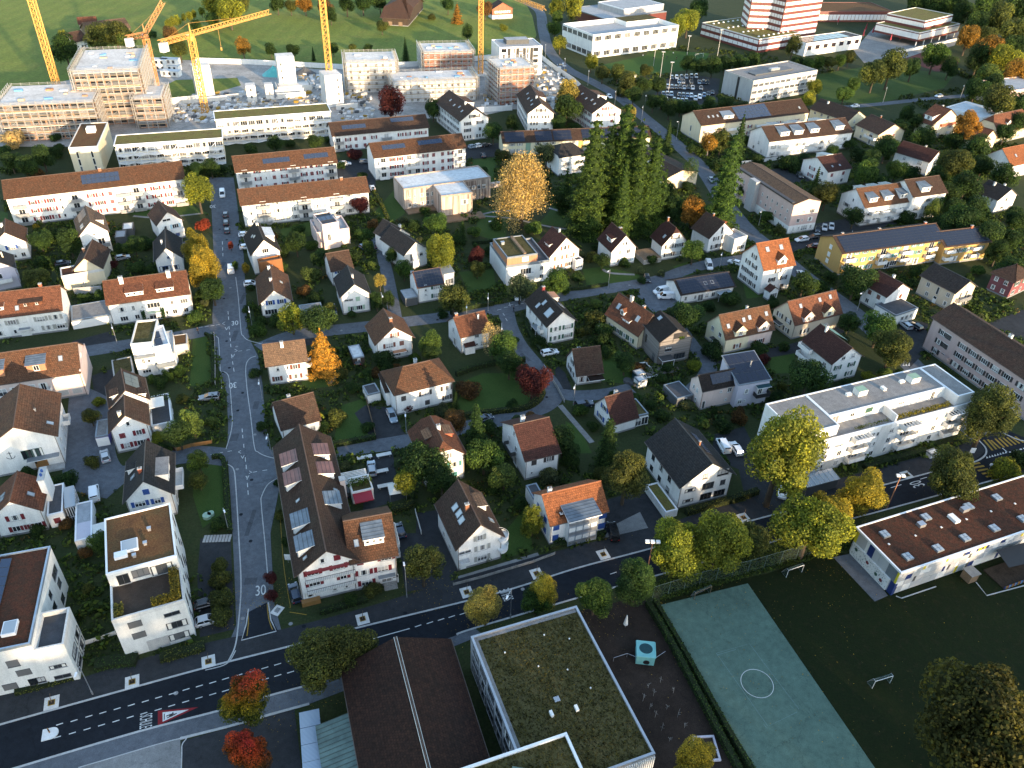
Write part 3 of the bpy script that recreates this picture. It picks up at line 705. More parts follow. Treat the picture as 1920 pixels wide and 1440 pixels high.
road('path',[(1050,760),(1080,795),(1110,830)],1.3,'paving',.03)
road('side_street',[(742,600),(735,560),(725,510),(715,470),(705,445)],3.6,'asphalt',.039)
road('driveway',[(1290,740),(1330,690),(1300,650),(1270,610),(1250,590)],4.0,'asphalt',.039)
road('driveway',[(1310,680),(1400,668),(1500,650),(1585,615)],4.0,'asphaltmid',.038)
# the road coming down from the top right
road('through_road',[(985,5),(1012,22),(1018,55),(1030,95),(1062,128),(1110,153),(1160,182),(1210,222),(1268,270),(1318,318),(1358,378),(1400,430),(1450,470),(1500,512),(1545,545),(1595,582),(1650,630),(1705,680),(1760,740),(1830,810),(1900,860)],6.6,'asphalt',.047)
road('side_street',[(1470,470),(1510,455),(1580,440),(1700,405)],5.0,'asphaltmid',.040)
road('side_street',[(1560,203),(1650,195),(1745,185),(1830,178)],4.5,'asphalt',.037)
sheet('yard',[(1845,610),(1920,580),(1990,600),(1990,680),(1925,640)],'asphaltmid',.036)
sheet('car_park',[(1445,318),(1510,308),(1518,340),(1460,345)],'asphaltmid',.036)
sheet('car_park',[(1515,440),(1525,420),(1600,408),(1605,428),(1560,440)],'asphaltmid',.036)
sheet('car_park',[(1685,620),(1690,600),(1740,605),(1735,660),(1705,690),(1680,650)],'asphaltmid',.049)
sheet('car_park',[(868,300),(872,272),(935,268),(940,292)],'asphaltmid',.036)
sheet('yard',[(620,335),(625,300),(700,300),(705,350)],'asphaltmid',.036)
sheet('car_park',[(1335,860),(1338,815),(1395,800),(1420,850),(1480,890),(1500,930),(1400,945),(1385,880)],'asphaltmid',.036)
sheet('driveway',[(665,775),(685,760),(735,765),(760,815),(700,830)],'asphaltmid',.036)
sheet('driveway',[(1065,1000),(1060,960),(1215,915),(1260,970),(1180,1010)],'asphaltmid',.036)
sheet('yard',[(690,860),(735,842),(745,905),(770,930),(680,960)],'asphaltmid',.036)
sheet('driveway',[(780,1000),(782,962),(830,955),(862,1065),(835,1100),(760,1110),(745,1000)],'asphaltmid',.036)
sheet('driveway',[(1130,1010),(1150,985),(1200,960),(1215,990)],'paving',.042)
sheet('driveway',[(530,600),(590,580),(610,640),(545,655)],'asphaltmid',.036)
sheet('driveway',[(1040,680),(1060,700),(1075,735),(1100,745),(1045,745)],'asphaltmid',.036)
sheet('school_field',[(945,1180),(1195,1120),(1215,1128),(1420,1500),(1180,1500)],'kinder',.030)
sheet('terrace',[(370,1080),(376,1010),(432,1000),(440,1180),(375,1195)],'asphaltmid',.036)
# main road along the bottom
up=[(-80,1383),(0,1359),(233,1294),(405,1247),(563,1207),(668,1178),(933,1112),(1080,1066),(1223,1028),(1407,977),(1470,960),(1600,925),(1742,887),(1790,876)]
lo=[(-80,1474),(27,1441),(260,1372),(410,1333),(507,1304),(575,1286),(700,1250),(857,1191),(890,1178),(1143,1104),(1300,1060),(1490,1004),(1607,970),(1657,957),(1900,890)]
sheet('main_road',up+[(1822,868),(1848,846),(1828,818),(1890,808),(1920,820),(2050,790),(2050,850)]+lo[::-1],'asphaltnew',.055)
sheet('pavement',[(-80,1318),(0,1300),(150,1272),(300,1225),(430,1196),(530,1180),(610,1160),(700,1135),(850,1088),(1010,1042),(1240,985),(1350,950),(1470,925),(1640,880),(1800,835),(1830,820),(1848,846),(1822,870)]+up[::-1],'asphaltmid',.051)
sheet('pavement',lo[:9]+[(905,1190),(700,1275),(580,1320),(500,1342),(340,1388),(150,1440),(-80,1510)],'asphalt',.050)
sheet('car_park',[(340,1390),(500,1344),(552,1330),(580,1560),(350,1560)],'asphaltmid',.040)
sheet('plaza',[(140,1442),(187,1428),(338,1385),(345,1560),(60,1560)],'paving',.058)
line('kerb',up,.34,'granite',.055,.03)
line('kerb',lo[:6],.34,'granite',.055,.03);line('kerb',lo[7:],.34,'granite',.055,.03)
line('kerb',[(338,1385),(430,1362),(500,1342),(580,1320)],.40,'granite',.055,.05)
line('kerb',[(147,1440),(187,1428),(338,1385),(341,1400),(340,1450)],.16,'granite',.060,.03)
# kerb lines of the street
line('kerb',[(428,1240),(440,1215),(446,1180),(452,1100),(448,1010),(442,910),(438,880),(427,871)],.22,'granite',.05,.03)
line('kerb',[(424,842),(435,800),(434,760),(430,713),(425,700),(416,697)],.16,'granite',.05,.03)
line('kerb',[(416,730),(413,690),(410,640),(407,632),(395,624)],.16,'granite',.05,.03)
line('kerb',[(502,1080),(497,1020),(490,947),(491,930),(503,908),(523,896)],.18,'granite',.05,.03)
line('kerb',[(526,862),(500,856),(484,848),(477,838),(470,780),(463,727),(461,688),(468,673),(480,668)],.18,'granite',.05,.03)
line('kerb',[(490,645),(465,638),(456,630),(452,620),(447,560),(442,520)],.18,'granite',.05,.03)
line('kerb',[(385,1257),(425,1245),(442,1220)],.16,'granite',.058,.03)
sheet('street',[(462,1150),(500,1130),(512,1165),(521,1183),(456,1202)],'asphaltnew',.060)
line('kerb',[(466,1142),(462,1170),(453,1201),(518,1184),(508,1163),(503,1130)],.22,'granite',.062,.03,False)
line('lane_marking',[(464,1145),(466,1165),(463,1193)],.14,'roadyellow',.07);line('lane_marking',[(501,1133),(504,1160),(511,1181)],.14,'roadyellow',.07)
line('lane_marking',[(543,1148),(575,1153)],.14,'roadyellow',.07);line('lane_marking',[(525,960),(532,1060),(545,1140)],.10,'roadyellow',.07)
ra=[(112,1358.3),(139,1351.7),(167,1343.5),(193,1336.7),(220,1329.3),(246.5,1322.3),(272.7,1315.3),(297.7,1308.0),(323.3,1301.0),(349,1293.3),(374,1286.7),(399,1280.0),(423,1273.0),(448,1266.0),(472.7,1259.3),(496.7,1252.7),(520.7,1246.0),(544.3,1239.3),(567,1233.0)]
dashes('lane_marking',[((u-6.5,v+2.0),(u+6.5,v-2.0))for u,v in ra])
rb=[(108,1382.5),(136,1375.0),(163.5,1367.5),(190.7,1360.0),(217.7,1352.5),(244.3,1345.0),(270,1338.0),(296.7,1331.0),(322,1323.5),(348.3,1316.0),(373.3,1309.0),(399,1302.0),(423,1295.5),(448,1288.5),(473,1282.0),(497.7,1273.7),(521,1267.0),(545,1260.7)]
dashes('lane_marking',[((u-6.5,v+2.0),(u+6.5,v-2.0))for u,v in rb])
line('lane_marking',[(655,1212),(707,1196),(768,1179)],.16)
dashes('lane_marking',[((u-6,v+2),(u+6,v-2))for u,v in[(784,1174),(806,1168),(827,1162),(847,1156.5),(868,1151),(1150,1075),(1172,1069)]])
# dashes along the street and its side streets
dashes('lane_marking',[((a,b),(c,d))for a,b,c,d in[(417,453,417,459),(417.5,464,417.5,470),(418,475,418,481),(427.5,584,428,590),(428.5,594,429,600),(429.5,612,430,618),(430.5,623,431,629),(431.5,634,432,640),(432.5,645,433,651),(434,665,435,672),(436,678,437,684),(438,690,439,697),(454,804,454.5,811),(455,816,455.5,822),(457,833,457.5,840),(460,858,460.5,866),(461.5,872,462,880),(463,893,463.5,900),(464,906,464.5,914),(465,920,465.5,928),(405,610,412,609),(395,611.5,402,610.5),(384,613,391,612),(373,614.5,380,613.5),(447,659,454,658),(462,657,469,656),(427,847,435,845.5),(410,850,418,848.5),(395,853,402,851.5),(474,886,482,884.5),(492,883,501,881.5),(487,645,493,643)]],w=.14)
for u,v,f in[(425,607,1),(437,658,-1),(455,848,1),(464,886,-1)]:
 dashes('lane_marking',[((u-8*f,v),(u-3*f,v-3)),((u-8*f,v),(u-3*f,v+2.5)),((u-3,v+7),(u,v+12)),((u+3,v+6),(u,v+12))],w=.12)
dashes('lane_marking',[((932,582),(940,580)),((945,577),(952,576)),((953,573),(962,571)),((966,573),(972,572)),((943,588),(946,592)),((948,597),(951,602)),((955,568),(957,575)),((975,570),(982,569))],w=.14)
text('30',489,1107,2.3,1.75,(489,1060));text('30',436.5,723,2.3,1.7,(440,780));text('30',440.5,606,2.2,1.7,(439,570));text('30',399,387.5,2.4,1.9,(401,420))
text('30',1719,908,3.0,1.7,(1650,928))
text('SCHULE',274,1352.5,1.8,2.3,(330,1338),.092);text('SCHULE',949.5,1115.5,1.9,2.6,(900,1130),.092)
# warning triangle painted on the road: red with a white field and two walking children
def flat_poly(name,pts,k,z):
 m=M();q=[P(u,v,0)for u,v in pts];q=[(p.x,p.y,z)for p in q]
 m.poly(q);o=m.make(name,[k]);o['kind']='structure';return o
zt=lambda x,y:(230+x/11.25,1280+y/11.25)
flat_poly('warning_triangle',[zt(745,915),zt(1600,520),zt(745,600)],'roadred',.075)
flat_poly('warning_triangle',[zt(845,830),zt(1400,572),zt(845,632)],'roadwhite',.080)
for q in[[(870,660),(870,790),(890,785),(890,660)],[(920,700),(1080,640),(1085,655),(925,725)],[(985,690),(1130,650),(1140,665),(1030,725),(985,720)],[(930,745),(1010,705),(1040,715),(940,760)],[(1040,640),(1060,630),(1075,645),(1050,655)],[(1120,655),(1145,645),(1150,660),(1130,668)]]:
 flat_poly('warning_figure',[zt(*c)for c in q],'black',.085)
# zebra crossings, give-way teeth and a traffic island at the right-hand junction
zz=lambda x,y:(1780+x/13.1,780+y/13.1)
for i in range(9):
 a=(840+i*98-(0 if i<2 else 15),590-i*10+(30 if i==2 else 0));b=(1060+i*95,850-i*24)
 line('zebra_stripe',[zz(a[0],a[1]),zz(*b)],.5,'roadyellow',.075)
for i in range(5):line('zebra_stripe',[zz(500+i*100,1200+i*75),zz(750+i*100,1155+i*75)],.5,'roadyellow',.075)
line('kerb',[(1827,819),(1841,832),(1848,841),(1849,849),(1845,856),(1835,863),(1820,869)],.35,'granite',.056,.05)
line('kerb',[(1880,812),(1895,819),(1910,825),(1930,829)],.3,'granite',.056,.05)
for i in range(8):
 x,y=925+i*66,1030-i*18;flat_poly('give_way_tooth',[zz(x-20,y+20),zz(x+35,y+8),zz(x-15,y-38)],'roadwhite',.076)
dashes('lane_marking',[(zz(x-24,y+6),zz(x+24,y-6))for x,y in[(1495,893),(1580,870),(1665,848),(1750,823),(1835,800)]],w=.35)
line('lane_marking',[zz(1295,790),zz(1415,885)],.2);dashes('lane_marking',[((1670,915),(1690,909)),((1725,899),(1738,895))],w=.16)
for i in range(3):u=1692+i*5;flat_poly('give_way_tooth',[(u,686),(u+4,687),(u+3,680)],'roadwhite',.076)
# sports field, teal court, playground
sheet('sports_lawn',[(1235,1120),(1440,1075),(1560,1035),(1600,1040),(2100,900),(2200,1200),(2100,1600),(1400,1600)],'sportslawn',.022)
sheet('sports_court',[(1236,1135),(1402,1094),(1668,1480),(1740,1600),(1520,1600),(1415,1440)],'court',.034)
c0=P(1419.5,1281.5,0);m=M();n=48;ring=[(c0.x+2.6*math.cos(2*math.pi*i/n),c0.y+2.6*math.sin(2*math.pi*i/n))for i in range(n+1)];m.strip(ring,.09,.04,.04);tag(m.make('court_marking',['roadwhite']),kind='structure')
PAL['faintline']=((.16,.24,.23),.9,0,.1)
for q in[[(1343,1225),(1405,1207),(1498,1330)],[(1343,1225),(1440,1362),(1495,1335),(1480,1322)],[(1345,1228),(1380,1218)],[(1432,1358),(1437,1365)]]:line('court_marking',q,.06,'faintline',.04,0,False)
sheet('terrace',[(1562,1045),(1600,1037),(1665,1117),(1640,1128)],'asphalt',.034)
for q in[[(1680,1118),(1690,1122),(1755,1100)],[(1830,1092),(1850,1117),(1925,1097)]]:line('path_edge',q,.2,'granite',.03,.06,False)
# brighter garden lawns
for q in[[(858,760),(868,715),(905,700),(960,700),(1000,735),(985,765),(900,778),(865,775)],[(625,830),(640,760),(690,745),(705,820),(660,832)],[(1092,505),(1130,500),(1200,515),(1190,540),(1100,535)],[(1120,660),(1160,655),(1200,700),(1180,720),(1125,715)],[(1262,500),(1290,490),(1310,510),(1280,520)],[(362,635),(390,628),(398,720),(355,725)],[(362,870),(415,860),(420,960),(380,990),(362,930)],[(700,400),(740,355),(760,400),(730,420)],[(890,440),(900,395),(960,390),(945,455)],[(1010,420),(1040,385),(1090,400),(1100,430)],[(885,300),(930,296),(925,345),(880,345)],[(210,395),(350,380),(390,400),(300,412)],[(525,430),(600,410),(600,440),(530,450)],[(560,700),(600,660),(640,690),(620,725),(570,730)],[(940,1050),(945,1000),(985,950),(1000,1030)],[(860,510),(925,505),(930,540),(880,550)],[(1060,790),(1085,800),(1110,850),(1075,850)],[(1440,660),(1490,660),(1490,700),(1445,700)],[(1390,520),(1440,555),(1400,560)],[(1220,90),(1260,100),(1255,108),(1205,112)],[(0,450),(0,395),(15,400),(10,450)]]:
 sheet('lawn',q,'lawn',.02)
for q in[[(905,405),(960,410),(1030,425),(1100,435)],[(1030,390),(1070,405),(1110,440)],[(880,410),(920,398),(960,395)],[(618,720),(627,705),(622,690)],[(1130,505),(1145,512),(1190,515)],[(860,1085),(1010,1040)],[(250,405),(300,408),(380,400)]]:road('path',q,1.1,'paving',.026)
for i,(u,v)in enumerate([(455,1160),(470,1015),(452,965),(445,880),(472,900),(446,770),(478,815),(455,737),(430,690),(444,650),(425,640),(420,560),(432,540),(425,450),(412,430),(330,1300),(640,1215),(760,1150),(980,1105),(1300,990),(820,600),(640,620),(1000,690),(1025,745),(1180,535),(1520,525),(1350,365),(1230,240),(360,860),(250,880),(545,1170),(570,1175)]):
 c=P(u,v);m=M();m.poly([(c.x+.36*math.cos(t),c.y+.36*math.sin(t),.066)for t in np.linspace(0,6.283,14,False)]);tag(m.make('manhole_cover',['asphaltnew' if i%3 else 'plinth']),kind='structure')
for i,(u,v,w,h,a)in enumerate([(470,1090,2.2,1.6,.1),(440,630,1.2,5,.1),(455,560,1.0,6,.05),(470,980,.8,7,.05),(440,820,1.6,2.5,.1),(415,500,1.4,6,0),(900,585,4,1.2,.2),(700,612,5,.9,.1),(985,670,.9,4,.6),(510,640,3,.9,.1),(1210,532,4,1,.2),(1400,435,1.1,6,.6),(1180,195,1.5,9,.7),(1650,628,1.2,8,.8),(480,760,1.2,3,.1)]):
 c=P(u,v);m=M();q=Matrix.Rotation(a,2);m.poly([(*(Vector((c.x,c.y))+q@Vector((x*w/2,y*h/2))),.052)for x,y in((-1,-1),(1,-1),(1,1),(-1,1))]);tag(m.make('asphalt_patch',['asphaltpatch']),kind='structure')
# wooded hill behind the photographer, unseen, added and shaped to keep the evening sun off the near town
def hill():
 n1,n2=60,26;v=[];f=[];rnd=random.Random(4);rough={}
 per=Vector((-SUN_DIR.y,SUN_DIR.x,0))
 for j in range(n2):
  for i in range(n1):
   t=-420+900*i/(n1-1);s_=110+180*j/(n2-1);e=(j/(n2-1))
   crest=SHADE_CREST(t);h=crest*(math.sin(min(1,e/.5)*math.pi/2)**2 if e<.5 else 1-.25*(e-.5))+(rnd.random()-.5)*2*min(1,e*3)
   p=SUN_DIR*s_-per*t;v.append((p.x,p.y,h-.6))
 for j in range(n2-1):
  for i in range(n1-1):a=j*n1+i;f.append((a,a+n1,a+n1+1,a+1))
 me=bpy.data.meshes.new('shade_hill');me.from_pydata(v,[],f);me.materials.append(mat('darkforest'));me.update();tag(put('shade_hill',me),kind='structure')
def SHADE_CREST(t): # crest height along the ridge, set for its shade (t in metres to the left of the sun's azimuth as seen from the town)
 t=-t
 pts=[(-500,64),(-60,62),(0,56),(60,41),(85,34),(180,30),(500,30)]
 for(a,b),(c,d)in zip(pts,pts[1:]):
  if t<=c:return b+(d-b)*max(0,(t-a))/(c-a)
 return pts[-1][1]
hill()
# ---------------------------------------------------------------- houses (A, B: eave corners of the face towards the viewer; C: third corner or depth in metres)
def H(label,short,A,B,C,he,cat='house',**kw):return Bld(label,short,A,B,C,he,cat,**kw)
def rooflight(b,x,y,w=2.2,d=2.2,h=.5):
 """glass-topped kerb on a flat roof, x and y in metres from the middle of the roof"""
 m=M();z=b.he-.01;m.box(x-w/2,x+w/2,y-d/2,y+d/2,z-.2,z+h,0);m.box(x-w/2+.15,x+w/2-.15,y-d/2+.15,y+d/2-.15,z+h,z+h+.04,1)
 m.make('skylight',['whitemetal','skyglass'],b.roof,Matrix())
def vent(b,x,y,h=.6,w=.5,k='metal'):
 m=M();z=b.he-.05;m.box(x-w/2,x+w/2,y-w/2,y+w/2,z-.1,z+h,0);m.box(x-w/2-.08,x+w/2+.08,y-w/2-.08,y+w/2+.08,z+h,z+h+.08,0);m.make('vent',[k],b.roof,Matrix())
def box_part(b,name,x0,x1,y0,y1,z0,z1,k,kt=None):
 m=M();m.box(x0,x1,y0,y1,z0,z1,0,1 if kt else None);return m.make(name,[k]+([kt]if kt else[]),b.root,b.mx)
def planter(b,x0,x1,y0,y1,z,hgt,col,n,seed=1,size=.35,name='terrace_plants'):
 o=put(name,leafbox(x1-x0,y1-y0,hgt,n,size,seed),b.root,b.mx@Matrix.Translation(((x0+x1)/2,(y0+y1)/2,z)));o.color=(*col,1);o['kind']='stuff';return o
def leafbox(lx,ly,lz,n,size,seed):
 r=np.random.RandomState(seed);p=np.c_[(r.rand(n)-.5)*lx,(r.rand(n)-.5)*ly,r.rand(n)**.8*lz]
 return leafmesh('leaves',p,r.normal(size=(n,3))+np.array([0,0,.4]),size*(.6+.8*r.rand(n)),r)
def leafmesh(name,p,nrm,size,r,aspect=.65,core=None,k='leaf',hfrac=None,rnd=None):
 n=len(p);nrm=nrm/(np.linalg.norm(nrm,axis=1,keepdims=True)+1e-9)
 t=r.normal(size=(n,3));t-=(t*nrm).sum(1,keepdims=True)*nrm;t/=np.linalg.norm(t,axis=1,keepdims=True)+1e-9;b=np.cross(nrm,t)
 size=np.broadcast_to(np.asarray(size,float),(n,))[:,None]
 a=t*size*.5;c=b*size*.5*aspect
 bend=nrm*size*.12
 v=np.stack([p-a-bend,p+c,p+a-bend,p-c],1).reshape(-1,3)
 rnd=np.repeat(r.rand(n)if rnd is None else rnd,4);hf=np.repeat(hfrac if hfrac is not None else np.zeros(n),4)
 nv=4*n;loops=np.arange(nv);nf=n;ls=np.arange(0,nv,4);lt=np.full(n,4)
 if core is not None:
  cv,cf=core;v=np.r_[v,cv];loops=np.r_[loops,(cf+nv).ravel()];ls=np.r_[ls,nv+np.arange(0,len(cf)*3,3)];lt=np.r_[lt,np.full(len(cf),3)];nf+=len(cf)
  rnd=np.r_[rnd,np.full(len(cv),.15)];hf=np.r_[hf,np.full(len(cv),.3)]  # core tone fixed dark, so gaps between leaves look shaded
 me=bpy.data.meshes.new(name);me.vertices.add(len(v));me.vertices.foreach_set('co',v.ravel());me.loops.add(len(loops));me.loops.foreach_set('vertex_index',loops.astype(np.int32))
 me.polygons.add(nf);me.polygons.foreach_set('loop_start',ls.astype(np.int32));me.polygons.foreach_set('loop_total',lt.astype(np.int32))
 at=me.attributes.new('rnd','FLOAT_COLOR','POINT');col=np.zeros((len(v),4));col[:,0]=rnd;col[:,1]=hf;col[:,3]=1;at.data.foreach_set('color',col.ravel())
 me.materials.append(mat(k));me.update();me.validate();return me
# == bottom left: two pale modern blocks
b=H('pale block with red sedum roof, two strips of solar panels and recessed corner loggias','solar-striped pale block',(57,1208),(95,1025),19,10.3,'apartment block')
b.flat('offwhite','sedumred',.25,'bluemetal');b.fr='darkframe';b.fh=2.6
b.win('f','0:.3v .55o .8o;1:.12w .36w .6o .86o;2:.14w .38o .62w .86B;3:.5k'.replace('3:.5k','2.0:.25n'));b.win('l','0:.9o .72C .5C;1:.86C .62C;2:.82o .58C','darkblind');b.win('l','0:.95w')
for x0,x1 in((-6.8,-5.2),(-2.6,-1.0)): # solar strips run along the roof
 for i in range(9):
  put('solar_panel',pv_mesh(1.95,1.55,'pvblue'),b.roof,Matrix.Translation((-8.2+i*2.0,3.0+x0*.9+(0 if x0<-5 else 1.2),b.he+.3))@Matrix.Rotation(.12,4,'X'))
rooflight(b,-6.4,-6.2,2.6,2.0,.6)
c=b.rel(-.2,7,-4.2,-.02,8.2);c.flat('offwhite','flatdark',.9,'concretelight',wallname='corner_wing');c.fr='darkframe';c.fh=2.6;c.win('f','0:.3B .75B;1:.3B .75B');c.win('l','0:.5H;1:.5H','darkblind')
b=H('pale cube block with brown sedum roof and planted roof terrace cut into its top','roof-terrace cube block',(210,1167),(347,1128),20.5,9.2,'apartment block')
b.flat('offwhite','darkwood',.45,'concretelight');b.fr='darkframe';b.fh=2.75
b.win('f','2:.27C .78H;1:.27C .80L;0:.78L'.replace('2:','2.05:').replace('1:','1.05:'),'darkblind');b.win('r','0:.15v .35v .6v .8v;1:.1n .3v .5n .7v .9n;2:.12v .34n .55v .78n','darkblind')
box_part(b,'porch_recess',-1.9,1.4,-b.wy-.05,-b.wy+.1,0,2.6,'concrete')
t=b.rel(0.05,b.w-.02,7.3,b.d,12.3,9.1);t.flat('offwhite','sedumbrown',.2,'whitemetal',wallname='penthouse');t.fr='darkframe';t.win('f','0:.2t .45B .75Z',z0=9.2);t.win('r','0:.2v .5n .8v',z0=9.2)
rooflight(t,-1.6,-1.6,2.6,2.6,.55);box_part(t,'roof_hatch',-4.0,-2.0,-3.9,-2.6,12.2,12.9,'whitemetal');vent(t,1.6,1.2);vent(t,.8,-2);vent(t,-1,-4.2)
planter(b,.6,4.9,-b.wy+.3,-b.wy+1.6,9.2,1.5,(.20,.15,.03),900,3);planter(b,3.6,5.0,-b.wy+1.5,-b.wy+7,9.2,1.6,(.17,.13,.03),900,4);planter(b,-4.9,-3.6,-b.wy+.3,-b.wy+2.6,9.2,1.3,(.09,.09,.03),350,5)
# == left edge, upwards
b=H('white prayer hall with wide brown gable roof and black anchor on its wall','hall with the anchor',(-35,846),(108,818),(125,735),7.6,'hall')
b.gable(4.2,'q','white','tbrown',.5);b.win('f','1.1:.52t .60t .68t',fr='greenshut');b.win('r','0:.2w .5w .8w;1:.2w .5w .8w');b.win('f','0:.62d',fr='orangewood')
box_part(b,'double_door',b.wx*.22,b.wx*.22+1.9,-b.wy-.07,-b.wy+.05,.4,2.7,'orangewood');b.canopy('f',.5,.97,3.2,1.5,'zinc');box_part(b,'landing',1.2,b.wx-.1,-b.wy-1.9,-b.wy,0,.45,'concrete')
b.balc('r',.62,.8,3.3,1.3,'white');b.sky('r',.25,.2);b.chim(.72,.45,.5,'metal',.25,.25)
m=M();X,Z=-2.6,3.9;y=-b.wy-.06
m.bar((X,y,Z),(X,y,Z+1.9),.07);m.bar((X-.45,y,Z+1.5),(X+.45,y,Z+1.5),.06)
for i in range(8):
 a0,a1=math.pi*(1.08+.84*i/8),math.pi*(1.08+.84*(i+1)/8);m.bar((X+.8*math.cos(a0),y,Z+.85+.8*math.sin(a0)),(X+.8*math.cos(a1),y,Z+.85+.8*math.sin(a1)),.06)
b.part('anchor_emblem',m,['darkmetal'])
b=H('white house with dark red shutters beside a purple garage','red-shuttered house by purple garage',(203,813),(281,797),(280,757),6.0)
b.sh='redshut';b.gable(3.6,'q','white','tmid',.5);b.win('f','0:.30s .72S;1:.26c .72s;2:.5n','redshut');b.chim(.36,.25,.9,'cream');b.win('r','0:.3w;1:.5w')
c=b.sub((204,767),(281,749),(277,706),6.9);c.gable(3.7,'q','white','tmid',.4,wallname='rear_wall');c.pv('r',.3,.85,.35,.95,3,2);c.dorm('l',.3,.25,2.4,1.1,roof='tmid');c.dorm('r',.18,.15,2.2,1.0,roof='tmid')
g=b.sub((178,820),(202,816),(204,785),2.7);g.flat('purple','slate',.1,'zinc',wallname='garage_wall');g.win('f','0:.5g')
a=b.sub((284,800),(323,792),(318,738),2.8);a.flat('white','flatdark',.25,'whitemetal',wallname='terrace_annex');a.win('r','0:.3t .7t');box_part(a,'terrace_awning',-2.2,1.2,-2.0,1.8,5.0,5.12,'canvas');planter(a,-2.4,2.4,2.5,4.8,2.8,1.3,(.05,.08,.02),400,8)
b=H('white house with bright blue shutters and grey shed dormers','blue-shuttered corner house',(230,945),(327,927),(322,850),5.6)
b.sh='blueshut';b.gable(4.6,'q','white','tgrey',.5);b.win('f','0:.25S .8c;1:.28S .66s;2.0:.48c','blueshut');b.win('r','0:.3t .7t;1:.4w','blueshut');b.balc('f',.1,.42,2.7,1.2,'white');b.chim(.42,.3,.9,'orangeshut')
b.dorm('r',.45,.18,5.0,1.9,roof='slate',win='w',nw=2,slope=.1);b.dorm('l',.62,.2,1.6,1.3,roof='tgrey');b.sky('l',.38,.45);b.balc('r',.35,.8,2.8,1.6,'whitemetal')
b=H('white house with red brown roof, dark red shutters and broad white chimney','broad-chimney house',(-22,976),(80,958),(95,900),5.2)
b.sh='redshut';b.gable(3.6,'q','white','tred',.4);b.win('f','0:.42S .60s .80S;1:.45S');b.sky('l',.35,.5,.48,.5);b.sky('r',.4,.45)
m=M();m.box(b.wx-.2,b.wx+.9,.4,4.2,0,8.6,0);m.box(b.wx-.28,b.wx+.98,.32,4.28,8.6,8.8,1);[m.bar((b.wx+.35,y,8.8),(b.wx+.35,y,9.3),.22,2,k=6)for y in(1.6,2.8)];b.part('chimney',m,['white','granite','blueshut'])
a=b.sub((88,968),(118,961),(125,905),3.2);a.flat('white','flatdark',.2,'whitemetal',wallname='annex');a.win('f','0:.5c','redshut')
b=H('glazed white conservatory with bluish glass roof between the two garden houses','glazed conservatory',(121,953),(141,948),(148,912),3.6,'conservatory',name='conservatory')
b.mono(4.2,'glass','skyglass',.1);m=M();x,y=b.wx,b.wy
for i in range(5):m.bar((-x+2*x*i/4,-y-.03,0),(-x+2*x*i/4,-y-.03,3.55),.06)
for i in range(6):m.bar((x+.03,-y+2*y*i/5,0),(x+.03,-y+2*y*i/5,3.6+.6*i/5),.06)
for z in(1.0,3.4):m.bar((-x,-y-.04,z),(x,-y-.04,z),.06);m.bar((x+.04,-y,z),(x+.04,y,z),.06)
b.part('glazing_frame',m,['whitemetal'])
b=H('long low garage with grey and violet flat roof panels and white edging','violet-roofed garage',(140,1016),(173,1008),(182,936),2.6,'garage',name='garage')
b.flat('white','flatgrey',.12,'whitemetal');box_part(b,'roof_panel',-b.w/2+.3,b.w/2-.3,-b.d/2+.3,-.5,b.he-.02,b.he+.05,'lilac')
b=H('pale canvas carport roof on posts beside the violet-roofed garage','canvas carport',(174,1002),(217,990),(218,972),2.6,'carport',name='carport')
m=M();x,y=b.w/2,b.d/2;m.box(-x,x,-y,y,2.5,2.62,0);b.part('carport_roof',m,['canvas'])
for sx in(-1,1):
 for sy in(-1,1):m=M();m.bar((sx*(x-.2),sy*(y-.2),0),(sx*(x-.2),sy*(y-.2),2.5),.07);b.part('post',m,['whitemetal'])
b=H('long apartment house with brown roof, blue shed dormers and white balconies','blue-dormered apartment house',(-90,735),(152,699),12,6.4,'apartment block')
b.gable(4.6,'p','palepink','tbrown',.3);b.dorm('f',.34,.25,3.6,1.9,roof='zincdorm',wall='copperwall');b.dorm('f',.66,.25,3.8,1.9,roof='zincdorm',wall='copperwall');b.sky('f',.85,.55);b.win('r','0:.25w .7w;1:.3w .65w;2:.5w')
b.balc('f',.32,.5,3.2,1.6,'white');b.balc('f',.54,.74,3.2,1.6,'white');b.win('f','0:.35t .45t .58t .68t .82C .93C;1:.35t .45t .58t .68t .82C .93C','blind');box_part(b,'gable_parapet',b.wx+.02,b.wx+.3,-b.wy,b.wy,0,7.0,'palepink')
b=H('white modern flat-roofed house with sedum roof and stepped white terraces','stepped white house',(245,648),(287,644),(290,601),8.4)
b.flat('white','sedumolive',.45,'concretelight');b.win('r','2:.5t',z0=0)
c=b.sub((288,654),(319,647),(313,610),7.9);c.flat('white','flatpale',.4,'whitemetal',wallname='wing');[put('solar_panel',pv_mesh(1.7,2.6),c.roof,Matrix.Translation((-.4,-2.6+i*3.3,c.he+.35))@Matrix.Rotation(.1,4,'X'))for i in range(2)]
c=b.sub((252,673),(326,661),10,5.4);c.flat('white','flatpale',.35,'zinc',wallname='lower_storeys');c.win('f','0:.22S .68L;1:.2w .34n .72L'.replace('S','W'));c.balc('f',.5,.98,2.6,1.2,'zinc');c.win('r','0:.5t;1:.5t')
b=H('low concrete garage with earth-brown planted roof at the corner of the street','planted garage',(322,649),(351,645),(347,626),2.8,'garage',name='garage');b.flat('cream','sedumbrown',.1,'concrete')
b=H('low square carport with green planted roof in front of the stepped white house','green-roofed carport',(213,706),(251,698),(249,668),2.6,'carport',name='carport');b.flat('concrete','sedumolive',.15,'concrete');b.win('l','0:.4g')
b=H('white three-storey apartment house with red roof, grey shutters and blind dormers','grey-shuttered apartment house',(-110,610),(118,582),11,6.2,'apartment block')
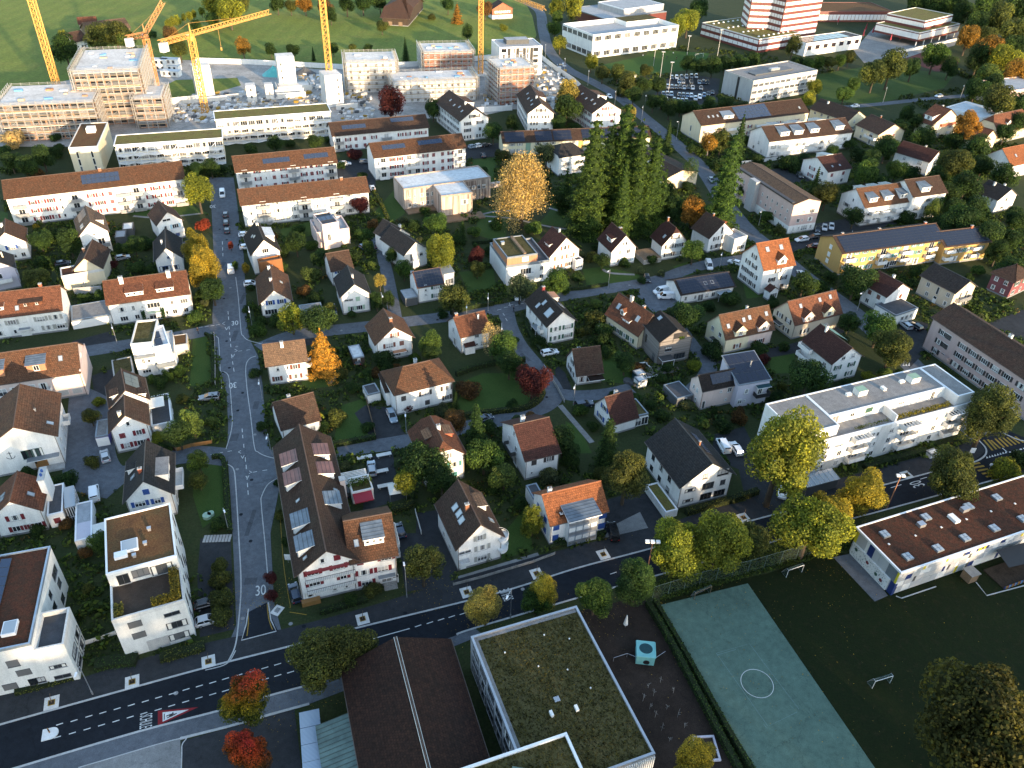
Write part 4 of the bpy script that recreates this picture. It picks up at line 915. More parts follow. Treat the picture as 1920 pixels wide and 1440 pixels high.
b.sh='greyshut';b.gable(4.4,'p','white','tred',.4);b.win('f','0:.42W .55n .62k .70k .84S;1:.44n .55S .66k .80S .93S;0:.95S');b.dorm('f',.46,.3,2.8,1.0,roof='tred',nw=2,win='n');b.dorm('f',.74,.34,5.2,1.0,roof='tmid',wall='tred',nw=2,win='n');b.chim(.83,.55,1.2,'orangeshut');b.win('r','1:.5k;2:.5k;0:.3k');b.sky('f',.62,.3)
box_part(b,'entrance_bay',b.wx*.18,b.wx*.36,-b.wy-.05,-b.wy+.3,0,6.0,'offwhite');b.canopy('f',.59,.69,2.4,1.2)
b=H('row of white garage doors under one grey flat roof between two white blocks','garage row',(134,602),(210,589),(138,573),2.6,'garage',name='garage');b.flat('white','slate',.12,'zinc');b.grid('f',5,(0,),'g',.02,.98)
b=H('white apartment house with red roof, twin shed dormers and cypresses at its door','twin-dormer white house',(198,573),(357,551),11,6.4,'apartment block')
b.gable(4.3,'p','white','tred',.4);b.sh=None;b.win('f','0:.15W .31w .68n .78w .92w;1:.15W .29w .40k .66k .77w .92W;1:.54L;2.0:.9w .5W'.replace(';2.0:.9w .5W',''));b.dorm('f',.35,.24,4.2,1.2,roof='tred',nw=3,win='k',slope=.3);b.dorm('f',.71,.24,4.2,1.2,roof='tred',nw=3,win='k',slope=.3);b.chim(.22,.42,1.6,'white',1.0,.8);b.chim(.78,.42,1.6,'white',1.0,.8);b.canopy('f',.45,.62,2.5,1.1,'palegreenshut');b.win('f','0:.5t .58t');b.win('r','0:.3w;1:.3w .7w')
for x in(-2.2,2.6):o=put('clipped_cypress',leafbox(.9,.9,3.6,260,.35,3),b.root,b.mx@Matrix.Translation((x,-b.wy-.8,0)));o.color=(.02,.05,.015,1)
b=H('small white house with dark roof below a flat-roofed cream annex','house with cream annex',(135,508),(193,504),(197,468),5.0);b.gable(3.6,'q','cream','tmid',.4);b.chim(.3,.6,1.0,'copperwall')
c=b.sub((115,520),(194,506),5.5,4.4);c.flat('cream','sedumred',.35,'concretelight',wallname='annex');c.win('f','0:.45k');box_part(b,'garden_wall',-b.wx,b.wx,-11,-10.7,0,2.2,'concrete')
b=H('white house at the far left edge with slate-grey roof and red side shutters','red-side-shutter house',(-32,514),(30,502),(41,474),6.2);b.sh='redshut';b.gable(3.0,'q','lilac','tgrey',.4);b.win('r','0:.25S .7S;1:.25S .7S');b.balc('f',.1,.8,3.0,1.6,'white');b.win('f','1:.3L');b.chim(.7,.5,1.5,'cream',.35,.35)
b=H('white gabled house with half brown, half shaded roof and blue shutters','edge house with blue shutters',(-18,463),(50,453),(62,425),5.6);b.sh='blueshut';b.gable(3.8,'q','white','tbrown',.4);b.win('f','0:.5W .82w;1:.55S');b.win('r','0:.3w .7w;1:.3s .7s');b.chim(.4,.6,1.0,'offwhite')
b=H('tall white house with pale beige roof, black panels and glazed terrace','beige-roofed house',(147,444),(205,434),(212,400),6.8);b.gable(4.0,'q','white','tbeige',.4);b.win('f','1.8:.5k;1:.7t;0:.75W');b.pv('l',.5,.95,.3,.9,3,2);b.dorm('r',.45,.2,4,1.5,roof='tbeige');b.sky('l',.2,.4,.3,.4);b.balc('f',.1,.95,2.9,1.6,'zinc')
b=H('white house with weathered brown roof and blue blinds beside the street','blue-blind house',(293,424),(344,413),(343,388),5.8);b.gable(3.8,'q','white','tmid',.4);b.win('f','1:.3W .7S;1.9:.4H','paleblueshut');b.win('f','0:.72c','blueshut');b.win('r','0:.3w .7w;1:.5w');b.balc('f',.5,.98,2.7,1.2,'white')
b=H('white house with dark roof and blue window under the gable','dark-roofed garden house',(288,491),(344,484),(342,446),4.4);b.gable(3.8,'q','white','tgrey',.5);b.win('f','1.2:.5k;0:.3L .7W',fr='blueshut');b.chim(.36,.4,1.1,'white',.5,.5)
for u,v,k in((240,425,'canvas'),(226,440,'flatgrey')):
 b=H('small glass-roofed garden shelter with %s roof between the left-hand gardens'%('white' if k=='canvas' else 'grey'),'garden shelter',(u-11,v+6),(u+9,v+4),5,2.4,'shed',name='garden_shed',land=False);b.flat('darkgrey',k,.1,'darkmetal')
# == street side, middle
b=H('long brown-roofed corner inn with red shutters, red and zinc dormers','red-shuttered corner inn',(552,1083),(680,1053),(523,836),7.6,'apartment block',name='corner_house')
b.sh='redshut';b.gable(4.6,'q','white','tmid',.6)
for p,k in((.78,'reddorm'),(.62,'reddorm'),(.30,'zincdorm'),(.14,'zincdorm')):b.dorm('l',p,.22,3.4,1.7,roof=k,win='w',nw=2,slope=.22)
for p,k in((.80,'reddorm'),(.64,'reddorm'),(.40,'zincdorm')):b.dorm('r',p,.25,3.2,1.6,roof=k,win='w',nw=2,slope=.22)
b.win('f','0.05:.14W .55n .75n;1:.24S .72s;2.0:.24S .66S .97s;2.85:.42n .66c'.replace('.97s',''),'redshut');b.balc('f',.1,.92,2.75,.75,'bars',.85,slab='offwhite');b.balc('f',.1,.92,5.5,.75,'bars',.85,slab='offwhite');b.awning('f',.12,.88,7.7,.5,'redpaint',.12);b.sky('l',.45,.5,.22,.35,.06,.4,w=.6,h=.9);b.sky('r',.5,.3,w=.6,h=.9);box_part(b,'shop_crate_display',-5.4,-2.2,-b.wy-1.0,-b.wy-.1,0,1.0,'orangewood')
m=M();m.box(b.wx+.1,b.wx+1.1,2.2,3.4,0,8.9,0);m.box(b.wx,b.wx+1.2,2.1,3.5,8.9,9.05,1);b.part('chimney',m,['palepink','granite'])
c=b.sub((655,1059),(748,1041),12.5,7.6);c.sh='redshut';c.gable(4.4,'p','white','tbrown',.5,wallname='wing_wall');c.win('f','0:.28S .80B;1:.24S .68S;2:.18c .78S;0:.95d'.replace('2:','2.0:'),'redshut');c.dorm('f',.55,.35,3.4,1.7,roof='zincdorm',nw=3,win='k',slope=.2);c.sky('f',.2,.45,w=.8,h=1.3);c.balc('r',.3,.75,5.4,1.2,'white');c.balc('r',.3,.75,2.7,1.2,'white');c.canopy('f',.55,.95,2.7,.9,'zinc')
for i in range(4):box_part(c,'step',c.wx-2.6-.0,c.wx-.2,-c.wy-.35*(4-i),-c.wy-.35*(3-i),0,.17*(i+1),'stone')
p0=P(655,895,3);q=empty('pergola',(p0.x,p0.y,0),b.ang);tag(q,'white slatted pergola on posts behind the corner inn','pergola')
for i in range(9):m=M();m.box(-3.6,3.6,-1.8+i*.42,-1.66+i*.42,2.9,3.05);m.make('slat',['white'],q)
for sx in(-3.4,3.4):m=M();m.box(sx-.08,sx+.08,-1.9,1.9,2.74,2.9);m.make('beam',['white'],q);[(lambda mm:(mm.bar((sx,sy,0),(sx,sy,2.75),.08),mm.make('post',['white'],q)))(M())for sy in(-1.6,1.6)]
b=H('flat-roofed white kitchen annex with bright red awning behind the corner inn','red-awning annex',(660,926),(700,917),(657,898),2.8,'annex',name='annex');b.flat('white','sedumolive',.3,'white');b.awning('f',.02,.9,2.7,2.2,'scarlet',.5);b.win('f','0:.3t .7t');planter(b,-2.5,2.5,-.8,1.2,2.8,1.1,(.06,.10,.02),350,9)
b=H('white gabled house with grey shutters and round corner balconies','round-balcony house',(855,1033),(947,1007),(822,943),6.0);b.sh='greyshut';b.gable(4.9,'q','white','tmid',.5)
b.win('f','0:.56S;1:.56S;2:.50s;0:.12d','greyshut');b.win('f','1:.16H');b.sky('l',.62,.55,.47,.57,.34,.55,w=1.3,h=1.5);b.chim(.42,.42,1.3,'brick');b.dorm('r',.62,.3,3.4,1.5,roof='tbeige',slope=.2);b.sky('r',.28,.3);b.canopy('f',.02,.24,2.6,1.1,'granite');b.win('l','0:.3w .6w')
for z in(2.8,5.4):
 m=M();cx,cy=b.wx-.2,-b.wy+.3;ring=[(cx+1.6*math.cos(a),cy+1.6*math.sin(a))for a in[math.radians(-100+20*i)for i in range(12)]]
 m.poly([(x,y,z)for x,y in ring]+[(cx-.5,cy,z)]);m.poly(([(x,y,z-.2)for x,y in ring]+[(cx-.5,cy,z-.2)])[::-1])
 for p,q in zip(ring,ring[1:]):m.poly([(*p,z-.2),(*q,z-.2),(*q,z+.55),(*p,z+.55)]);m.bar((*p,z+.9),(*q,z+.9),.04)
 b.part('balcony',m,['white'])
b=H('white house with bright orange roof and glazed grey balcony tower in front','orange-roofed balcony house',(1031,987),(1143,959),9.5,5.6);b.sh='blueshut';b.fr='blueshut';b.gable(3.8,'p','white','torange',.4)
b.win('f','0:.10c .92C;1:.10c .92C','blueshut');b.win('l','0:.3c .7c;1:.3c .7c','blueshut');b.chim(.16,.58,1.0,'white');b.chim(.22,.12,.5,'torange',.5,.5)
x0,x1,y0=-2.7,3.3,-b.wy-1.5;m=M();m.box(x0+.1,x1-.1,y0+.1,-b.wy+3.4,.3,6.6,0);b.part('bay_wall',m,['panelwhite'])
for x in np.linspace(x0,x1,5):m=M();m.bar((x,y0-.02,0),(x,y0-.02,7.2),.08);b.part('post',m,['bluemetal'])
for z in(.3,2.7,5.1):
 m=M();m.box(x0,x1,y0-.1,y0+.08,z-.12,z+.12,0);m.box(x0,x1,y0-.06,y0-.02,z+.12,z+1.0,1);b.part('balcony_rail',m,['bluemetal','metal'])
m=M();m.poly([(x0-.4,y0-.6,7.2),(x1+.4,y0-.6,7.2),(x1+.4,-b.wy+2.4,7.7),(x0-.4,-b.wy+2.4,7.7)]);m.poly([(x0-.4,-b.wy+2.4,7.5),(x1+.4,-b.wy+2.4,7.5),(x1+.4,y0-.6,7.0),(x0-.4,y0-.6,7.0)],1);m.poly([(x0-.4,y0-.6,7.0),(x1+.4,y0-.6,7.0),(x1+.4,y0-.6,7.2),(x0-.4,y0-.6,7.2)],1);m.poly([(x0-.4,-b.wy+2.4,7.7),(x0-.4,-b.wy+2.4,7.5),(x0-.4,y0-.6,7.0),(x0-.4,y0-.6,7.2)],1);m.poly([(x1+.4,y0-.6,7.0),(x1+.4,-b.wy+2.4,7.5),(x1+.4,-b.wy+2.4,7.7),(x1+.4,y0-.6,7.2)],1);b.part('bay_roof',m,['zincdorm','whitemetal'])
b=H('large white house with anthracite roof, big windows and low green annex','anthracite-roofed house',(1275,916),(1381,890),(1204,829),6.4);b.fr='darkframe';b.gable(4.8,'q','white','tgrey',.6);b.fh=2.9
b.win('f','0:.20H .55B;1:.20H .84w .55B;1.95:.45w .80B'.replace('1.95','2.0'),fr='darkframe');b.win('f','0:.82B');b.win('l','0:.2w .45w .7w;1:.2w .45w .7w');b.chim(.56,.42,1.0,'brick',.35,.35);b.pv('r',.28,.72,.55,.78,7,1,'pvblue')
c=b.sub((1248,962),(1271,956),(1213,910),1.7);c.flat('white','sedumgreen',.2,'whitemetal',wallname='low_annex')
b=H('white house with steep dark roof and few small shuttered windows','dark-roofed white cube house',(984,866),(1053,849),(943,790),5.6);b.sh='darkshut';b.gable(4.4,'p','white','tmaroon',.4);b.win('f','1:.25c .70s;0:.2k .72k','darkshut');b.win('l','0:.3w .6t;1:.3w .6w;2.2:.5n');b.chim(.35,.62,1.4,'white',.8,.7);b.balc('l',.3,.6,2.7,1.2,'darkmetal')
b=H('three-storey house with half-hipped red brown roof and teal shutters','teal-shuttered house',(793,873),(877,853),(772,807),6.6);b.sh='tealshut';b.gable(4.0,'q','white','tred',.6,hip=.35);b.win('f','0:.25s .75c;1:.30S .75S;2:.42w .62w','tealshut');b.dorm('l',.55,.45,2.6,.7,roof='tbeige',wall='glass',slope=.35);b.dorm('r',.55,.35,2.8,1.0,roof='tbeige',wall='orangeshut',slope=.25);b.chim(.54,.5,1.0,'white');b.win('l','0:.4w;1:.4w')
b=H('villa with broad hipped brown roof and dark shutters by the round lawn','hip-roofed villa',(738,742),(853,714),(722,694),6.2,'villa',name='villa');b.sh='darkshut';b.gable(3.6,'p','white','tbrown',.5,hip=1.0);b.win('f','0:.55c .90s;1:.14c .52S .90S','darkshut');b.chim(.55,.8,1.2,'white');c=b.sub((722,737),(742,733),6.5,4.0);c.mono(5.2,'white','tmid',.3);box_part(b,'terrace_roof',-2.8,2.2,b.wy-1,b.wy+3.0,3.0,3.2,'flatpale')
b=H('white house with long brown roof sweeping low at the front','low-eaved street house',(526,808),(603,787),9.0,3.6);b.gable(4.6,'p','white','tmid',.4);b.win('f','0:.5w .8w .3k');b.chim(.42,.62,1.1,'white');b.win('r','0:.4w;1.1:.5w');b.balc('f',.35,.6,1.2,1.0,'zinc')
b=H('white cube house with pale brown roof, white chimney and red-brown shutters','red-brown-shuttered house',(497,688),(578,677),8.5,5.8);b.sh='brownshut';b.gable(3.6,'p','white','tbeige',.5);b.win('f','0:.2s .68S;1:.25n .5n .70s;0:.95k','brownshut');b.chim(.45,.40,1.3,'white');b.balc('r',.2,.5,2.8,1.2,'white')
b=H('white gabled house with brown roof and dark red shutters on the side street','brown-gabled house',(703,648),(778,633),(688,610),5.6);b.sh='brownshut';b.gable(4.2,'q','white','tbrown',.6);b.win('f','0:.55W .85k;1:.35S .70c;2:.52s','brownshut');b.chim(.50,.3,.9,'brick');b.canopy('f',.42,.8,2.5,1.4,'copperwall')
b=H('white house with red speckled roof and small porch','porch house',(863,634),(922,620),9.0,5.0);b.gable(3.6,'p','white','tred',.4);b.win('f','1:.55w;0:.55k .75w');b.win('l','0:.5t;1:.4w');b.chim(.12,.55,1.0,'orangeshut');b.chim(.72,.35,1.1,'white',.35,.35);c=b.sub((872,652),(893,648),2.4,2.4);c.mono(3.2,'white','tmaroon',.2)
b=H('white house with green shutters, dark roof and big glass skylights','skylight house',(1025,614),(1083,602),(988,564),5.8);b.sh='greenshut';b.gable(3.8,'q','white','tdark',.5);b.win('f','0:.3S .75S;1:.3S .75S','greenshut');b.sky('l',.55,.65,.62,.35,w=1.0,h=1.6);b.sky('l',.25,.5,w=2.4,h=2.4);b.dorm('r',.75,.3,3,1.3,roof='copperwall');b.sky('r',.45,.4,w=1.6,h=2.0);b.chim(.5,.85,1.0,'redpaint');b.win('l','0:.4w .75w;1:.2w .5w .75w');b.balc('l',.7,.85,2.7,1.0,'white');b.canopy('l',.5,.72,2.6,1.6,'zinc',True)
b=H('small white house with steep dark brown roof reaching down to its terrace','steep dark-roofed cottage',(1080,706),(1133,699),8.6,3.0);b.gable(5.2,'p','white','tmid',.4);b.win('l','0:.3s .6s;1:.5s','darkshut');b.win('f','0:.2w .6B',fr='brownshut');b.chim(.3,.62,.6,'white');b.canopy('f',.4,1.0,2.3,2.2,'tmid')
b=H('white cottage with maroon-black roof and blue shutters on the gable','blue-gable cottage',(1148,798),(1199,783),8.6,3.2);b.sh='blueshut';b.gable(5.0,'p','white','tmaroon',.4);b.win('l','0:.35S .7S;1.2:.5S','blueshut');b.chim(.5,.62,1.2,'white');c=b.sub((1186,783),(1216,776),6,2.9);c.flat('white','sedumolive',.2,'zinc',wallname='annex');c.win('f','0:.4t .8t')
b=H('grey wood-clad house with cut-out loggia in its dark gable roof','wood-clad house',(1237,643),(1299,632),(1200,607),6.8);b.fr='darkframe';b.gable(3.2,'q','boardgrey','tdark',.08,plinth=False);b.win('f','0:.72B .30w;1:.30W;0:.55v');b.win('l','0:.8d;1:.3v');b.canopy('f',.02,.4,2.5,2.4,'darkmetal',True)
x,y=.6,-b.wy;m=M();m.box(x-1.5,x+2.3,y-.1,y+.05,6.4,8.8,0);m.box(x-1.5,x+2.3,y-.16,y-.08,6.2,7.2,1);b.part('loggia',m,['black','boardgrey']);b.sky('l',.75,.75,w=1.2,h=1.2);planter(b,.6,2.2,y-.4,y-.1,6.9,.7,(.07,.12,.02),160,3,.25)  # loggia is a flat black panel, its recess shade painted
b=H('old farmhouse with long rust-red tiled roof and skylights','rust-roofed farmhouse',(1197,632),(1243,614),(1149,583),4.2,'farmhouse',name='farmhouse');b.gable(5.4,'q','cream','tred',.4);b.sky('l',.8,.55,.25,.55,w=1.1,h=1.6);b.dorm('l',.62,.35,1.4,1.2,'gable','tred');b.dorm('l',.45,.2,2.6,.8,roof='tred');b.win('l','0:.2s .4s .6s .8s','greenshut');b.chim(.5,.62,1.2,'palepink',.6,.9);b.chim(.55,.3,.9,'brick')
b=H('low white workshop with solar panels covering its front roof slope','solar workshop',(1276,554),(1381,537),9.5,3.3,'workshop',name='workshop');b.gable(2.4,'p','white','tdark',.5);b.pv('f',.04,.97,.06,.97,14,5);b.sky('f',.50,.5,.62,.5,w=1.0,h=1.2);b.win('f','0:.1w .28w .38t .5w .62w .78B .92w');b.win('l','0:.3g');b.canopy('f',.66,.92,2.4,2.0,'skyglass',True)
b=H('tall white house with bright orange roof, gable dormer and dark shutters','tall orange-roofed house',(1432,508),(1493,497),(1387,475),8.2);b.sh='darkshut';b.gable(6.0,'p','white','torange',.5);b.dorm('f',.58,.12,3.0,1.5,'gable','torange');b.sky('f',.28,.72,.70,.72,w=1.2,h=1.5);b.win('f','0:.4s .75c;1:.35s .75s;2:.5s','darkshut');b.win('l','0:.2s .45s .7s;1:.2s .45s .7s;2:.3s .6s;3:.5s','darkshut');c=b.sub((1444,548),(1462,543),2.5,3.0);c.gable(1.2,'q','white','tmaroon',.2,wallname='bay');c.win('f','0:.5B',z0=-.3)
b=H('golden yellow apartment block with solar roof and white balconies','golden yellow block',(1580,476),(1776,450),(1533,443),7.6,'apartment block');b.sh='tealshut';b.gable(3.0,'p','yellow','tmid',.5);b.pv('f',.03,.98,.05,.93,24,6)
for p in(.07,.40,.62,.88):
 for z in(2.4,4.9):b.balc('f',p-.045,p+.045,z,1.3,'panelwhite');b.win('f','%g:%gt'%((z-2.4)/2.75+.9,p))
b.win('f','1:.14s .22s .30s .48s .54s .70s .77s .97s;2:.14s .22s .30s .48s .54s .70s .77s .97s;0:.14s .22S .30s .48t .54B .70B .77t .95B','tealshut');b.win('l','1.9:.5c;1:.5c;.2:.5c','panelwhite');b.chim(.1,.55,.6,'brick');b.chim(.45,.55,.6,'brick');b.chim(.9,.55,.7,'orangeshut')
c=b.sub((1772,464),(1861,453),11,6.4);c.sh='tealshut';c.gable(2.8,'p','yellow','tmid',.5,wallname='wing_wall');c.pv('f',.05,.96,.06,.92,11,6);c.win('f','0:.3B .6B .85w;1:.3s .4s .55s .85s','tealshut');c.chim(.75,.5,.7,'orangeshut')
for p in(.12,.70):
 for z in(2.0,4.4):c.balc('f',p-.09,p+.09,z,1.3,'panelwhite')
b=H('white house with maroon roof and flat-roofed white annex in front','maroon-roofed house',(1663,558),(1711,543),(1620,531),5.8);b.sh='brownshut';b.gable(3.2,'q','white','tmaroon',.5);b.win('f','1:.65c;0:.4w','brownshut');b.win('l','0:.3w .7w;1:.3c .7c','brownshut');b.chim(.62,.5,1.0,'white');c=b.sub((1680,592),(1722,578),7,3.4);c.flat('white','flatdark',.15,'zinc',wallname='annex');c.win('f','0:.35w .55w .75w')
b=H('beige modern house with dark roof and tall narrow windows','beige house',(1792,551),(1834,537),(1727,515),6.0);b.fr='frame';b.gable(3.0,'q','beige','tgrey',.5);b.win('l','0:.3w .55d .85w;1:.25w .55v .85w');b.win('f','0:.3t .7t;1:.35v .65v;2:.5n');b.balc('f',.2,.8,2.8,1.2,'metal')
b=H('dark pink house with hipped dark roof and white windows','dark pink house',(1857,511),(1903,531),11,5.6);b.gable(3.2,'p','redpink','tmid',.5,hip=.9);b.win('f','0:.25w .7w;1:.25w .7w');b.win('r','0:.2W .6w;1:.25S .7S')
b=H('long pinkish apartment block with dark grey-brown roof and dark shutters','long pinkish block',(1745,594),(1960,738),12.5,9.4,'apartment block');b.sh='darkshut';b.gable(3.2,'p','rosewall','tmid',.5)
for fl in(0,1,2):b.win('f','%d:.12s .18C .32S .42S .52S .62S .72S .84S'%fl,'darkshut')
b.win('l','0:.3w;1:.3w');b.win('f','2.0:.16W');b.chim(.5,.55,1.0,'offwhite',.9,.6);b.chim(.8,.45,.8,'palepink',.9,.6);b.balc('f',.18,.26,1.6,.9,'rosewall')
b=H('pale yellow and pink twin house with two gable dormers','yellow and pink twin house',(1360,638),(1454,618),(1325,604),4.6);b.sh='greyshut';b.gable(5.0,'p','paleyellow','tbrown',.4);b.dorm('f',.30,.05,3.4,1.5,'gable','tbrown','paleyellow');b.dorm('f',.76,.05,3.4,1.5,'gable','tred','palepink');b.win('f','0:.28s .75S','brownshut');b.win('l','0:.4w .8w;1:.3w .7w');b.sky('f',.12,.5,.44,.62,.56,.66,.9,.68,w=.9,h=1.2);b.chim(.6,.6,1.2,'white',.5,.5);box_part(b,'pink_half',.02,b.wx+.015,-b.wy-.015,b.wy-.2,.47,4.6,'palepink');b.canopy('l',.4,.7,2.4,1.4,'darkmetal')
b=H('beige twin house with red roof and two pointed gable dormers','beige twin house',(1490,611),(1581,588),(1459,577),4.6);b.sh='darkshut';b.gable(5.0,'p','beige','tred',.4);b.dorm('f',.28,.05,3.4,1.4,'gable','tred','palepink');b.dorm('f',.70,.05,3.4,1.4,'gable','tred','paleyellow');b.win('f','0:.26S .72w','darkshut');b.win('l','0:.3s .7s;1:.3s .7s','darkshut');b.sky('f',.22,.7,.62,.76,.84,.78,w=.9,h=1.2);b.canopy('l',.2,.55,2.5,1.5,'darkmetal')
b=H('white house with maroon roof and pale green metal lean-to roof','green lean-to house',(1560,684),(1621,669),(1502,637),6.2);b.sh='greenshut';b.gable(3.8,'q','white','tmaroon',.5);b.win('f','0:.25c .72s;1:.25s .72s;2:.35w .68w','greenshut');b.win('l','0:.6w;1:.8w','greenshut');b.chim(.45,.75,1.5,'offwhite',.6,.5);b.balc('l',.02,.4,2.7,1.6,'white');b.balc('l',.02,.4,5.2,1.6,'white');m=M();m.poly([(.4,1,10.05),(b.w/2+.8,1,6.6),(b.w/2+.8,b.d/2+.3,6.6),(.4,b.d/2+.3,10.05)]);b.part('lean_to_roof',m,['palegreen'])
b=H('lilac house with raised glass solar roof and black balcony','lilac solar house',(1317,735),(1386,721),(1297,708),5.6);b.gable(2.8,'p','palepink','tdark',.3);b.pv('f',.3,.9,.3,.9,5,2);b.win('f','0:.1v .75k;1:.55k .8w');b.win('l','0:.3n .6n;1:.3n .6n');c=b.sub((1385,723),(1448,712),9,6.8);c.mono(9.4,'lilac','zinc',.3);c.pv('f',.03,.97,.03,.97,6,3);c.win('f','0:.3k .15w;1:.3w .75t;2:.35k'.replace(';2:.35k',''));c.balc('f',.55,.98,3.0,1.5,'black');c.chim(.6,.5,1.6,'metal',.22,.22);c.canopy('f',.55,.98,5.6,1.4,'tealdark')
b=H('long white flat-roofed block with recessed penthouse terrace and slanted balconies','white flat-roofed block',(1497,841),(1823,756),(1432,775),9.0,'apartment block')
b.flat('panelwhite','slate',.3,'whitemetal');b.fh=2.75
for p in(.08,.34,.62,.90):
 for z in(2.9,5.6,8.3 if p!=.9 else 8.0):b.balc('f',p-.045,p+.045,z-.9,1.5,'panelwhite');b.win('f','%g:%gB'%((z-2.9)/2.75+.2,p))
 m=M();X=(p-.5)*2*b.wx
 for i in range(6):m.box(X-2.2+i*.85,X-2.1+i*.85,-b.wy-1.9,-b.wy,8.5,8.62)
 m.box(X-2.3,X+2.4,-b.wy-1.95,-b.wy-1.8,8.45,8.6);b.part('balcony_frame',m,['white'])
b.win('f','0:.17n .25w .42n .45w .53w .70w .74n .80w;1:.17w .25w .42w .45n .53w .70w .74n .80w;2:.17w .25n .42w .45n .53w .70w .80w','blind')
for p in(.21,.49,.76):box_part(b,'stair_panel',(p-.5)*2*b.wx-1.4,(p-.5)*2*b.wx+1.4,-b.wy-.05,-b.wy+.1,.4,9.0,'concretelight')
W,D=b.w,b.d
for x0,x1,y0 in((0,.22*W,1.0),(.9*W,W,.6),(.22*W-.02,.9*W+.02,4.2)):
 t=b.rel(x0,x1,y0,D,11.6,9.0);t.flat('panelwhite','slate',.12,'whitemetal',wallname='penthouse')
 if y0>4:t.win('f','0:.06t .2w .34C .48w .62W .78n .9t',z0=9.0);big=t
planter(big,-.5,big.wx-1,-big.wy-3.6,-big.wy-2.6,9.1,.9,(.12,.11,.02),900,12,.35);planter(big,-big.wx+5,-2,-big.wy-3.4,-big.wy-2.8,9.1,.6,(.06,.08,.02),250,13,.3);box_part(big,'terrace_divider',-1.2,-.9,-big.wy-4.0,-big.wy,9.0,11.0,'white')
for x in(-5.5,9.5):box_part(big,'lift_housing',x,x+2.4,-.5,1.4,11.5,13.0,'offwhite','palegreen');box_part(big,'air_vent',x-2.2,x-.9,.5,1.2,11.5,12.1,'white')
box_part(big,'air_vent',1.5,2.3,-.6,.6,11.5,12.2,'white')
b=H('glass-roofed bicycle shelter with mesh walls at the end of the white block','glass bicycle shelter',(1514,914),(1575,898),(1508,893),2.6,'shelter',name='bicycle_shelter');b.mono(3.0,'darkgrey','skyglass',.1)
for i in range(8):m=M();x=-b.w/2+i*b.w/7;m.bar((x,-b.d/2,2.66),(x,b.d/2,3.06),.05);b.part('glazing_bar',m,['whitemetal'])
# == street side, upper middle
b=H('white gabled house with blue shutters and half-lit brown roof by the street','blue-shuttered street house',(485,572),(549,564),(475,522),4.4);b.sh='blueshut';b.gable(3.8,'q','white','tbrown',.5);b.win('f','1:.32s .70s;0:.3L','blueshut');b.chim(.46,.4,.8,'palepink');b.chim(.46,.85,.9,'offwhite');b.sky('r',.5,.5,w=.8,h=.9)
b=H('white house with brown timber front annex and white roof dormer','timber-annex house',(470,480),(527,471),(462,443),6.4);b.gable(4.4,'q','white','tdark',.4);b.dorm('r',.6,.18,6,2.0,roof='flatpale',nw=2);b.sky('l',.6,.5,.5,.6,w=.8,h=1.0);b.win('f','2:.5W;1:.3n');b.chim(.5,.8,.6,'white');c=b.sub((487,496),(529,488),2.6,5.6);c.flat('brownwood','wood',.6,'brownwood',wallname='timber_annex');c.win('f','0:.6t;1:.5k',fr='frame')
b=H('pale pink modern cube house with solar panel roof','pale pink cube house',(604,423),(635,417),(598,401),8.2);b.flat('palepink','flatdark',.3,'palepink');[put('solar_panel',pv_mesh(1.4,2.6,'pvblue'),b.roof,Matrix.Translation((-2.2+i*1.5,0,b.he+.2))@Matrix.Rotation(.08,4,'X'))for i in range(4)]
b.win('f','2:.5w;1:.35t');c=b.sub((594,440),(655,431),10,4.6);c.flat('palepink','flatgrey',.7,'palepink',wallname='lower_storeys');c.win('f','0:.7w .3w;1:.7w'.replace(';1:.7w',''))
b=H('white house with dull brown roof and blue shutters among the gardens','garden house with blue shutters',(620,510),(664,502),8.5,4.8);b.sh='blueshut';b.gable(3.8,'p','white','tmid',.4);b.win('f','1:.4S .85w;0:.3w .7w','blueshut');b.win('l','0:.4w')
b=H('white gabled house with pale green shutters and dark half-lit roof','green-shuttered gable house',(637,559),(696,551),(623,522),5.6);b.sh='palegreenshut';b.gable(3.6,'q','white','tgrey',.5);b.win('f','0:.35s .6S;1:.25H .58c .9k','palegreenshut');b.chim(.52,.35,.9,'palepink',.5,.5)
b=H('white L-shaped house with dark slate roof beside the yellow tree','slate-roofed L-shaped house',(757,480),(803,466),(738,440),5.6);b.gable(3.4,'q','white','tgrey',.4);b.win('f','0:.3v;1:.3v .75w');b.win('l','0:.3w .7w;1:.5w');c=b.sub((733,454),(772,440),9,5.8);c.gable(3.4,'q','white','tgrey',.4,wallname='rear_wing');c.chim(.7,.3,1.0,'white')
b=H('white house with glossy black solar roof edged by red tiles','black solar-roofed house',(782,541),(834,532),8.0,5.0);b.sh='greenshut';b.gable(3.2,'p','white','tred',.3);b.pv('f',.03,.98,.03,.97,8,5);b.win('f','0:.72S;1:.72S','greenshut');b.win('f','1.3:.3k;.8:.3k;.3:.3k');b.chim(.05,.7,.5,'white');c=b.sub((832,514),(853,510),6,4.4);c.mono(5.4,'white','zinc',.2);c.win('f','0:.5B');c=b.sub((760,560),(783,556),5,2.6);c.flat('darkgrey','flatgrey',.05,'zinc',wallname='shed')
b=H('white modern house with copper-clad penthouse and moss-grown flat roof','copper penthouse house',(949,501),(1031,490),(940,455),6.2);b.flat('panelwhite','flatdark',.5,'zinc');b.win('f','0:.45B .82w .2c;1:.45Z .82w .25c','panelwhite');b.balc('f',.35,.62,2.7,.9,'white');t=b.sub((951,484),(1008,476),(939,447),9.0,6.0);t.zb=6.0;t.flat('copperwall','sedumolive',.25,'zinc',wallname='penthouse');t.win('f','0:.6C','panelwhite',z0=6.2);box_part(t,'roof_spine',.6,1.4,-t.wy+.6,t.wy-.4,8.9,9.6,'wood');vent(t,-3,2.5,.8,.9)
